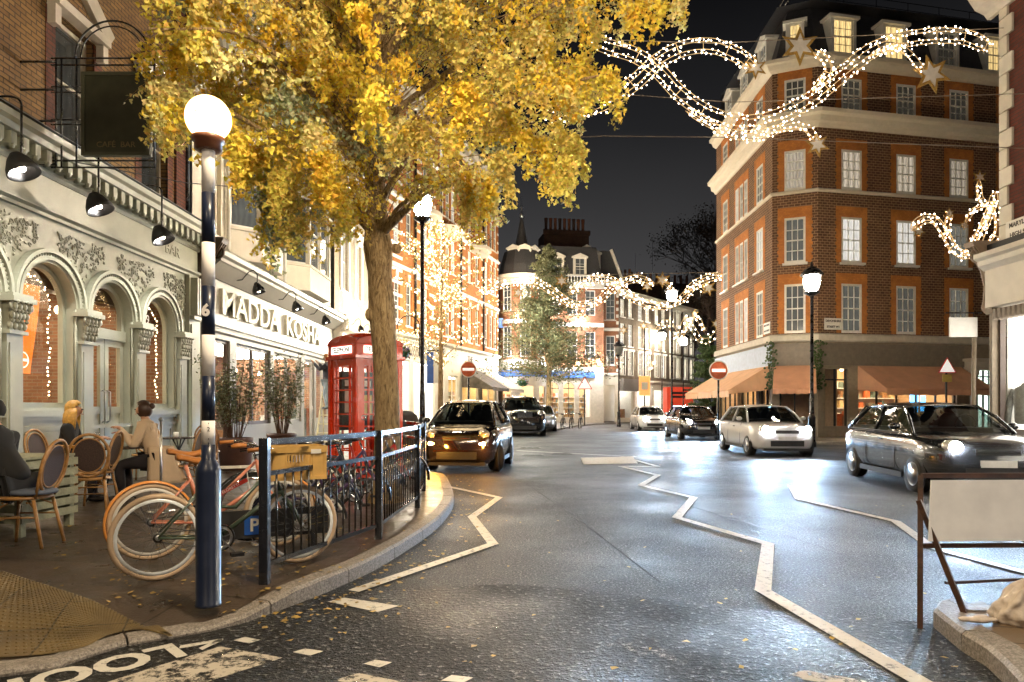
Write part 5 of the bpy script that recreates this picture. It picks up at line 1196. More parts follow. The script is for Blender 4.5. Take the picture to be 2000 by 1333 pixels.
# ================================================================== guard railing
def railing():
    posts = [G(517, 1141, .12), G(740, 1053, .12), G(817, 997, .12), G(830, 962, .12)]
    pts = [Vector((x, y, 0)) for x, y in posts]
    pts[2] = Vector((-1.21, 8.75, 0)); pts[3] = Vector((-1.36, 10.5, 0))
    o = pts[0].copy(); t = thing('guard_railing', 'black pedestrian guard railing with vertical bars along the kerb', 'railing', (o.x, o.y, .12))
    pp = pm('worn black gloss', (.014, .014, .017), .25, coat=.5)
    for p in pts: q = p-o; MB().mat(pp).box(q.x-.032, q.x+.032, q.y-.032, q.y+.032, 0, 1.06).obj('post', t)
    back = [pts[3]-o, pts[3]-o+Vector((-.62, 1.5, 0))]
    segs = [(a-o, b-o) for a, b in zip(pts, pts[1:])]+[tuple(back)]
    MB().mat(pp).box(back[1].x-.03, back[1].x+.03, back[1].y-.03, back[1].y+.03, 0, 1.06).obj('post', t)
    nb = 0
    for a, b in segs:
        d = (b-a).normalized(); a = a+d*.034; b = b-d*.034
        for z, w in ((1.03, .045), (.80, .035), (.14, .035)): MB().mat(pp).bar((a.x, a.y, z), (b.x, b.y, z), .022 if z < 1 else .03, w).obj('rail', t)
        n = int((b-a).length/.105); m = (b-a).length
        for k in range(1, n):
            c = a.lerp(b, k/n); MB().mat(pp).tube([(c.x, c.y, .155), (c.x, c.y, .785)], .0085, 6).obj('bar', t); nb += 1
        c = a.lerp(b, .5); MB().mat(pp).box(c.x-.006, c.x+.006, c.y-.006, c.y+.006, .815, 1.01).obj('bar', t)
railing()

# ================================================================== bicycles
def bicycle(name, label, rear, front, frame, tyre, rim, guard=None, grip=tan, saddle=tan, detail=2, rack=False, turn=0, r=.33, lean=0, group=None):
    "origin at the rear contact point; +x toward the front wheel"
    d = Vector((front[0]-rear[0], front[1]-rear[1], 0)); wb = d.length; rz = math.atan2(d.y, d.x)
    t = thing(name, label, 'bicycle', (rear[0], rear[1], .12), rz, group); t.rotation_euler = (lean, 0, rz)
    fm = frame
    def wheel(cx, M=None):
        sp = 28 if detail > 1 else 18
        w = MB().mat(tyre).torus((0, 0, 0), r-.022, .022, 'y', 44 if detail > 1 else 26, 8).obj('wheel', t, T(cx, 0, r) @ (M or Matrix()))
        MB().mat(rim).lathe([(r-.062, -.012), (r-.038, -.016), (r-.038, .016), (r-.062, .012), (r-.062, -.012)], n=44 if detail > 1 else 26, axis='y').obj('rim', w)
        q = MB().mat(chrome)
        for k in range(sp):
            a = 2*PI*k/sp; b = a+(.55 if k % 2 else -.55); s = .022 if (k//2) % 2 else -.022
            q.tube([(.028*math.cos(b), s, .028*math.sin(b)), ((r-.055)*math.cos(a), 0, (r-.055)*math.sin(a))], .0016, 3)
        q.obj('spokes', w); MB().mat(steel).lathe([(.012, -.06), (.02, -.055), (.032, -.03), (.018, -.02), (.018, .02), (.032, .03), (.02, .055), (.012, .06)], n=12, axis='y').obj('hub', w)
        return w
    wheel(0); bb = (.43, 0, .28); seat_top = (.27, 0, .78); head_lo = (wb-.16, 0, .60); head_hi = (wb-.21, 0, .80)
    axR, axF = (0, 0, r), (wb, 0, r)
    g = MB().mat(fm)
    g.tube([bb, seat_top], .016, 10); g.tube([bb, head_lo], .019, 10); g.tube([(.36, 0, .52), (.55, 0, .50), head_hi], .015, 10); g.tube([head_lo, head_hi], .022, 10)
    for s in (-1, 1):
        g.tube([(axR[0], s*.06, axR[2]), (.2, s*.055, .30), (bb[0], s*.025, bb[2])], .010, 8); g.tube([(axR[0], s*.06, axR[2]), (.305, s*.025, .66)], .009, 8)
    g.lathe([(.028, -.04), (.028, .04)], bb, 12, axis='y'); g.obj('frame', t)
    FK = T(head_lo[0], 0, 0) @ Matrix.Rotation(turn, 4, 'Z') @ T(-head_lo[0], 0, 0)
    f = MB().mat(fm)
    for s in (-1, 1): f.tube([(head_lo[0], s*.045, .60), (wb-.05, s*.055, .45), (axF[0], s*.055, axF[2])], .011, 8)
    f.box(head_lo[0]-.03, head_lo[0]+.03, -.055, .055, .585, .61); f.obj('fork', t, FK); wheel(wb, FK if False else None) if not turn else None
    if turn: w = wheel(wb); w.matrix_local = FK @ w.matrix_local
    h = MB().mat(chrome); hb = (wb-.27, .93)
    h.tube([head_hi, (hb[0]+.02, 0, hb[1]-.02)], .012, 8); pts = [(hb[0]-.17, -.29, hb[1]+.03), (hb[0]-.04, -.27, hb[1]+.04), (hb[0]+.04, -.13, hb[1]), (hb[0]+.05, 0, hb[1]), (hb[0]+.04, .13, hb[1]), (hb[0]-.04, .27, hb[1]+.04), (hb[0]-.17, .29, hb[1]+.03)]
    h.tube(spline(pts, 5), .011, 8); ho = h.obj('handlebar', t, FK)
    for s in (-1, 1):
        MB().mat(grip).tube([(hb[0]-.08, s*.278, hb[1]+.037), (hb[0]-.20, s*.295, hb[1]+.028)], .017, 8).obj('grip', ho)
        MB().mat(black).tube([(hb[0]-.03, s*.26, hb[1]+.03), (hb[0]-.05, s*.25, hb[1]), (hb[0]-.14, s*.26, hb[1]-.01)], .006, 5).obj('brake_lever', ho)
    MB().mat(chrome).tube([seat_top, (.255, 0, .86)], .012, 8).obj('seat_post', t)
    s_ = MB().mat(saddle, True); n = 9; vs = []; fs = []
    for i in range(n):
        u = i/(n-1); x = .13+u*.27; wd = .085*(1-u)**.8+.018; zz = .895+.018*math.cos(u*5)-.0
        for j in range(8): a = 2*PI*j/8; vs.append((x, wd*math.cos(a), zz+(.024 if math.sin(a) > 0 else .03)*math.sin(a)-.01*abs(math.cos(a))))
    fs = [(i*8+j, i*8+(j+1) % 8, (i+1)*8+(j+1) % 8, (i+1)*8+j) for i in range(n-1) for j in range(8)]+[tuple(range(7, -1, -1)), tuple((n-1)*8+j for j in range(8))]
    s_.add(vs, fs).obj('saddle', t)
    c = MB().mat(steel).lathe([(.088, -.004), (.088, .004), (.07, .004), (.07, -.004), (.088, -.004)], (bb[0], -.05, bb[2]), 26, axis='y')
    for k in range(5): a = 2*PI*k/5+.3; c.bar((bb[0], -.05, bb[2]), (bb[0]+.075*math.cos(a), -.05, bb[2]+.075*math.sin(a)), .012, .006)
    for s, a in ((-1, R(-50)), (1, R(130))):
        ex, ez = bb[0]+.165*math.cos(a), bb[2]+.165*math.sin(a); c.bar((bb[0], s*.065, bb[2]), (ex, s*.075, ez), .018, .012); c.mat(blackmat).box(ex-.045, ex+.045, s*.12-.04, s*.12+.04, ez-.012, ez+.012); c.mat(steel)
    c.mat(guard or black).torus((bb[0], -.052, bb[2]), .098, .008, 'y', 26, 5); cr = c.obj('crankset', t)
    ch = MB().mat(blackmat).tube([(0, -.05, r+.03), (bb[0], -.05, bb[2]+.085)], .004, 4).tube([(0, -.05, r-.03), (bb[0], -.05, bb[2]-.085)], .004, 4).lathe([(.035, -.003), (.035, .003)], (0, -.05, r), 14, axis='y').obj('chain', cr)
    if guard:
        for cx_, a0_, a1_ in ((0, R(15), R(205)), (wb, R(-5), R(135))):
            q = MB().mat(guard); n = 22; vs = []
            for k in range(n+1):
                a = a0_+(a1_-a0_)*k/n
                for s, dr in ((-.028, -.012), (-.014, .006), (.014, .006), (.028, -.012)): vs.append((cx_+(r+.018+dr)*math.cos(a), s, r+(r+.018+dr)*math.sin(a)))
            q.mat(guard, True).add(vs, [(k*4+j, k*4+j+1, k*4+j+5, k*4+j+4) for k in range(n) for j in range(3)]); o = q.obj('mudguard', t); mo = o.modifiers.new('s', 'SOLIDIFY'); mo.thickness = .003
            if cx_ and turn: o.matrix_local = FK
    if rack:
        q = MB().mat(white)
        for y in (-.07, 0, .07): q.tube([(-.28, y, .72), (.22, y, .72)], .006, 5)
        for x in (-.28, -.1, .08, .22): q.tube([(x, -.07, .72), (x, .07, .72)], .006, 5)
        for s in (-1, 1): q.tube([(0, s*.065, r+.02), (-.05, s*.07, .72)], .005, 5)
        q.obj('rack', t)
    return t
olive = pm('olive green paint', (.05, .075, .05), .3, coat=.5); gumt = pm('tan tyre', (.50, .36, .24), .7); wrim = pm('white rim', (.72, .76, .80), .25, coat=.4)
orangeP = pm('orange paint', (.75, .30, .07), .3, coat=.5); gr1 = pm('green guard', (.08, .20, .16), .3)
copper = pm('copper pink paint', (.60, .22, .14), .3, coat=.4); plum = pm('plum paint', (.06, .03, .10), .3, coat=.4); navy = pm('navy paint', (.015, .02, .06), .3, coat=.4); redb = pm('red bike paint', (.45, .03, .02), .3, coat=.4); greyt = pm('pale rim', (.6, .58, .55), .35)
r1 = (-2.63, 5.06); f1 = (-1.76, 5.64)
bk = bicycle('bicycle', 'olive green bicycle with white rims and tan tyres nearest the beacon', r1, f1, olive, gumt, wrim, None, r=.322)
bk2 = bicycle('bicycle', 'orange bicycle with orange mudguards and pink chainstay behind the olive one', (-3.04, 5.74), (-2.15, 6.33), copper, gumt, greyt, orangeP, r=.322, rack=False)
for i, (rx, ry, fr_, lab, gd) in enumerate([(-2.35, 6.55, navy, 'dark bicycle with white rear rack just beyond the orange bicycle', black), (-2.25, 7.25, plum, 'plum coloured bicycle in the middle of the row behind the railing', None), (-2.1, 7.85, blackmat, 'black bicycle with pale rims behind the middle railing post', None), (-2.15, 8.6, redb, 'red bicycle farthest along the row beside the tree trunk', black)]):
    bicycle('bicycle', lab, (rx-.15, ry), (rx+.80, ry+.42), fr_, rubber, greyt if i in (2, 1) else chrome, gd, grip=black, saddle=black, detail=1, rack=(i == 0), turn=R([12, -25, 10, 20][i]), r=.33, lean=R([3, -4, 2, 0][i]))
for i, (x, y) in enumerate(((2.95, 40.6), (3.5, 41.0), (4.1, 41.6))): bicycle('bicycle', ['leftmost', 'middle', 'rightmost'][i]+' of three dark bicycles parked by the fir tree trunk', (x, y), (x+.25, y+1.0), blackmat, rubber, steel, None, grip=black, saddle=black, detail=1)
# crate on the front rack
def crate():
    a = Vector((f1[0]-r1[0], f1[1]-r1[1], 0)).normalized(); c = Vector((f1[0], f1[1], 0))-a*.02
    t = thing('wooden_crate', 'yellow wood-coloured slotted crate strapped over the front wheel of the olive bicycle', 'crate', (c.x, c.y, .12+.70), math.atan2(a.y, a.x)-R(8))
    m = pm('yellow crate', (.62, .38, .12), .5, var=.12, scale=8); w, d, h = .21, .15, .27
    for nm, M, L_ in (('side', T(0, -d, 0), w), ('side', T(0, d, 0, rz=PI), w), ('end', T(w, 0, 0, rz=R(90)), d), ('end', T(-w, 0, 0, rz=R(-90)), d)):
        g = MB().mat(m); hs = [(-.10+k*.025, -.10+k*.025+.015, .12, .20) for k in range(8)]+[(-.08+k*.05, -.08+k*.05+.018, .04, .09) for k in range(4)]
        hs = [h_ for h_ in hs if abs(h_[0]) < L_-.03]; wall(g, -L_, L_, 0, h, hs, dep=.008); g.box(-L_-.006, L_+.006, -.010, -.001, h-.05, h); g.box(-L_-.004, L_+.004, -.008, -.001, 0, .03)
        for x in (-L_*.97, -L_*.5, L_*.5, L_*.97-.01): g.box(x, x+.012, -.007, -.001, .03, h-.05)
        g.obj(nm, t, M)
    MB().mat(m).box(-w, w, -d, d, 0, .006).obj('floor', t); MB().mat(white).box(.09, .17, -d-.014, -d-.011, .21, .245).obj('label', t)
crate()
# cycle stand board with P sign
t = thing('cycle_parking_board', 'low dark board with blue P parking and white bicycle symbols behind the wheels', 'sign', (*G(465, 1090, .12), .12), R(24))
MB().mat(blackmat).box(-.30, .75, 0, .03, .16, .40).box(-.25, -.20, 0, .03, 0, .16).box(.6, .65, 0, .03, 0, .16).obj('board', t)
o = MB().mat(pm('sign blue', (.02, .10, .42), .4)).box(.05, .21, -.008, -.001, .19, .35).obj('parking_symbol', t); text('letter', 'P', .15, white, o, T(.13, -.010, .268) @ STAND, ext=.001, bold=.004)
q = MB().mat(white).box(.45, .60, -.008, -.001, .19, .34).mat(blackmat).torus((.49, -.012, .235), .028, .004, 'y', 14, 4).torus((.56, -.012, .235), .028, .004, 'y', 14, 4).tube([(.49, -.012, .235), (.515, -.012, .285), (.545, -.012, .285), (.56, -.012, .235)], .003, 4).obj('cycle_symbol', t)
# lettering on the red tube label of the orange bike
o = MB().mat(redb).box(-.17, .17, -.022, -.018, -.018, .018).obj('tube_label', bk2, T(.62, -.002, .56, ry=R(-26))); text('lettering', 'VELORETTI', .036, white, o, T(0, -.0225, 0) @ STAND, ext=.0005)

# ================================================================== telephone box
def phone_box():
    red = pm('pillar box red', (.78, .055, .012), .25, var=.06, coat=.5); dred = red
    c = Vector((-2.50, 10.95, .12)); th = R(44)
    t = thing('telephone_box', 'red domed telephone box with glazed door standing behind the tree trunk', 'telephone box', c, th); w = .90
    # local: corner at origin, front along +x, left side along +y
    MB().mat(black).box(-.03, w+.03, -.03, w+.03, 0, .14).obj('plinth', t)
    q = MB().mat(red)
    for x in (0, w-.10):
        for y in (0, w-.10): q.box(x, x+.10, y, y+.10, .14, 2.08); q.box(x+.02, x+.08, y-.012 if y == 0 else y+.10, y if y == 0 else y+.112, .3, 1.95)
    q.box(-.012, 0, .02, .08, .3, 1.95); q.box(-.012, 0, w-.08, w-.02, .3, 1.95)
    q.obj('corner_posts', t)
    panel = pm('lit white panel', (.85, .82, .72), emit=1.2, ecol=(1, .93, .78), var=0)
    r_ = MB().mat(red); r_.box(-.035, w+.035, -.035, w+.035, 2.08, 2.14); r_.box(0, w, 0, w, 2.14, 2.32); 
    n = 12; prof = [(w/2-(w/2+.01)*math.cos(PI*i/n), 2.32+.15*math.sin(PI*i/n)) for i in range(n+1)]; r_.prism(prof, -.012, w+.012, 'y'); prof2 = [(w/2-(w/2+.01)*math.cos(PI*i/n), 2.32+.149*math.sin(PI*i/n)) for i in range(n+1)]; r_.prism(prof2, -.013, w+.013, 'x')
    r_.ball((w/2, w/2, 2.40), w*.52, 20, 1, 1, .32)
    for M in (T(0, 0, 0), T(0, w, 0, rz=R(-90))): r_.lathe([(.001, 0), (.05, 0), (.05, .012), (.001, .014)], n=14, M=M @ T(w/2, -.012, 2.385, rx=R(90)))
    roof = r_.obj('roof', t); bev(roof, .008)
    for k, M in enumerate((T(0, 0, 0), T(0, w, 0, rz=R(-90)), T(w, 0, 0, rz=R(90)), T(w, w, 0, rz=R(180)))):
        s = MB().mat(panel).box(.14, w-.14, -.018, -.002, 2.17, 2.29).obj('sign_panel', t, M)
        text('lettering', 'TELEPHONE', .115, black, s, T(w/2, -.019, 2.23) @ STAND, ext=.001, bold=.004, sx=.93)
        d = MB().mat(red); d.box(.10, .165, .02, .06, .14, 2.08); d.box(w-.165, w-.10, .02, .06, .14, 2.08); d.box(.165, w-.165, .02, .06, 1.97, 2.08); d.box(.165, w-.165, .02, .06, .14, .38)
        z0, z1 = .38, 1.97
        for j in range(1, 8): z = z0+(z1-z0)*j/8; d.box(.165, w-.165, .025, .055, z-.013, z+.013)
        for x in (.255, w-.255): d.box(x-.012, x+.012, .022, .058, z0, z1)
        o = d.obj('door' if k == 0 else 'glazed_side', t, M); MB().mat(glassm).box(.165, w-.165, .038, .042, z0, z1).obj('pane', o)
        if k == 0: MB().mat(chrome).torus((.135, .008, 1.12), .035, .008, 'y', 14, 5).obj('handle', o)
    b = MB().mat(blackmat).box(.15, w-.15, w-.2, w-.1, .9, 1.9); b.mat(white).box(.2, .4, w-.22, w-.2, 1.2, 1.6); b.mat(pm('yellow notice', (.7, .55, .15), .6)).box(.5, .72, w-.22, w-.2, 1.15, 1.5); b.mat(GOODS[3]).box(.2, .7, w-.22, w-.2, 1.65, 1.75); b.obj('telephone_panel', t)
    q = MB().mat(panel).box(.25, .65, .25, .65, 2.04, 2.07).obj('ceiling_light', t)
phone_box()

# ================================================================== signs on poles
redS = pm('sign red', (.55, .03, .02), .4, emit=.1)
def noentry(p, r, label, top):
    t = thing('no_entry_sign', label, 'traffic sign', (p.x, p.y, .12)); MB().mat(black).tube([(0, 0, 0), (0, 0, p.z-.12+r*.8)], .04, 8).obj('pole', t)
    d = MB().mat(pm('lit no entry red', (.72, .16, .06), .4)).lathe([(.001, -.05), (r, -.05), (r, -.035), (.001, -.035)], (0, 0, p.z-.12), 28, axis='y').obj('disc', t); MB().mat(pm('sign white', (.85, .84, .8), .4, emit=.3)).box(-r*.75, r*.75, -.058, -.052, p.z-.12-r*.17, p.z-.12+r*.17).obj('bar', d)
    g = MB().mat(white).torus((0, -.045, p.z-.12), r, r*.07, 'y', 28, 5).obj('rim', d); return t
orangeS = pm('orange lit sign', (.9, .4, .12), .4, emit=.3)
noentry(P(915, 722, 27.5), .31, 'round no entry sign in front of the mansion block shops, left of the street', 0); noentry(P(1403, 724, 27), .36, 'round no entry sign before the peach awnings of the corner restaurant', 0)
def tri(p, s, label, board=True):
    t = thing('warning_sign', label, 'traffic sign', (p.x, p.y, .12)); z = p.z-.12
    MB().mat(blackmat).tube([(0, 0, 0), (0, 0, z+s*.3)], .035, 8).obj('pole', t)
    d = MB().mat(redS).prism([(-s*.55, z-s*.4), (s*.55, z-s*.4), (0, z+s*.55)], -.06, -.045).obj('triangle', t); MB().mat(pm('sign white', (.85, .84, .8))).prism([(-s*.46, z-s*.345), (s*.46, z-s*.345), (0, z+s*.44)], -.066, -.061).obj('face', d)
    if board: MB().mat(pm('yellow back', (.6, .45, .1), .5)).box(-s*.28, s*.28, -.06, -.045, z-s*.95, z-s*.5).obj('plate', t)
tri(P(1848, 716, 24), .58, 'white triangular warning sign with yellow plate by the restaurant entrance'); tri(P(1142, 750, 50), 1.0, 'red triangular warning sign on the far pavement in front of the pub', False)
t = thing('orange_sign', 'small orange projecting sign before the second terrace shop', 'sign', (*P(1259, 757, 56).xy, .1)); MB().mat(orangeS).box(-.45, .45, 0, .1, 2.3, 3.9).obj('board', t); MB().mat(black).tube([(0, .05, 0), (0, .05, 8.0)], .05, 6).obj('pole', t); MB().mat(white).box(-.25, .25, -.01, -.002, 2.8, 3.4).obj('symbol', t)
t = thing('blue_sign', 'blue and white projecting shop sign beside the street lamp post', 'sign', (*P(846, 716, 26).xy, 0)); z = P(846, 716, 26).z; MB().mat(pm('sign blue', (.02, .10, .42))).box(-.24, .02, -.03, .03, z-.65, z+.55).mat(white).box(.02, .22, -.03, .03, z-.65, z+.55).obj('board', t); MB().mat(black).tube([(-.24, 0, z+.6), (.25, 0, z+.6)], .02, 5).tube([(.25, 0, z+.6), (.25, 0, .12)], .03, 5).obj('pole', t)

# ================================================================== litter bin and second railing
t = thing('litter_bin', 'dark domed litter bin just beyond the railing left of the small dark car', 'bin', (-2.35, 15.0, .12)); MB().mat(blackmat).lathe([(.26, 0), (.28, .05), (.28, .9), (.31, .92), (.31, .98), (.26, 1.12), (.15, 1.2), (.02, 1.23)], n=20).obj('body', t); MB().mat(steel).box(-.18, .18, -.295, -.27, .78, .88).obj('slot', t)
pole = MB().mat(steel).tube([(0, 0, 0), (0, 0, 1.12)], .016, 8).lathe([(.02, 1.12), (.03, 1.13), (.02, 1.16)], n=10).lathe([(.16, 0), (.16, .02), (.03, .035)], n=16).obj('barrier_post'); pole.location = (-4.32, 8.4, .12); tag(pole, 'slim steel barrier post beside the man in the pale coat', 'post')
q = MB().mat(blackmat)
for k in range(14): q.tube([(-.1*k, .04*k, 0), (-.1*k, .04*k, .95)], .008, 5)
q.tube([(0, 0, .95), (-1.3, .52, .95)], .015, 6).tube([(0, 0, .1), (-1.3, .52, .1)], .015, 6); o = q.obj('tree_guard_rail'); o.location = (-1.75, 12.9, .12); tag(o, 'short dark barred rail between the telephone box and the small dark car', 'railing')

# ================================================================== A-frame sign, sandbag
def asign():
    bx, by = G(1797, 1228); rx, ry = G(1863, 1240, .12)
    t = thing('a_frame_sign', 'blank white panel in a rusty black folding road sign frame at the right edge', 'sign', (bx, by, 0), R(2))
    rust = pm('rusty black steel', (.06, .025, .012), .55, var=.7, scale=7, bump=.4, bscale=60); w = .98; zt = .955
    top = Vector((.08, .16, zt)); f = MB().mat(rust)
    f.bar((0, 0, 0), (.10, .15, zt), .032); f.bar((w, 0, 0), (w+.10, .15, zt), .032); f.bar((.11, .15, zt), (w+.09, .15, zt), .03); f.bar((.05, .075, .51), (w+.05, .075, .51), .022, .03); f.obj('front_frame', t)
    b = MB().mat(rust)
    b.bar((.055, .10, .80), (.23, -.08, .12), .030); b.bar((w+.05, .16, .86), (w+.2, .30, .12), .030); b.bar((.20, .05, .275), (w+.2, .2, .27), .018); b.obj('back_frame', t)
    pm_ = pm('scuffed white panel', (.88, .89, .93), .4, var=.10, scale=4)
    n = MB().mat(pm_).prism([(.075, .54), (w+.055, .54), (w+.09, zt-.03), (.112, zt-.03)], -.004, .004); o = n.obj('panel', t, Matrix.Translation((0, .074, 0)) @ Matrix(((1, 0, 0, 0), (0, 1, .163, -.086), (0, 0, 1, 0), (0, 0, 0, 1))))
    MB().mat(blackmat).ball((.42, .108, .745), .008, 6, 2, .4, 1, M=None).ball((.50, .10, .665), .004, 5).obj('scuff_mark', t)
asign()
def sandbag():
    x, y = G(1985, 1228, .12); t = thing('sandbag', 'crumpled off-white sandbag slumped on the kerb under the blank road sign', 'sandbag', (x+.07, y+.10, .12)); t.scale = (.86, .86, .72)
    m = pm('dirty white cloth', (.58, .50, .43), .8, var=.2, scale=9, bump=.5, bscale=25); g = MB().mat(m, True); nu, nv = 72, 30; vs = []
    for j in range(nv+1):
        v = j/nv; rr = [.13, .16, .155, .13, .11, .10, .06][min(6, int(v*6.99))]; a_ = v*6; k_ = min(6, int(a_)); rr = [.13, .16, .15, .135, .12, .10, .015, .015][k_]*(1-(a_-k_))+[.13, .16, .15, .135, .12, .10, .015, .015][k_+1]*(a_-k_)
        for i in range(nu):
            a = 2*PI*i/nu; f = 1+.13*math.sin(a*3+v*2.5)*(1-v*.5)+.10*math.sin(a*6-v*5+math.sin(v*7))+.05*math.sin(a*11+v*9+2*math.sin(a*2))+.04*math.sin(v*23+a*2); vs.append((rr*f*math.cos(a)*.9+.10*v*v, rr*f*math.sin(a)*.7, v*.34*(1+.12*math.sin(a*3+1))))
    g.add(vs, [(j*nu+i, j*nu+(i+1) % nu, (j+1)*nu+(i+1) % nu, (j+1)*nu+i) for j in range(nv) for i in range(nu)]+[tuple(range(nu-1, -1, -1))]); g.obj('bag', t)
    q = MB().mat(m, True); 
    for k in range(16): a = rnd.uniform(0, 6.28); q.ball((-.26+rnd.gauss(0, .05), -.02+rnd.gauss(0, .02), .025+rnd.uniform(0, .02)), rnd.uniform(.02, .04), 7, 1.6, .9, .6)
    q.obj('knotted_end', t)
sandbag()

# ================================================================== cafe furniture
rattan = pm('honey rattan', (.34, .17, .05), .4, var=.3, scale=20, coat=.3); weave = pm('dark woven back', (.045, .025, .02), .6, var=.5, scale=60, bump=.5, bscale=120)
def chair_proto():
    t = thing('bistro_chair', '', 'chair', (0, 0, .12))
    s = MB().mat(rattan, True).lathe([(.19, .44), (.215, .445), (.22, .46), (.20, .475), (.02, .478)], n=20, M=Matrix.Diagonal((1, 1, 1, 1))); s.mat(weave).lathe([(.19, .479), (.02, .483)], n=20); s.obj('seat', t)
    for sx in (-1, 1):
        MB().mat(rattan).tube([(sx*.15, -.15, .44), (sx*.19, -.20, 0)], .016, 7).obj('leg', t)
        MB().mat(rattan).tube([(sx*.15, .15, .44), (sx*.18, .24, 0)], .016, 7).obj('leg', t)
    q = MB().mat(rattan); q.tube([(-.17, -.17, .25), (.17, -.17, .25)], .009, 5)
    for sx in (-1, 1): q.tube([(sx*.17, -.17, .28), (sx*.165, .19, .28)], .009, 5); q.tube([(sx*.165, -.16, .36), (sx*.08, -.06, .43)], .008, 5); q.tube([(sx*.165, .17, .36), (sx*.08, .06, .43)], .008, 5)
    q.obj('stretcher', t)
    # round back, leaning
    M = T(0, .19, .47, rx=R(-12)); b = MB().mat(rattan); pts = [(.20*math.sin(a)*(1 if True else 1), 0, .27-.25*math.cos(a)) for a in [2*PI*k/28 for k in range(28)]]
    b.tube(pts, .016, 7, closed=True); b.tube([(p[0]*.80, -.004, .27+(p[2]-.27)*.80) for p in pts], .009, 6, closed=True)
    for sx in (-1, 1): b.tube([(sx*.145, -.02, -.02), (sx*.20, 0, .24)], .014, 6)
    bo = b.obj('backrest', t, M); w = MB().mat(weave); w.add([(p[0]*.80, 0, .27+(p[2]-.27)*.80) for p in pts], [tuple(range(28))]); w.obj('woven_panel', bo)
    return t
CH = chair_proto(); used = [0]
def chair(x, y, rz, label):
    if not used[0]: used[0] = 1; CH.location = (x, y, .12); CH.rotation_euler = (0, 0, rz); CH['label'] = label; return tag(CH, group='rattan bistro chairs outside the cafe')
    return dup(CH, (x, y, .12), rz, label)
# chair faces local -y
chair(-4.95, 8.0, R(-150), 'rattan bistro chair with its dark oval back toward us, centre of the cafe group')
chair(-4.52, 6.35, R(-85), 'rattan chair the person in black sits on, nearest at the left')
chair(-5.35, 8.75, R(-80), 'rattan chair seen edge-on in front of the man in the pale coat')
chair(-4.75, 9.75, R(-80), 'rattan chair the man in the pale coat sits on')
chair(-6.28, 9.35, R(85), 'rattan chair the blonde woman sits on')
chair(-6.25, 8.35, R(170), 'rattan chair behind the pallet planter at the left edge')
chair(-5.75, 12.9, R(200), 'rattan chair at the small empty table near the shop corner'); chair(-6.45, 12.0, R(20), 'far rattan chair beyond the empty table by the arched window')
def table(x, y, r, label):
    t = thing('bistro_table', label, 'table', (x, y, .12)); MB().mat(pm('dark table top', (.05, .04, .035), .2, coat=.5)).lathe([(.001, .72), (r-.01, .72), (r, .73), (r, .745), (.001, .75)], n=28).obj('tabletop', t)
    for k in range(4): a = PI/4+PI/2*k; MB().mat(blackmat).tube([(r*.65*math.cos(a), r*.65*math.sin(a), 0), (-r*.3*math.cos(a), -r*.3*math.sin(a), .72)], .012, 6).obj('leg', t)
table(-5.55, 9.45, .48, 'dark round cafe table between the blonde woman and the man'); table(-6.1, 12.5, .36, 'small dark round table by the last arched window')
def wineglass(x, y, label):
    o = MB().mat(glass('wine glass', refl=.22) if 'wine glass' not in MT else MT['wine glass'], True).lathe([(.035, 0), (.034, .003), (.006, .008), (.004, .08), (.02, .10), (.038, .13), (.036, .17), (.030, .20)], n=14).obj('wine_glass'); o.location = (x, y, .871); return tag(o, label, 'wine glass')
wineglass(-5.66, 9.30, 'wine glass on the cafe table nearer the blonde woman'); wineglass(-5.36, 9.32, 'wine glass on the cafe table nearer the man in the pale coat')
o = MB().mat(white, True).lathe([(.035, 0), (.04, .01), (.045, .09), (.04, .09)], n=12).obj('candle_cup'); o.location = (-6.1, 12.4, .871); tag(o, 'small white cup on the empty table near the shop corner', 'cup')
o = MB().mat(pm('amber tray', (.5, .22, .03), .4)).box(-.2, .2, -.12, .12, 0, .03).obj('bag'); o.name = 'handbag'; o.location = (-5.86, 9.05, .872); tag(o, 'mustard coloured bag lying on the cafe table by the blonde woman', 'bag')
# pallet planter
def pallet():
    t = thing('pallet_box', 'pale green planter box of weathered pallet slats at the left edge', 'planter', (-5.95, 6.75, .12), R(-3)); m = pm('pale green wood', (.30, .31, .22), .7, var=.25, scale=10, bump=.4); w, d = 1.15, .8
    for k in range(6): z = .14+k*.105; MB().mat(m).box(0, w, 0, .02, z, z+.078).box(0, w, d-.02, d, z, z+.078).box(0, .02, .02, d-.02, z, z+.078).box(w-.02, w, .02, d-.02, z, z+.078).obj('slats', t)
    q = MB().mat(m)
    for x in (.03, w-.10): 
        for y in (.022, d-.09): MB().mat(m).box(x, x+.07, y, y+.066, 0, .76).obj('corner_block', t)
    MB().mat(m).box(.02, w-.02, .02, d-.02, .76, .785).obj('lid', t)
pallet()
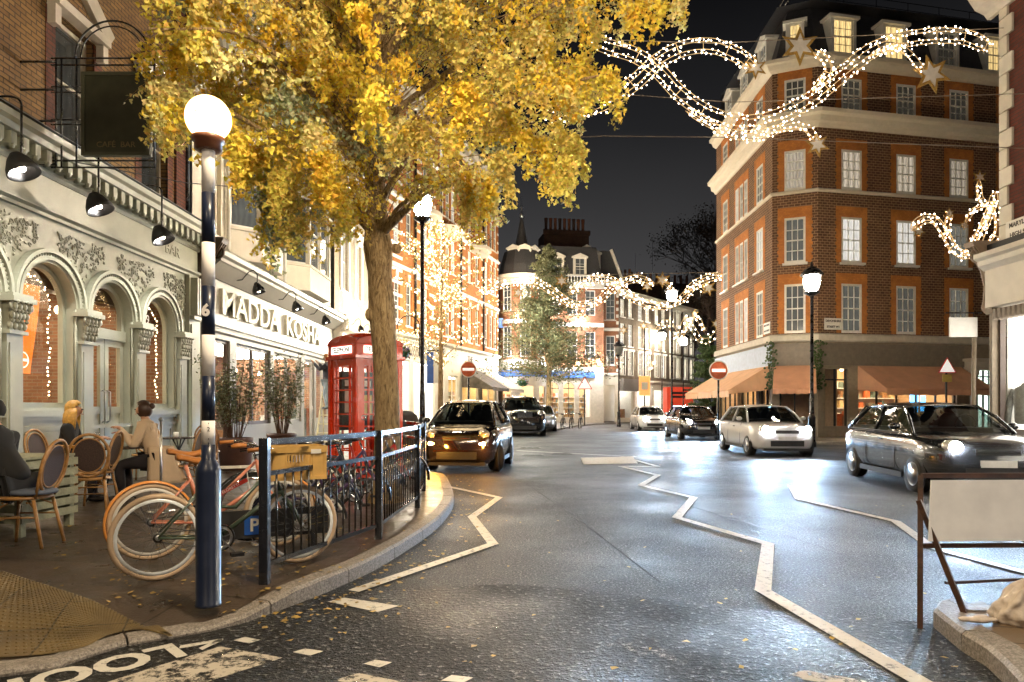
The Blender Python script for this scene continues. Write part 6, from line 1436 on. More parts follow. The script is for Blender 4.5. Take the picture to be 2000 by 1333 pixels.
# potted shrubs before the shop window
def shrub(x, y, r, h, label):
    t = thing('potted_shrub', label, 'plant', (x, y, .12)); pot = pm('brown pot', (.11, .055, .045), .55, bump=.2)
    MB().mat(pot).lathe([(r*.82, 0), (r*.9, .03), (r, .58), (r*1.03, .60), (r*1.03, .66), (r*.93, .66), (r*.9, .60), (.01, .59)], n=24).obj('pot', t)
    st = MB().mat(darkwood); co_ = []; 
    for k in range(26):
        a = rnd.uniform(0, 6.28); l = rnd.uniform(.55, 1)*h; b = r*rnd.uniform(.7, 2.1); tip = Vector((b*math.cos(a), b*math.sin(a), .6+l)); p0 = Vector((.1*math.cos(a), .1*math.sin(a), .58)); mid = p0.lerp(tip, .5)+Vector((rnd.gauss(0, .05), rnd.gauss(0, .05), .08)); pts = spline([p0, mid, tip], 6); st.tube(pts, [.010*(1-i/len(pts)*.7) for i in range(len(pts))], 4)
        for p in pts[4:]:
            for j in range(14): co_.append((p+Vector((rnd.gauss(0, .085), rnd.gauss(0, .085), rnd.gauss(0, .07)))))
    st.obj('stems', t); n = len(co_); A_ = np.zeros((n*4, 3))
    for i, p in enumerate(co_):
        u = Vector((rnd.gauss(0, 1), rnd.gauss(0, 1), rnd.gauss(0, .6))).normalized(); v = u.cross(Vector((rnd.gauss(0, 1), rnd.gauss(0, 1), rnd.gauss(0, 1)))).normalized(); s = rnd.uniform(.018, .03)
        for k, (a, b) in enumerate(((-1, 0), (0, .45), (1, 0), (0, -.45))): A_[i*4+k] = p+u*s*a*1.5+v*s*b*1.5
    link('foliage', fast('foliage', A_, n, 4, [pm('olive leaf', (.10, .12, .05), .45, var=.4), pm('pale leaf', (.22, .24, .13), .45, var=.3)], mi=nr.integers(0, 2, n)), t)
shrub(-5.75, 14.2, .34, 1.75, 'leafy shrub in a round brown pot, left of the two before the shop window'); shrub(-5.6, 16.6, .34, 2.0, 'larger leafy shrub behind, right of the two before the shop window')

# ================================================================== people
skin = pm('skin', (.50, .27, .17), .5, var=.05)
def skinmesh(name, chains, mats, sub=2, root=0):
    "chains: lists of (co, radius); shared joints are merged by position -> one continuous surface"
    idx = {}; V = []; Rr = []; E = []
    for ch in chains:
        prev = None
        for p, r in ch:
            k = tuple(round(c, 4) for c in p)
            if k not in idx: idx[k] = len(V); V.append(k); Rr.append(r if isinstance(r, tuple) else (r, r))
            i = idx[k]
            if prev is not None and prev != i: E.append((prev, i))
            prev = i
    me = bpy.data.meshes.new(name); me.from_pydata(V, E, []); o = bpy.data.objects.new('tmp', me); COL.objects.link(o)
    o.modifiers.new('s', 'SKIN'); sv = me.skin_vertices
    if not sv: bpy.context.view_layer.objects.active = o; o.select_set(True); bpy.ops.object.modifier_remove(modifier='s'); bpy.ops.object.modifier_add(type='SKIN'); sv = me.skin_vertices
    for i, r in enumerate(Rr): sv[0].data[i].radius = r; sv[0].data[i].use_root = (i == root)
    m = o.modifiers.new('u', 'SUBSURF'); m.levels = sub; m.render_levels = sub
    dg = bpy.context.evaluated_depsgraph_get(); dg.update(); res = bpy.data.meshes.new_from_object(o.evaluated_get(dg)); bpy.data.objects.remove(o)
    res.name = name; res.materials.clear()
    for mt in mats: res.materials.append(mt)
    for p in res.polygons: p.use_smooth = True; p.material_index = 0
    return res
def hand(g, wrist, d, up, s=1.0, curl=.6):
    "palm plus five bent tapering fingers; d = pointing direction"
    w = Vector(wrist); d = Vector(d).normalized(); up = Vector(up).normalized(); side = d.cross(up).normalized(); up = side.cross(d).normalized()
    ch = []; palm = w+d*.05*s; ch.append([(w, .022*s), (palm, (.034*s, .020*s)), (w+d*.085*s, (.036*s, .017*s))])
    for k, (o, l) in enumerate(((-.027, .062), (-.009, .072), (.009, .068), (.026, .052))):
        b = w+d*.085*s+side*o*s; a = b+d*l*.5*s-up*curl*.012*s; e = a+(d*(1-curl*.6)-up*curl*.8).normalized()*l*.5*s; ch.append([(w+d*.085*s, (.036*s, .017*s)), (b+d*.005, .0095*s), (a, .0085*s), (e, .0065*s)])
    th = w+d*.03*s-side*.03*s; ch.append([(palm, (.034*s, .020*s)), (th, .012*s), (th+d*.03*s-side*.018*s-up*.01*s, .010*s), (th+d*.055*s-side*.014*s-up*.018*s, .008*s)])
    return ch
def headparts(root, hc, face, hairm, hair='short', hs=1.0):
    "face features on the continuous head: eyes, ears, hair cap"
    f = Vector(face).normalized(); s = f.cross(Vector((0, 0, 1))).normalized()
    q = MB().mat(blackmat)
    for k in (-1, 1): q.ball(hc+f*.088*hs+s*k*.030*hs+Vector((0, 0, .012)), .010, 6)
    q.obj('eyes', root)
    m = MB().mat(pm('lips', (.40, .12, .10), .5)); m.ball(hc+f*.090*hs+Vector((0, 0, -.052*hs)), .016, 6, 1.2, 1.2, .35); m.obj('mouth', root)
    g = MB().mat(hairm, True)
    yaw = math.atan2(f.y, f.x)
    M = Matrix.Translation(hc) @ Matrix.Rotation(yaw, 4, 'Z')
    # cap open at the face: sphere points pushed out, front lower part left bare
    n, mth = 20, 14; vs = []; fs = []
    for j in range(mth+1):
        for i in range(n):
            th = PI*j/mth; ph = 2*PI*i/n; x, y, z = math.sin(th)*math.cos(ph), math.sin(th)*math.sin(ph), math.cos(th); rr = .116*hs*(1+.04*math.sin(ph*7+j)); vs.append(M @ Vector((x*rr-.012, y*rr*.86, z*rr*1.1+.015)))
    for j in range(mth):
        for i in range(n):
            th = PI*(j+.5)/mth; ph = 2*PI*(i+.5)/n; x = math.sin(th)*math.cos(ph); z = math.cos(th)
            if x > .42 and z < .62: continue
            if hair == 'short' and z < -.35: continue
            if z < -.75: continue
            fs.append((j*n+i, j*n+(i+1) % n, (j+1)*n+(i+1) % n, (j+1)*n+i))
    g.add(vs, fs)
    if hair == 'long':
        for k in range(26):
            a = R(75+k*210/25); c0 = hc+Matrix.Rotation(yaw, 3, 'Z') @ Vector((math.cos(a)*.085, math.sin(a)*.085, .02)); c1 = c0+(Matrix.Rotation(yaw, 3, 'Z') @ Vector((math.cos(a)*.03-.01, math.sin(a)*.05, -.16))); c2 = c1+Vector((rnd.gauss(0, .015), rnd.gauss(0, .015), -rnd.uniform(.12, .2))); g.tube([c0, c0.lerp(c1, .5)+(c0-hc)*.1, c1, c2], [.022, .026, .024, .006], 6)
    if hair == 'bun': g.ball(hc-f*.12*hs+Vector((0, 0, .06)), .045, 10)
    g.obj('hair', root); e = MB().mat(skin)
    for k in (-1, 1): e.ball(hc+s*k*.082*hs-f*.008, .022, 8, .5, .5, 1.1)
    e.obj('ears', root)
def seated(label, x, y, rz, top, bottom, hairm, hair, lean=.08, arms='table', coat=False, z=.12, legs=1):
    "local +x is the way the sitter faces; seat height .47"
    t = thing('person', label, 'person', (x, y, z), rz); hip = Vector((0, 0, .56)); ch = Vector((lean, 0, .88)); sh = Vector((lean+.02, 0, 1.04)); nk = Vector((lean+.04, 0, 1.12)); hc = Vector((lean+.075, 0, 1.245))
    body = [[(hip, (.15, .12)), (Vector((lean*.4, 0, .72)), (.14, .10)), (ch, (.155, .105)), (sh, (.12, .08)), (nk, .05), (Vector((lean+.05, 0, 1.165)), .055), (hc, (.085, .095)), (hc+Vector((0, 0, .07)), (.07, .075))]]
    nose = hc+Vector((.095, 0, -.015)); body.append([(hc, (.085, .095)), (nose, .018)]); body[0] += []
    arm = []; hd = []
    for s in (-1, 1):
        shd = sh+Vector((0, s*.17, -.03)); el = sh+Vector((.08, s*.24, -.30)); wr = Vector((lean+.36, s*.12, .86)) if arms == 'table' else Vector((lean+.34, s*.05, 1.0 if s > 0 else .92))
        arm.append([(sh, (.12, .08)), (shd, .062), (el, .045), (wr, .030)]); hd += hand(None, wr, (1, -s*.4, .25 if arms == 'up' else 0), (0, 0, 1))
        k = Vector((.44, s*.11, .50)); an = Vector((.40 if legs else .30, s*.12, .09)); arm.append([(hip, (.15, .12)), (hip+Vector((.06, s*.10, -.02)), .10), (k, .068), (an, .042), (an+Vector((.05, 0, -.045)), .045), (an+Vector((.15, 0, -.06)), .035)])
    me = skinmesh('body', body+arm+hd, [skin, top, bottom]); wrs = [a[3][0] for a in arm[::2]]
    for p in me.polygons:
        c = p.center
        if c.z > lean*0+1.125 or any((c-w_).length < .19 and c.x > w_.x-.01 for w_ in wrs): continue
        p.material_index = 1 if c.z > .60 else 2
    link('body', me, t)
    # clothes: a second surface over torso and arms, another over hips and legs
    inf = lambda r, e: (r[0]+e, r[1]+e) if isinstance(r, tuple) else r+e
    tp_ = [[(p, inf(r, .016)) for p, r in body[0][:4]]+[(Vector((lean+.03, 0, 1.085)), .066)]]
    for a in arm[::2]: tp_.append([(a[0][0], inf(a[0][1], .016))]+[(p, inf(r, .016)) for p, r in a[1:3]]+[(a[2][0].lerp(a[3][0], .88), .040)])
    o = link('coat' if coat else 'jacket', skinmesh('top', tp_, [top]), t)
    bt = []
    for a in arm[1::2]: bt.append([(a[0][0], inf(a[0][1], .012))]+[(p, inf(r, .014)) for p, r in a[1:3]]+[(a[3][0]+Vector((0, 0, .05)), .055)])
    link('trousers', skinmesh('trousers', bt, [bottom]), t)
    sh_ = MB().mat(pm('dark shoe', (.03, .02, .02), .4))
    for a in arm[1::2]: p = a[3][0]; sh_.ball(p+Vector((.07, 0, -.055)), .055, 10, 2.3, .85, .7)
    sh_.obj('shoes', t)
    if coat: # coat skirt hanging from the waist over the seat side
        g = MB().mat(top, True); vs = []
        for j in range(7):
            v = j/6
            for i in range(17): a = R(70+i*220/16); rr = .17+.10*v+.012*math.sin(i*2.2); vs.append((rr*math.cos(a)*1.1-.02-.06*v, rr*math.sin(a), .74-.50*v))
        g.add(vs, [(j*17+i, j*17+i+1, (j+1)*17+i+1, (j+1)*17+i) for j in range(6) for i in range(16)]); k_ = g.obj('coat_skirt', t); mo = k_.modifiers.new('s', 'SOLIDIFY'); mo.thickness = .012
        c = MB().mat(top).torus((lean+.03, 0, 1.075), .075, .028, 'z', 18, 6); c.obj('collar', t)
        b = MB().mat(pm('coat button', (.12, .07, .04), .4))
        for z_, yy in ((.58, -.20), (.45, -.215)): b.lathe([(.001, 0), (.012, .001), (.012, .006), (.001, .007)], n=10, M=T(.0, yy-.01, z_, rx=R(90)))
        b.obj('buttons', t)
    headparts(t, hc, (1, 0, 0), hairm, hair); return t
blk = pm('black wool', (.012, .012, .014), .9); beige = pm('beige coat cloth', (.56, .42, .29), .85, var=.08, scale=5, bump=.3, bscale=80); brn_ = pm('dark trousers', (.02, .016, .02), .85)
blond = pm('blonde hair', (.55, .30, .06), .45, var=.3, scale=25); brunette = pm('dark brown hair', (.045, .018, .010), .4)
seated('blonde long haired woman in a black coat seated at the cafe table', -6.18, 9.3, R(22), blk, brn_, blond, 'long', lean=.12)
seated('person in a beige trench coat with dark tied hair seated at the cafe table', -4.98, 9.55, R(188), beige, brn_, brunette, 'bun', lean=.10, arms='up', coat=True)
seated('person all in black seated on the nearest rattan chair at the left edge', -4.60, 6.38, R(175), blk, blk, blk, 'short', lean=.22)
MB().mat(pm('blue grey cushion', (.10, .12, .17), .8)).lathe([(.001, 0), (.19, .005), (.20, .025), (.18, .045), (.001, .05)], n=20).obj('seat_cushion'); cu_ = bpy.data.objects['seat_cushion']; cu_.location = (-4.45, 6.35, .60); tag(cu_, 'blue-grey cushion on the nearest rattan chair', 'cushion')
# worker on a ladder
def ladder():
    x, y = -5.85, 21.8; t = thing('step_ladder', 'pale wooden step ladder under the shop sign', 'ladder', (x, y, .12), R(0)); m = pm('pale ladder wood', (.75, .68, .42), .5)
    a = MB().mat(m)
    for s in (-1, 1): a.bar((s*.30, -.45, 0), (s*.20, 0, 1.75), .03, .07)
    a.obj('front_rails', t); b = MB().mat(m)
    for s in (-1, 1): b.bar((s*.30, .5, 0), (s*.20, .02, 1.72), .03, .05)
    b.obj('back_rails', t)
    for k in range(6): u = .12+k*.16; MB().mat(m).box(-.29+.09*u, .29-.09*u, -.45*(1-u)-.06, -.45*(1-u)+.04, 1.75*u-.012, 1.75*u+.012).obj('step', t)
    MB().mat(m).box(-.22, .22, -.07, .09, 1.75, 1.78).obj('top_platform', t)
    return x, y
lx, ly = ladder()
def worker(x, y, z):
    t = thing('person', 'worker in a dark hooded jacket and light jeans standing on the step ladder', 'person', (x, y, z), R(170)); hip = Vector((0, 0, .92)); sh = Vector((.03, 0, 1.40)); hc = Vector((.07, 0, 1.62))
    body = [[(hip, (.15, .12)), (Vector((0, 0, 1.12)), (.14, .10)), (Vector((.02, 0, 1.27)), (.16, .11)), (sh, (.12, .08)), (Vector((.05, 0, 1.49)), .05), (hc, (.085, .095)), (hc+Vector((0, 0, .08)), (.07, .075))], [(hc, (.085, .095)), (hc+Vector((.095, 0, -.015)), .018)]]
    arm = []; hd = []; leg = []
    for s in (-1, 1):
        wr = Vector((.42, s*.16, 1.48)); arm.append([(sh, (.12, .08)), (sh+Vector((0, s*.17, -.02)), .062), (sh+Vector((.16, s*.22, -.15)), .046), (wr, .03)]); hd += hand(None, wr, (.6, 0, .8), (-1, 0, 0))
        leg.append([(hip, (.15, .12)), (hip+Vector((0, s*.09, -.06)), .095), (Vector((.06, s*.10, .50)), .065), (Vector((0, s*.10, .09)), .042), (Vector((.05, s*.1, .045)), .045), (Vector((.14, s*.1, .035)), .035)])
    dj, dn = pm('dark jacket', (.04, .04, .055), .8), pm('light denim', (.28, .36, .42), .8, var=.2); me = skinmesh('body', body+arm+leg+hd, [skin, dj, dn])
    for p in me.polygons:
        c = p.center
        if c.z > 1.5 or c.x > .40: continue
        p.material_index = 1 if c.z > .95 else 2
    link('body', me, t); inf = lambda r, e: (r[0]+e, r[1]+e) if isinstance(r, tuple) else r+e
    link('jacket', skinmesh('jacket', [[(Vector((0, 0, .86)), (.17, .14))]+[(p, inf(r, .03)) for p, r in body[0][:4]]+[(Vector((.045, 0, 1.46)), .08)]]+[[(a[0][0], inf(a[0][1], .03))]+[(p, inf(r, .025)) for p, r in a[1:3]]+[(a[2][0].lerp(a[3][0], .9), .045)] for a in arm], [pm('dark jacket', (.04, .04, .055), .8)]), t)
    link('jeans', skinmesh('jeans', [[(p, inf(r, .014)) for p, r in l[:3]]+[(Vector((0, l[3][0].y, .12)), .058)] for l in leg], [pm('light denim', (.28, .36, .42), .8, var=.2)]), t)
    s_ = MB().mat(pm('dark shoe', (.03, .02, .02)));
    for s in (-1, 1): s_.ball(Vector((.06, s*.1, .045)), .05, 10, 2.3, .85, .8)
    s_.obj('shoes', t); headparts(t, hc, (1, 0, 0), pm('ginger hair', (.35, .15, .05), .5), 'short')
worker(lx-.05+.08, ly-.18, .12+1.23)

# ================================================================== the ginkgo
def bark_mat():
    m, nt, b = nt_new('ginkgo bark'); L = nt.links.new
    tc = nd(nt, 'ShaderNodeTexCoord'); mp = nd(nt, 'ShaderNodeMapping'); mp.inputs['Scale'].default_value = (9, 9, 2.2); L(tc.outputs['Object'], mp.inputs[0])
    n = nd(nt, 'ShaderNodeTexNoise', Scale=2.4, Detail=6.0, Roughness=.7, Distortion=1.2); L(mp.outputs[0], n.inputs['Vector'])
    L(ramp(nt, n.outputs['Fac'], [(.35, (.11, .07, .035)), (.5, (.38, .26, .13)), (.68, (.60, .45, .25))]), b.inputs['Base Color']); b.inputs['Roughness'].default_value = .85
    bp = nd(nt, 'ShaderNodeBump', Strength=1.0, Distance=.04); L(n.outputs['Fac'], bp.inputs['Height']); L(bp.outputs[0], b.inputs['Normal']); return m
bark = bark_mat()
def leaf_mat(name, trans=.35):
    m, nt, b = nt_new(name); L = nt.links.new
    at = nd(nt, 'ShaderNodeAttribute', attribute_name='tone')
    L(at.outputs['Color'], b.inputs['Base Color']); b.inputs['Roughness'].default_value = .5; b.inputs['Specular IOR Level'].default_value = .25
    tl = nd(nt, 'ShaderNodeBsdfTranslucent'); L(at.outputs['Color'], tl.inputs['Color']); mx = nd(nt, 'ShaderNodeMixShader'); mx.inputs[0].default_value = trans
    L(b.outputs[0], mx.inputs[1]); L(tl.outputs[0], mx.inputs[2]); L(mx.outputs[0], nt.nodes['Material Output'].inputs['Surface']); return m
gleaf = leaf_mat('ginkgo leaf')
def ginkgo():
    bx, by = -1.74, 9.35; t = thing('ginkgo_tree', 'big yellow-leaved ginkgo tree with a gnarled trunk before the telephone box', 'tree', (bx, by, .12))
    O = Vector((bx, by, .12)); g = MB().mat(bark, True)
    zs = [0, .1, .4, .9, 1.4, 1.9, 2.3, 2.6, 2.9, 3.15, 3.3, 3.5, 3.7, 4.3, 5.2, 6.2, 7.4, 9]
    rs = [.27, .22, .185, .175, .168, .165, .168, .185, .17, .162, .185, .20, .16, .135, .13, .11, .08, .03]
    n = 20; vs = []
    cx = lambda z: (-.02*z+.05*math.sin(z*1.1), .03*math.sin(z*.8))
    for z, r in zip(zs, rs):
        x0, y0 = cx(z)
        for i in range(n): a = 2*PI*i/n; f = 1+.05*math.sin(a*3+z*2)+.03*math.sin(a*7-z); vs.append((x0+r*f*math.cos(a), y0+r*f*math.sin(a), z))
    g.add(vs, [(j*n+i, j*n+(i+1) % n, (j+1)*n+(i+1) % n, (j+1)*n+i) for j in range(len(zs)-1) for i in range(n)])
    g.ball((-.20, -.06, 2.55), .06, 10, 1, 1, 1.5); g.ball((.17, -.05, 3.45), .07, 10); g.ball((-.19, -.03, 3.48), .075, 10, 1.2)
    g.obj('trunk', t)
    # targets given as picture directions and depths, turned into real 3-D points spread through the crown
    low = [(250, 215), (300, 270), (400, 330), (440, 350), (480, 390), (530, 500), (570, 490), (620, 400), (660, 470), (700, 400), (760, 370), (830, 370), (890, 350), (920, 360), (960, 370), (1000, 310), (1050, 240), (1100, 270), (1130, 300), (1180, 210), (1215, 110), (1260, 40), (1340, 20)]
    def lowy(px):
        for (a, b), (c, d) in zip(low, low[1:]):
            if a <= px <= c: return b+(d-b)*(px-a)/(c-a)
        return 0
    lf_ = []; br = MB().mat(bark, True); rr_ = random.Random(21)
    tips = []
    for k in range(235):
        px = rr_.uniform(258, 1200) if k < 228 else rr_.uniform(1200, 1330)
        ly = lowy(px); u = rr_.random()
        py = ly-80-(u**1.1)*(ly+160)
        if px > 1190: py = min(py, ly-10)
        Y = rr_.uniform(6.2, 12.5)
        if px < 480: Y = rr_.uniform(5.8, 9.5)
        if py > 330: Y = rr_.uniform(7.0, 10.5)
        if px > 1000: Y = rr_.uniform(7.0, 11)
        tips.append((px, py, Y))
    for px, py in ((535, 505), (560, 500), (520, 470), (665, 480), (660, 440), (950, 400), (965, 370), (985, 330), (1112, 335), (1085, 300), (1125, 300), (640, 410), (470, 380), (1205, 190), (1190, 150), (280, 235), (300, 275), (1330, 25), (1300, 35), (1270, 20)):
        for _ in range(2): tips.append((px+rr_.uniform(-8, 8), py-(55 if px < 700 else 5)-rr_.uniform(0, 25), rr_.uniform(7.3, 9.0)))
    for q, (px, py, Y) in enumerate(tips):
        tip = P(px, py, Y)-O
        out = math.hypot(tip.x, tip.y)
        z0 = max(3.6, min(8.0, tip.z-.3*out+rr_.uniform(-.4, .8))); x0, y0 = cx(z0); a = Vector((x0, y0, z0))
        droop = .5+.25*out
        m1 = a.lerp(tip, .35)+Vector((rr_.gauss(0, .12), rr_.gauss(0, .12), .35*droop)); m2 = a.lerp(tip, .75)+Vector((rr_.gauss(0, .15), rr_.gauss(0, .15), .28*droop))
        pts = spline([a, m1, m2, tip], 7); L_ = len(pts)
        r0 = .016+.013*min(3, out) if q % 6 == 0 else .0085
        br.tube(pts, [r0*(1-.85*i/(L_-1)) for i in range(L_)], 5, caps=False)
        tone = rr_.random()
        near_trunk_low = out < 1.6
        base = [(.92, .68, .10), (.93, .74, .18), (.84, .58, .07), (.92, .78, .34), (.74, .60, .17)][rr_.randrange(5)]
        if tone < (.14 if near_trunk_low or py < 40 else .03): base = (.40, .44, .27)
        start = 8 if out > 1.2 else 5
        # long pendulous end shoots, thick with leaves on every spur
        for _ in range(5 if py > 150 else 2):
            p0 = pts[rr_.randrange(L_-5, L_)]; ln = rr_.uniform(.2, .6); sw = Vector((rr_.gauss(0, .12), rr_.gauss(0, .12), 0)); prev = p0
            m_ = int(ln/.032)
            for j in range(m_):
                f = j/m_; c = p0+sw*f+Vector((0, 0, -ln*f)); c.z += .06*math.sin(f*3); rad = .036*(1-f*.4)
                for _2 in range(6): lf_.append((c+Vector((rr_.gauss(0, rad), rr_.gauss(0, rad), rr_.gauss(0, .02))), base))
        for i in range(start, L_):
            for _ in range(1 if rr_.random() < .8 else 0):
                p0 = pts[i-1].lerp(pts[i], rr_.random()); ln = rr_.uniform(.12, .42); dr = Vector((rr_.gauss(0, .5), rr_.gauss(0, .5), -rr_.uniform(.1, 1.0))).normalized() if rr_.random() < .75 else Vector((rr_.gauss(0, 1), rr_.gauss(0, 1), .5)).normalized()
                p1 = p0+dr*ln; p1.z -= .05
                if rr_.random() < .5: br.tube([p0, p1], [.004, .002], 3, caps=False)
                nn = int(ln/.040)+2
                for j in range(nn):
                    c = p0.lerp(p1, j/nn); lf_.append((c, base))
                    if rr_.random() < .8: lf_.append((c+Vector((rr_.gauss(0, .03), rr_.gauss(0, .03), rr_.gauss(0, .03))), base))
    br.obj('branches', t)
    n = len(lf_); pass
    C = np.array([[c.x, c.y, c.z] for c, _ in lf_]); B = np.array([b for _, b in lf_])
    d = nr.normal(size=(n, 3)); d[:, 2] -= .5; d /= np.linalg.norm(d, axis=1)[:, None]; u = np.cross(d, nr.normal(size=(n, 3))); u /= np.linalg.norm(u, axis=1)[:, None]
    s = nr.uniform(.027, .045, n)[:, None]; C = C+nr.normal(size=(n, 3))*.022
    # fan: stem point, right lobe, notch top, left lobe
    K = [(0, 0), (1.0, 1.05), (.45, 1.35), (0, 1.15)]; K2 = [(0, 0), (0, 1.15), (-.45, 1.35), (-1.0, 1.05)]
    co_ = np.empty((n, 8, 3)); w = np.cross(u, d)
    for k, (a, b) in enumerate(K): co_[:, k] = C+u*s*a*.85+d*s*b+w*s*(a*.35)
    for k, (a, b) in enumerate(K2): co_[:, 4+k] = C+u*s*a*.85+d*s*b+w*s*(-a*.35)
    col = np.ones((n, 8, 4)); v = nr.uniform(.72, 1.2, (n, 1)); hue = nr.normal(0, .05, n)
    cc = B*v; cc[:, 0] *= 1+hue; cc[:, 1] *= 1-hue; col[:, :, :3] = np.clip(cc, .01, .9)[:, None, :]
    link('crown', fast('crown', co_.reshape(-1, 3), n*2, 4, [gleaf], cols=col.reshape(-1, 4)), t)
ginkgo()

def small_tree(name, label, x, y, h, trunk_r, spread, z0, nb, leafc, nleaf, ls, lights=0, conifer=False, cat='tree', seed=3, lean=0.0, pw=.8, flat=1.0):
    r = random.Random(seed); t = thing(name, label, cat, (x, y, .12)); g = MB().mat(bark, True)
    g.tube([(lean*z/h*z, 0, z) for z in [h*k/8 for k in range(9)]], [trunk_r*(1-.8*k/8) for k in range(9)], 8); g.obj('trunk', t)
    br = MB().mat(bark); P_ = []; tips = []
    for k in range(nb):
        u = (k+.5)/nb; z = z0+(h-z0)*u**.9; a = r.uniform(0, 6.28); w = spread*((1-u)**pw if conifer else math.sin(PI*min(1, .18+u*.82))**.7)*r.uniform(.6, 1.1)+.15
        rise = (.10 if conifer else .5)*w
        p0 = Vector((lean*z/h*z, 0, z)); p1 = p0+Vector((w*math.cos(a), w*math.sin(a)*flat, rise+r.uniform(-.1, .2))); mid = p0.lerp(p1, .5)+Vector((0, 0, .12*w if not conifer else -.05)); pts = spline([p0, mid, p1], 5); br.tube(pts, [.02*trunk_r/.1*(1-.8*i/len(pts)) for i in range(len(pts))], 4)
        tips.append(pts)
        for i in range(2, len(pts)):
            for _ in range(nleaf): q = pts[i-1].lerp(pts[i], r.random()); sp = .09*w+.05; P_.append(q+Vector((r.gauss(0, sp), r.gauss(0, sp), r.gauss(0, sp*.55)-.02)))
    br.obj('branches', t); n = len(P_); C = np.array([[p.x, p.y, p.z] for p in P_]); u = nr.normal(size=(n, 3)); u /= np.linalg.norm(u, axis=1)[:, None]; v = np.cross(u, nr.normal(size=(n, 3))); v /= np.linalg.norm(v, axis=1)[:, None]
    s = nr.uniform(ls*.7, ls*1.3, n)[:, None]; co_ = np.empty((n, 4, 3))
    for k, (a, b) in enumerate(((-1, 0), (0, .5), (1, 0), (0, -.5))): co_[:, k] = C+u*s*a+v*s*b
    col = np.ones((n, 4, 4)); cc = np.array(leafc)[nr.integers(0, len(leafc), n)]*nr.uniform(.6, 1.3, (n, 1)); col[:, :, :3] = cc[:, None, :]
    link('crown', fast('crown', co_.reshape(-1, 3), n, 4, [gleaf], cols=col.reshape(-1, 4)), t)
    if lights:
        q = MB().mat(pm('small warm bulb', (1, .75, .4), emit=7, ecol=(1, .70, .34), nosample=True, var=0))
        for pts in tips:
            for i in range(1, len(pts)):
                for _ in range(lights): p = pts[i-1].lerp(pts[i], r.random()); q.ball(p+Vector((r.gauss(0, .035), r.gauss(0, .035), r.gauss(0, .035))), .014, 4)
        q.obj('fairy_lights', t)
    return t
small_tree('young_tree', 'slender young tree wrapped in glowing warm fairy lights before the mansion block', -2.15, 20.5, 6.6, .10, 1.85, 2.3, 34, [(.50, .42, .16), (.40, .36, .14), (.55, .45, .22)], 7, .05, lights=3, seed=4, lean=.012)
light('POINT', 'added young tree fill', (-1.2, 19.2, 4.4), 25, (1, .74, .42), .9)  # added light in front of the young tree, separate from its bulbs
small_tree('fir_tree', 'grey-green spreading fir-like tree with a spire top in front of the floodlit pub', 2.35, 43.5, 11.6, .20, 4.6, 3.0, 170, [(.20, .21, .11), (.28, .29, .17), (.13, .14, .08)], 17, .085, conifer=True, seed=6, pw=.95)
small_tree('small_fir_tree', 'small green fir tree before the dark trees left of the restaurant awnings', 14.3, 50, 6.6, .12, 1.5, 1.2, 60, [(.14, .20, .08), (.10, .15, .06)], 22, .09, conifer=True, seed=9)
def bare_tree(label, x, y, h, s, seed):
    r = random.Random(seed); t = thing('bare_tree', label, 'tree', (x, y, 0)); br = MB().mat(pm('dark bark', (.09, .06, .045), .9)); P_ = []
    def grow(p, d, l, rad, dep):
        q = p+d*l; m = p.lerp(q, .5)+Vector((r.gauss(0, .05), r.gauss(0, .05), 0))*l; br.tube([p, m, q], [rad, rad*.85, rad*.7], 5 if dep > 3 else 3, caps=False)
        if dep == 0: P_.append(q); return
        for k in range(3 if dep > 1 else 4): nd_ = (d+Vector((r.gauss(0, .5), r.gauss(0, .5), r.gauss(.12, .3)))).normalized(); grow(q, nd_, l*r.uniform(.66, .86), rad*.62, dep-1)
    grow(Vector((0, 0, 0)), Vector((0, 0, 1)), h*.26, s, 6); o = br.obj('trunk_and_limbs', t); o.name = 'trunk'
    P2 = [p+Vector((r.gauss(0, .5), r.gauss(0, .5), r.gauss(0, .4))) for p in P_ for _ in range(10)]
    n = len(P2); C = np.array([[p.x, p.y, p.z] for p in P2]); u = nr.normal(size=(n, 3)); u /= np.linalg.norm(u, axis=1)[:, None]; v = np.cross(u, nr.normal(size=(n, 3))); v /= np.linalg.norm(v, axis=1)[:, None]; s_ = nr.uniform(.08, .2, n)[:, None]; co_ = np.empty((n, 4, 3))
    for k, (a, b) in enumerate(((-1, 0), (0, .5), (1, 0), (0, -.5))): co_[:, k] = C+u*s_*a+v*s_*b
    col = np.ones((n, 4, 4)); col[:, :, :3] = (np.array([[.07, .05, .035]])*nr.uniform(.5, 1.4, (n, 1)))[:, None, :]
    link('crown', fast('crown', co_.reshape(-1, 3), n, 4, [gleaf], cols=col.reshape(-1, 4)), t)
bare_tree('tall dark autumn tree rising against the sky just left of the corner building', 27, 92, 29, .5, 2); bare_tree('dark tree behind the end of the brown terrace, lower left of the tall one', 23, 98, 21, .4, 5)
bare_tree('dark tree crown pressed against the side of the corner building', 22.5, 72, 17, .35, 8)

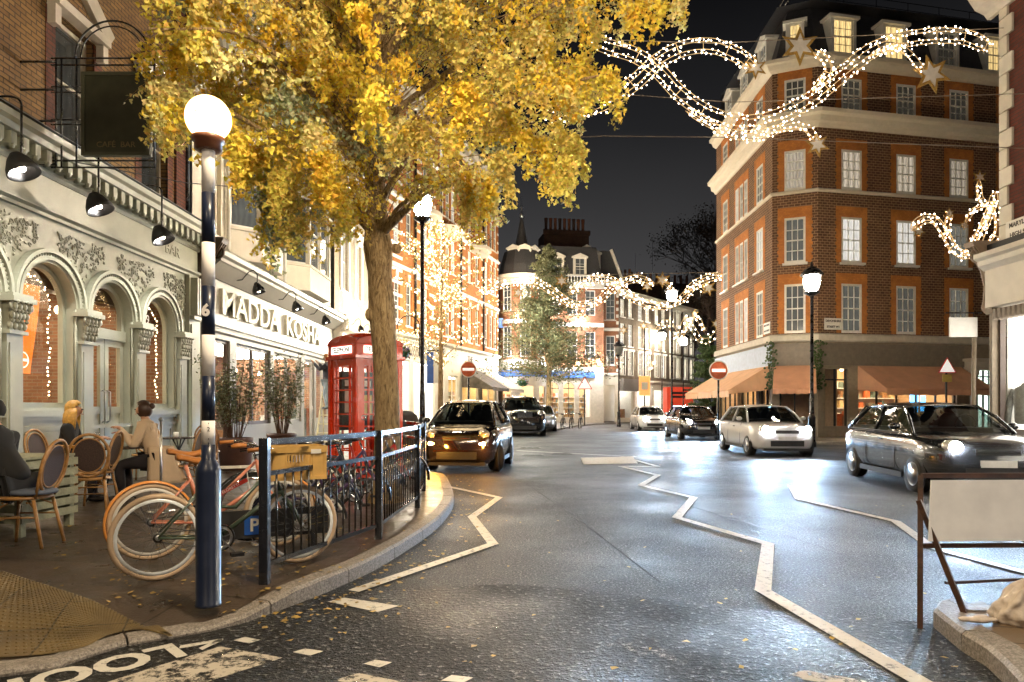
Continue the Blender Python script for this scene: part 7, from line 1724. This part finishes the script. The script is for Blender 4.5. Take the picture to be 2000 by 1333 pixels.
# ================================================================== cars
tint = glass('tinted car glass', (.32, .36, .36), .07); tyrem = rubber; seatm = pm('car seat cloth', (.05, .045, .045), .8)
def car(label, x, y, rz, paint, L, Wd, H, hood, wsx, roof0, roof1, tailx, belt, kind='hatch', s=1.0, steer=0, lights='off', grille='plain', group=None, rimc=None, name='parked_car', plate_=None):
    "+x forward; profile numbers in metres measured from the front bumper"
    t = thing(name, label, 'car', (x, y, 0), rz, group); t.scale = (s, s, s); hw = Wd/2; X = lambda d: L/2-d
    axf, axr = .78, L-.72; wr = .33 if H > 1.6 else .30
    if H > 1.7: wr = .37; axf = .92; axr = L-.95
    # ---- body shell: stations along the car, each a half section mirrored
    def hoodz(d):
        pts = [(0, hood-.20), (.06, hood-.07), (.25, hood-.01), (.6, hood+.05), (wsx, belt+.03), (tailx, belt+.05), (L-.25, belt+(.0 if kind != 'sedan' else -.02)), (L-.06, belt-.12), (L, belt-.28)]
        for (a, b), (c, e) in zip(pts, pts[1:]):
            if a <= d <= c: return b+(e-b)*(d-a)/(c-a)
        return belt
    def halfw(d):
        k = min(1, d/.55); k2 = min(1, (L-d)/.5); f = .70+.30*math.sin(k*PI/2)**.8; f2 = .84+.16*math.sin(k2*PI/2)**.8; return hw*min(f, f2)
    ds = [0, .05, .14, .3, .5, .7, axf, 1.0, 1.25, 1.6, L*.5, L*.6, L*.72, axr-.15, axr+.1, L-.4, L-.2, L-.06, L]; ds = sorted(set(round(d, 3) for d in ds)); vs = []
    for d in ds:
        z1 = hoodz(d); w = halfw(d); zb = .20+(.05 if d < .1 or d > L-.1 else 0)
        sec = [(0, z1), (w*.45, z1-.006), (w*.76, z1-.025), (w*.93, z1-.075), (w*.99, z1-.17), (w, .62 if z1 > .8 else z1*.7), (w*1.0, .45), (w*.97, .30), (w*.86, zb), (0, zb)]
        vs += [(X(d), -yy, z) for yy, z in sec]+[(X(d), yy, z) for yy, z in sec[-2:0:-1]]
    n = 18; fs = [(i*n+j, i*n+(j+1) % n, (i+1)*n+(j+1) % n, (i+1)*n+j) for i in range(len(ds)-1) for j in range(n)]+[tuple(range(n-1, -1, -1)), tuple((len(ds)-1)*n+j for j in range(n))]
    g = MB().mat(paint, True).add(vs, fs); b = g.obj('body', t)
    # wheel arches: dark discs just proud of the side
    a_ = MB().mat(blackmat)
    for d in (axf, axr):
        for sd in (-1, 1): a_.lathe([(.001, 0), (wr+.065, 0), (wr+.065, .03), (.001, .03)], (X(d), sd*(hw*1.0-.018) if sd > 0 else -(hw-.018)-.03+.02, wr+.01), 26, axis='y')
    a_.obj('wheel_arches', t)
    # ---- greenhouse
    rw = hw*(.63 if L < 4 else .68); bw = hw*.90; G_ = MB().mat(tint); zb = belt-.02
    st = [(wsx-.02, zb, bw), (roof0, H-.045, rw), (roof0+.25, H-.005, rw*.99), ((roof0+roof1)/2, H, rw), (roof1, H-.04, rw*.97), (tailx, zb+.03, bw*.93)]
    ring_ = lambda d, z, w: (X(d), w, z)
    wsb, wst, rt, tb = st[0], st[1], st[4], st[5]
    mid = [(p, 0) for p in ()]
    # roof panel (painted), glass all round, painted pillars
    nf = 7; cur = lambda k: math.sin(PI*(k/(nf-1)))          # windscreen bows forward in the middle
    vs = []
    for row in range(5):
        u = row/4; d = wsb[0]+(wst[0]-wsb[0])*u; z = wsb[1]+(wst[1]-wsb[1])*(u**.92); w = wsb[2]+(wst[2]-wsb[2])*u
        for k in range(nf): vs.append((X(d)+.10*cur(k)*(1-.4*u)-.05, w*(-1+2*k/(nf-1))*.985, z+.012*cur(k)*u*2))
    G_.smooth = True; G_.add(vs, [(r_*nf+k, r_*nf+k+1, (r_+1)*nf+k+1, (r_+1)*nf+k) for r_ in range(4) for k in range(nf-1)])
    vs = []
    for row in range(4):
        u = row/3; d = rt[0]+(tb[0]-rt[0])*u; z = rt[1]+(tb[1]-rt[1])*u; w = rt[2]+(tb[2]-rt[2])*u
        for k in range(nf): vs.append((X(d)-.06*cur(k)+.03, w*(-1+2*k/(nf-1))*.985, z+.01*cur(k)))
    G_.add(vs, [(r_*nf+k, r_*nf+k+1, (r_+1)*nf+k+1, (r_+1)*nf+k) for r_ in range(3) for k in range(nf-1)])
    for sd in (-1, 1): v = [(X(wsb[0])-.02, sd*bw*.985, zb), (X(tb[0]), sd*bw*.93, zb+.03), (X(rt[0]), sd*rw*.965, H-.06), (X(roof0+.3), sd*rw*.985, H-.04), (X(wst[0])-.03, sd*rw*.985, H-.06)]; G_.smooth = False; G_.add(v, [(0, 1, 2, 3, 4)])
    go = G_.obj('windows', t)
    R_ = MB().mat(paint, True); vs = []
    rows = [(wst[0]-.03, H-.055, rw), (roof0+.12, H-.012, rw), (roof0+.5, H+.006, rw), ((roof0+roof1)/2, H+.012, rw), (roof1-.2, H-.008, rw*.985), (roof1+.04, H-.05, rw*.97)]
    for d, z, w in rows:
        for k in range(9): c = -1+2*k/8; vs.append((X(d)+.05*math.cos(c*PI/2)*(1 if d < L/2 else -1), w*c*1.02, z+.030*math.cos(c*PI/2)-.025*(abs(c) > .98)))
    R_.add(vs, [(r_*9+k, r_*9+k+1, (r_+1)*9+k+1, (r_+1)*9+k) for r_ in range(len(rows)-1) for k in range(8)]); ro = R_.obj('roof', t)
    se = MB().mat(seatm); se.box(X(tailx-.15), X(wsx+.12), -bw*.90, bw*.90, belt-.1, belt+.075)
    for d, ys_ in ((wsx+1.15, (-.36, .36)), (min(wsx+2.0, tailx-.7), (-.4, .0, .4))):
        for yy in ys_: se.ball((X(d), yy, belt+.12), .22, 10, .35, 1.0, 1.1); se.ball((X(d), yy, belt+.38), .10, 8, .5, 1.2, .8)
    se.torus((X(wsx+.62), .36, belt+.13), .17, .015, 'x', 16, 5); se.obj('seats', t)
    pl = MB().mat(paint)
    for sd in (-1, 1):
        pl.tube([(X(wsb[0]-.04), sd*bw*.99, zb), (X((wsb[0]+wst[0])/2)+.012, sd*(bw+rw)/2*.995, (zb+H)/2+.03), (X(wst[0])-.02, sd*rw, H-.05)], .030, 8)
        pl.tube([(X(wst[0]), sd*rw, H-.045), (X((roof0+roof1)/2), sd*rw*1.01, H-.025), (X(rt[0]), sd*rw*.97, H-.055)], .024, 8)
        pl.tube([(X(rt[0]), sd*rw*.97, H-.055), (X(tb[0]), sd*bw*.93, zb+.02)], .05, 8)
        m = (wsb[0]+tb[0])/2+.08; pl.tube([(X(m), sd*bw*.985, zb), (X(m-.03), sd*rw*.99, H-.05)], .03, 6)
    pl.obj('pillars', t)
    # mirrors
    for sd in (-1, 1): MB().mat(paint).ball((X(wsx+.30), sd*(hw+.06), belt+.10), .085, 10, .8, 1.1, .75).obj('mirror', t)
    # wheels
    rc = rimc or steel
    for i, (d, sd) in enumerate(((axf, -1), (axf, 1), (axr, -1), (axr, 1))):
        M = T(X(d), sd*(hw-.10), wr, rz=(steer if i < 2 else 0)+(0 if sd < 0 else PI))
        w = MB().mat(tyrem).lathe([(wr*.62, -.10), (wr*.93, -.11), (wr, -.075), (wr, .075), (wr*.93, .11), (wr*.62, .10)], n=28, axis='y').obj('wheel', t, M)
        q = MB().mat(rc).lathe([(wr*.64, -.112), (wr*.60, -.08), (.03, -.07), (.001, -.075)], n=24, axis='y').lathe([(wr*.64, -.10), (wr*.66, -.115), (wr*.62, -.115), (wr*.62, -.09)], n=24, axis='y'); q.mat(blackmat)
        for k in range(5): a = 2*PI*k/5; q.prism([(wr*.22*math.cos(a-.35), wr*.22*math.sin(a-.35)), (wr*.56*math.cos(a-.42), wr*.56*math.sin(a-.42)), (wr*.56*math.cos(a+.42), wr*.56*math.sin(a+.42)), (wr*.22*math.cos(a+.35), wr*.22*math.sin(a+.35))], -.088, -.082)
        q.obj('rim', w)
    sm_ = MB().mat(blackmat)
    for sd in (-1, 1):
        for d in (wsx+.42, (wsx+tailx)/2+.22):
            sm_.tube([(X(d), sd*(hw+.002), .30), (X(d+.02), sd*(hw+.003), .62), (X(d-.03), sd*(hw*.965), belt-.03)], .006, 4)
        sm_.box(X(axr-.42), X(axf+.42), sd*hw-.012, sd*hw+.012, .20, .29); sm_.tube([(X(wsx+.25), sd*(hw*.925), belt-.012), (X(tailx-.2), sd*(hw*.915), belt+.012)], .012, 4)
        for d in (wsx+1.0, ): sm_.box(X(d+.16), X(d), sd*(hw*.985)-.018, sd*(hw*.985)+.018, belt-.16, belt-.13)
    sm_.obj('trim', t)
    # nose: lamps, grille, plate, bumper lip
    yl = hw*.66; zl = hood-.155; nx = X(.10)
    hl = {'off': pm('headlamp glass', (.65, .62, .55), .08, metal=.6, var=.2, scale=40), 'on': pm('headlamp lit', (1, 1, 1), emit=150, ecol=(.92, .96, 1), var=0, nosample=True)}
    for sd in (-1, 1):
        o = MB().mat(hl['off']).ball((X(.17), sd*yl*1.03, zl+.03), .15, 16, 1.05, .85, .70).obj('headlight', t)
        MB().mat(chrome).torus((X(.02), sd*yl, zl+.02), .062, .008, 'x', 18, 5).obj('lamp_ring', o)
        if lights == 'on': MB().mat(hl['on']).ball((X(.045), sd*yl, zl+.02), .095, 12).obj('lit_lamp', o)
        if lights == 'amber': MB().mat(pm('amber indicator', (1, .5, .1), emit=70, ecol=(1, .55, .12), var=0, nosample=True)).ball((X(.03), sd*yl*.98, zl-.17), .062, 12, .6, 1.4, .8).obj('indicator', o)
        MB().mat(redS if 'sign red' in MT else blackmat).ball((X(L-.05), sd*hw*.74, belt-.2), .12, 12, .5, .8, 1).obj('tail_light', t)
    q = MB().mat(blackmat)
    if grille == 'bars':
        for sd in (-1, 1):
            q.mat(chrome).box(X(.02), X(-.012), sd*.17-.15, sd*.17+.15, zl-.13, zl+.13); q.mat(blackmat).box(X(.0), X(-.016), sd*.17-.135, sd*.17+.135, zl-.115, zl+.115); q.mat(chrome)
            for k in range(9): q.box(X(0), X(-.024), sd*.17-.125+k*.030, sd*.17-.115+k*.030, zl-.11, zl+.11)
    else:
        q.box(X(.05), X(-.004), -hw*.36, hw*.36, zl-.10, zl-.01); q.mat(chrome).box(X(.03), X(-.010), -hw*.36, hw*.36, zl-.058, zl-.048)
    q.mat(blackmat).box(X(.06), X(-.012), -hw*.52, hw*.52, .30, .46); q.box(X(.1), X(.0), -hw*.74, hw*.74, .17, .235)
    q.mat(paint).box(X(.08), X(-.02), -hw*.60, hw*.60, .465, .50); q.obj('grille', t)
    if lights == 'on': MB().mat(pm('number plate', (.8, .8, .78), .4)).box(X(0), X(-.022), -.26, .26, .475 if H < 1.7 else .60, .585 if H < 1.7 else .71).obj('number_plate', t)
    return t
brownblk = pm('brown black car paint', (.014, .008, .006), .14, var=0, coat=1.0, spec=.8); blkp = pm('black car paint', (.012, .012, .014), .14, var=0, coat=1.0); silv = pm('silver car paint', (.42, .46, .55), .22, metal=.5, var=0, coat=1); whp = pm('white car paint', (.78, .78, .80), .2, var=0, coat=1.0); bluep = pm('pale blue car paint', (.30, .40, .55), .22, var=0, coat=1)
small = dict(L=3.5, Wd=1.66, H=1.555, hood=.96, wsx=.66, roof0=1.42, roof1=2.95, tailx=3.32, belt=1.02)
car('small dark brown city car with amber indicators lit, parked at the kerb end', -.97, 16.25, R(-90-7), brownblk, **small, steer=R(28), lights='amber', name='parked_car', rimc=blkp)
for sx in (-.55, .55): light('POINT', 'indicator light', (-.97+sx-.07, 14.22, .60), 16, (1, .42, .05), .06)
suv = dict(L=4.85, Wd=1.94, H=1.76, hood=1.12, wsx=1.30, roof0=1.95, roof1=4.2, tailx=4.7, belt=1.18)
car('black sports utility car with barred grille parked facing us behind the city car', .45, 36.2, R(-90+4), blkp, **suv, grille='bars', s=1.12, rimc=steel)
hat = dict(L=4.2, Wd=1.8, H=1.47, hood=.92, wsx=1.05, roof0=1.75, roof1=3.5, tailx=4.05, belt=.98)
car('silver blue hatchback parked just behind the black sports utility car', 1.75, 42.2, R(-90-2), silv, **hat, s=1.05)
# oncoming traffic (the photograph's long exposure smears it; here the vehicles stand as themselves)
gun = pm('gunmetal car paint', (.06, .065, .075), .2, metal=.6, var=0, coat=1)
traffic = [(7.75, 12.6, -97, gun, 'dark grey hatchback with blazing headlights nearest us in the oncoming lane', hat), (7.9, 21.5, -92, whp, 'white hatchback with blazing headlights, second in the oncoming line of cars', hat), (8.3, 31.5, -91, blkp, 'black hatchback with blazing headlights, third in the oncoming line of cars', hat), (8.6, 43, -91, whp, 'white hatchback with headlights on, farthest of the oncoming line of cars', hat)]
for x, y, rz, pt, lab, kw in traffic:
    car(lab, x, y, R(rz), pt, **kw, lights='on', name='oncoming_car', group='cars coming toward us with headlights on')
    for sx in (-.58, .58):
        a = Vector((x+sx, y, 0))+Vector((math.cos(R(rz)), math.sin(R(rz)), 0))*2.25; l = light('SPOT', 'headlight beam', (a.x, a.y, .70), 200 if y < 15 else 380 if y < 25 else 1000, (.42, .68, 1.0), .06, spot_size=R(75), spot_blend=.9); aim(l, (a.x-2.6, a.y-9, -.3))

# ================================================================== strung Christmas lights
wire = pm('dull wire', (.25, .20, .15), .6); rope = pm('rope frame painted glow', (.6, .42, .2), .5, emit=.12, ecol=(1, .66, .30), nosample=True); starm = pm('white star face', (.72, .66, .58), .5); gold = pm('gold tinsel rim', (.45, .27, .06), .45, metal=.3, var=.4, scale=30)  # rope frame emission paints in the light of the bulbs along it
def star(px, py, s, Y, rot=0, pts=6):
    c = P(px, py, Y); g = MB(); k = Y/F
    for m, rad, y0, y1 in ((gold, s*k, .012, .02), (starm, s*k*.62, -.006, .010)):
        poly = []
        for i in range(pts*2): a = PI/2+PI*i/pts+rot; r_ = rad*(1 if i % 2 == 0 else .46); poly.append((c.x+r_*math.cos(a), c.z+r_*math.sin(a)))
        g.mat(m).prism(poly, c.y+y0, c.y+y1)
    return g
def garland(label, Y, ropes, stars, wires=(), rb_=.024, rows=4, bulb=None, per=1.0):
    g0 = P(*ropes[0][0][0], Y); t = thing('light_garland', label, 'christmas lights', (g0.x, Y, g0.z)); Minv = Matrix.Translation((-g0.x, -Y, -g0.z)); r = random.Random(int(Y*10))
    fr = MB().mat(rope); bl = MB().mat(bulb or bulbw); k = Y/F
    for pts, wpx in ropes:
        q = spline([P(a, b, Y) for a, b in pts], 10)
        nrow = rows if wpx > 14 else max(2, rows-1) if wpx > 7 else 2
        for j in range(nrow):
            o = (-.5+j/(nrow-1))*wpx*k; line = []
            for i, p in enumerate(q):
                d = (q[min(i+1, len(q)-1)]-q[max(i-1, 0)]).normalized(); nn = Vector((-d.z, 0, d.x)); taper = min(1, .35+min(i, len(q)-1-i)/6)
                line.append(p+nn*o*taper+Vector((0, .05*math.sin(j*2.1), 0)))
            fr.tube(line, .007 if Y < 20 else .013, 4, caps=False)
            acc = 0; step = 10.5*k/per
            for a, b in zip(line, line[1:]):
                l = (b-a).length; s_ = step-acc
                while s_ < l:
                    p = a.lerp(b, s_/l)+Vector((r.gauss(0, 2.2*k), r.gauss(0, .02), r.gauss(0, 2.2*k))); bl.ball(p, rb_*r.choice((.7, .8, .9, 1.0, 1.35)), 4); s_ += step*r.uniform(.6, 1.4)
                acc = (acc+l) % step
        for i in range(3, len(q)-2, 9):
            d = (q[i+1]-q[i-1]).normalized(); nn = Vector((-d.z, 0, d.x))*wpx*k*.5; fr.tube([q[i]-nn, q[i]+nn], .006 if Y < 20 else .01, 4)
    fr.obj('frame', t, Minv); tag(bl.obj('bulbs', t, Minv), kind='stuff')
    for a in stars: star(*a[:3], Y, *(a[3:])).obj('star', t, Minv)
    if wires:
        w = MB().mat(wire)
        for pts in wires:
            w.tube([P(a, b, Y) for a, b in pts], .008 if Y < 20 else .012, 4)
        w.obj('support_wire', t, Minv)
    return t
garland('large looping garland of warm white bulbs with three gold-edged stars strung across the top right', 13.0,
    [([(1150, 75), (1190, 92), (1240, 108), (1285, 138), (1330, 185), (1385, 222), (1450, 240), (1520, 228), (1590, 190), (1650, 140), (1705, 98), (1765, 78), (1830, 70), (1890, 74), (1935, 94)], 30),
     ([(1060, 225), (1120, 218), (1180, 200), (1235, 165), (1285, 120), (1335, 95), (1390, 90), (1440, 108), (1476, 134)], 30),
     ([(1340, 215), (1380, 240), (1430, 265), (1480, 268), (1530, 252), (1570, 250), (1598, 278)], 12),
     ([(1590, 100), (1612, 118), (1618, 140), (1605, 158), (1590, 180)], 16), ([(1700, 108), (1745, 92), (1775, 108), (1800, 140)], 10)],
    [(1563, 90, 40), (1820, 145, 40, .25), (1476, 132, 24), (1597, 283, 26, .2)],
    [[(1080, 75), (1400, 85), (1960, 55)], [(1000, 275), (1180, 266), (1430, 269), (2050, 292)], [(1150, 180), (1430, 200), (2050, 182)]], rb_=.0135)
garland('middle garland of warm bulbs looping from the mansion block to the corner building', 33.0,
    [([(930, 575), (985, 555), (1040, 550), (1080, 570), (1120, 595), (1165, 590), (1200, 560), (1240, 545), (1278, 556)], 15), ([(1110, 575), (1150, 550), (1195, 548), (1240, 585), (1290, 598), (1330, 585), (1355, 558), (1385, 543), (1412, 540)], 15),
     ([(1290, 548), (1308, 560), (1310, 580)], 8), ([(1335, 575), (1360, 560), (1378, 572)], 6)],
    [(1294, 547, 17), (1264, 560, 12), (1384, 563, 17, .2), (1097, 549, 15), (1012, 572, 13)], [[(940, 545), (1100, 538), (1420, 532)]], rb_=.030, rows=4, per=1.0)
garland('farther garland with small stars in a loose W before the dark trees', 45.0,
    [([(1280, 645), (1305, 630), (1325, 660), (1340, 625), (1352, 640), (1370, 665), (1390, 662), (1404, 645), (1402, 632)], 10), ([(1330, 665), (1345, 630), (1362, 622), (1374, 642)], 7), ([(1355, 612), (1362, 625)], 6)],
    [(1357, 614, 9), (1398, 633, 10), (1375, 643, 7), (1257, 637, 9), (1218, 645, 9)], rb_=.04, rows=3, per=1.0)
garland('crown-shaped garland with small stars hanging in front of the right part of the corner building', 20.0,
    [([(1780, 450), (1800, 430), (1825, 430), (1845, 455), (1862, 485), (1885, 498), (1905, 480), (1920, 445), (1935, 410), (1945, 375)], 17), ([(1885, 498), (1900, 470), (1925, 430), (1940, 400), (1948, 440), (1942, 465), (1925, 480)], 10), ([(1911, 355), (1913, 385), (1928, 405)], 9), ([(1857, 420), (1848, 440), (1852, 460)], 9), ([(1885, 435), (1900, 412), (1925, 400)], 9)],
    [(1914, 346, 15), (1855, 417, 12), (1795, 452, 14, .3), (1884, 440, 10), (1925, 483, 12)], rb_=.019, rows=4)
garland('curl of very bright fairy lights beside the glowing street lamp', 17.5,
    [([(842, 458), (840, 485), (843, 510), (858, 535), (868, 555), (864, 575), (848, 585)], 12)], [], rb_=.02, rows=4, bulb=bulbm)
garland('thin vertical curl of lights hung on a pole before the brown terrace', 50.0, [([(1268, 678), (1265, 695), (1271, 712), (1268, 728)], 5)], [], rb_=.06, rows=2)
# thin service wires across the left buildings
w = MB().mat(blackmat).tube([(-6.9, 9.6, 5.0), (-6.0, 12.6, 5.55), (-5.4, 15.0, 6.2)], .008, 4); tag(w.obj('service_cable'), 'thin black cable sagging across the upper cafe front', 'cable')

# ================================================================== added fill lights, no lamps modelled: behind the camera and before the fronts
light('POINT', 'added fill behind camera', (-2.5, -3.0, 6.2), 340, (1, .78, .52), .3)  # added fill from behind left, no lamp object
light('POINT', 'added fill behind camera right', (6.5, -1.5, 7.0), 400, (1, .88, .74), .3)  # added fill from behind right, no lamp object
light('POINT', 'added fill before the cafe', (-.2, 3.4, 5.6), 480, (1, .80, .52), .3)  # added fill for the ginkgo crown and trunk; no lamp stands here
for y, x, z, p in ((21, -4.2, 4.6, 110), (29, -4.4, 5.0, 600), (33.5, -4.2, 5.2, 600)): light('POINT', 'added shop front fill', (x, y, z), p, (1, .88, .68), .5)  # added points standing in for shop light; no fittings here
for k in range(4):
    s_ = 3+k*5; c = Vector((XL+.287*s_, 37.2+.958*s_, 0))+Vector((3.6, -1.1, 0)); light('POINT', 'added mansion fill', (c.x, c.y, 7.0+(k % 2)*4.5), 480, (1, .80, .52), .6)  # added fill that brightens the mansion wall, no fittings
light('POINT', 'added terrace fill', (9.5, 56, 6), 200, (1, .88, .70), .6); light('POINT', 'added terrace fill', (15, 64, 7), 200, (1, .88, .70), .6)  # two added fill points before the terrace
light('POINT', 'added fir tree fill', (.8, 38.5, 6.5), 500, (.95, 1, .85), .5)  # added fill to lift the dark fir; no lamp there
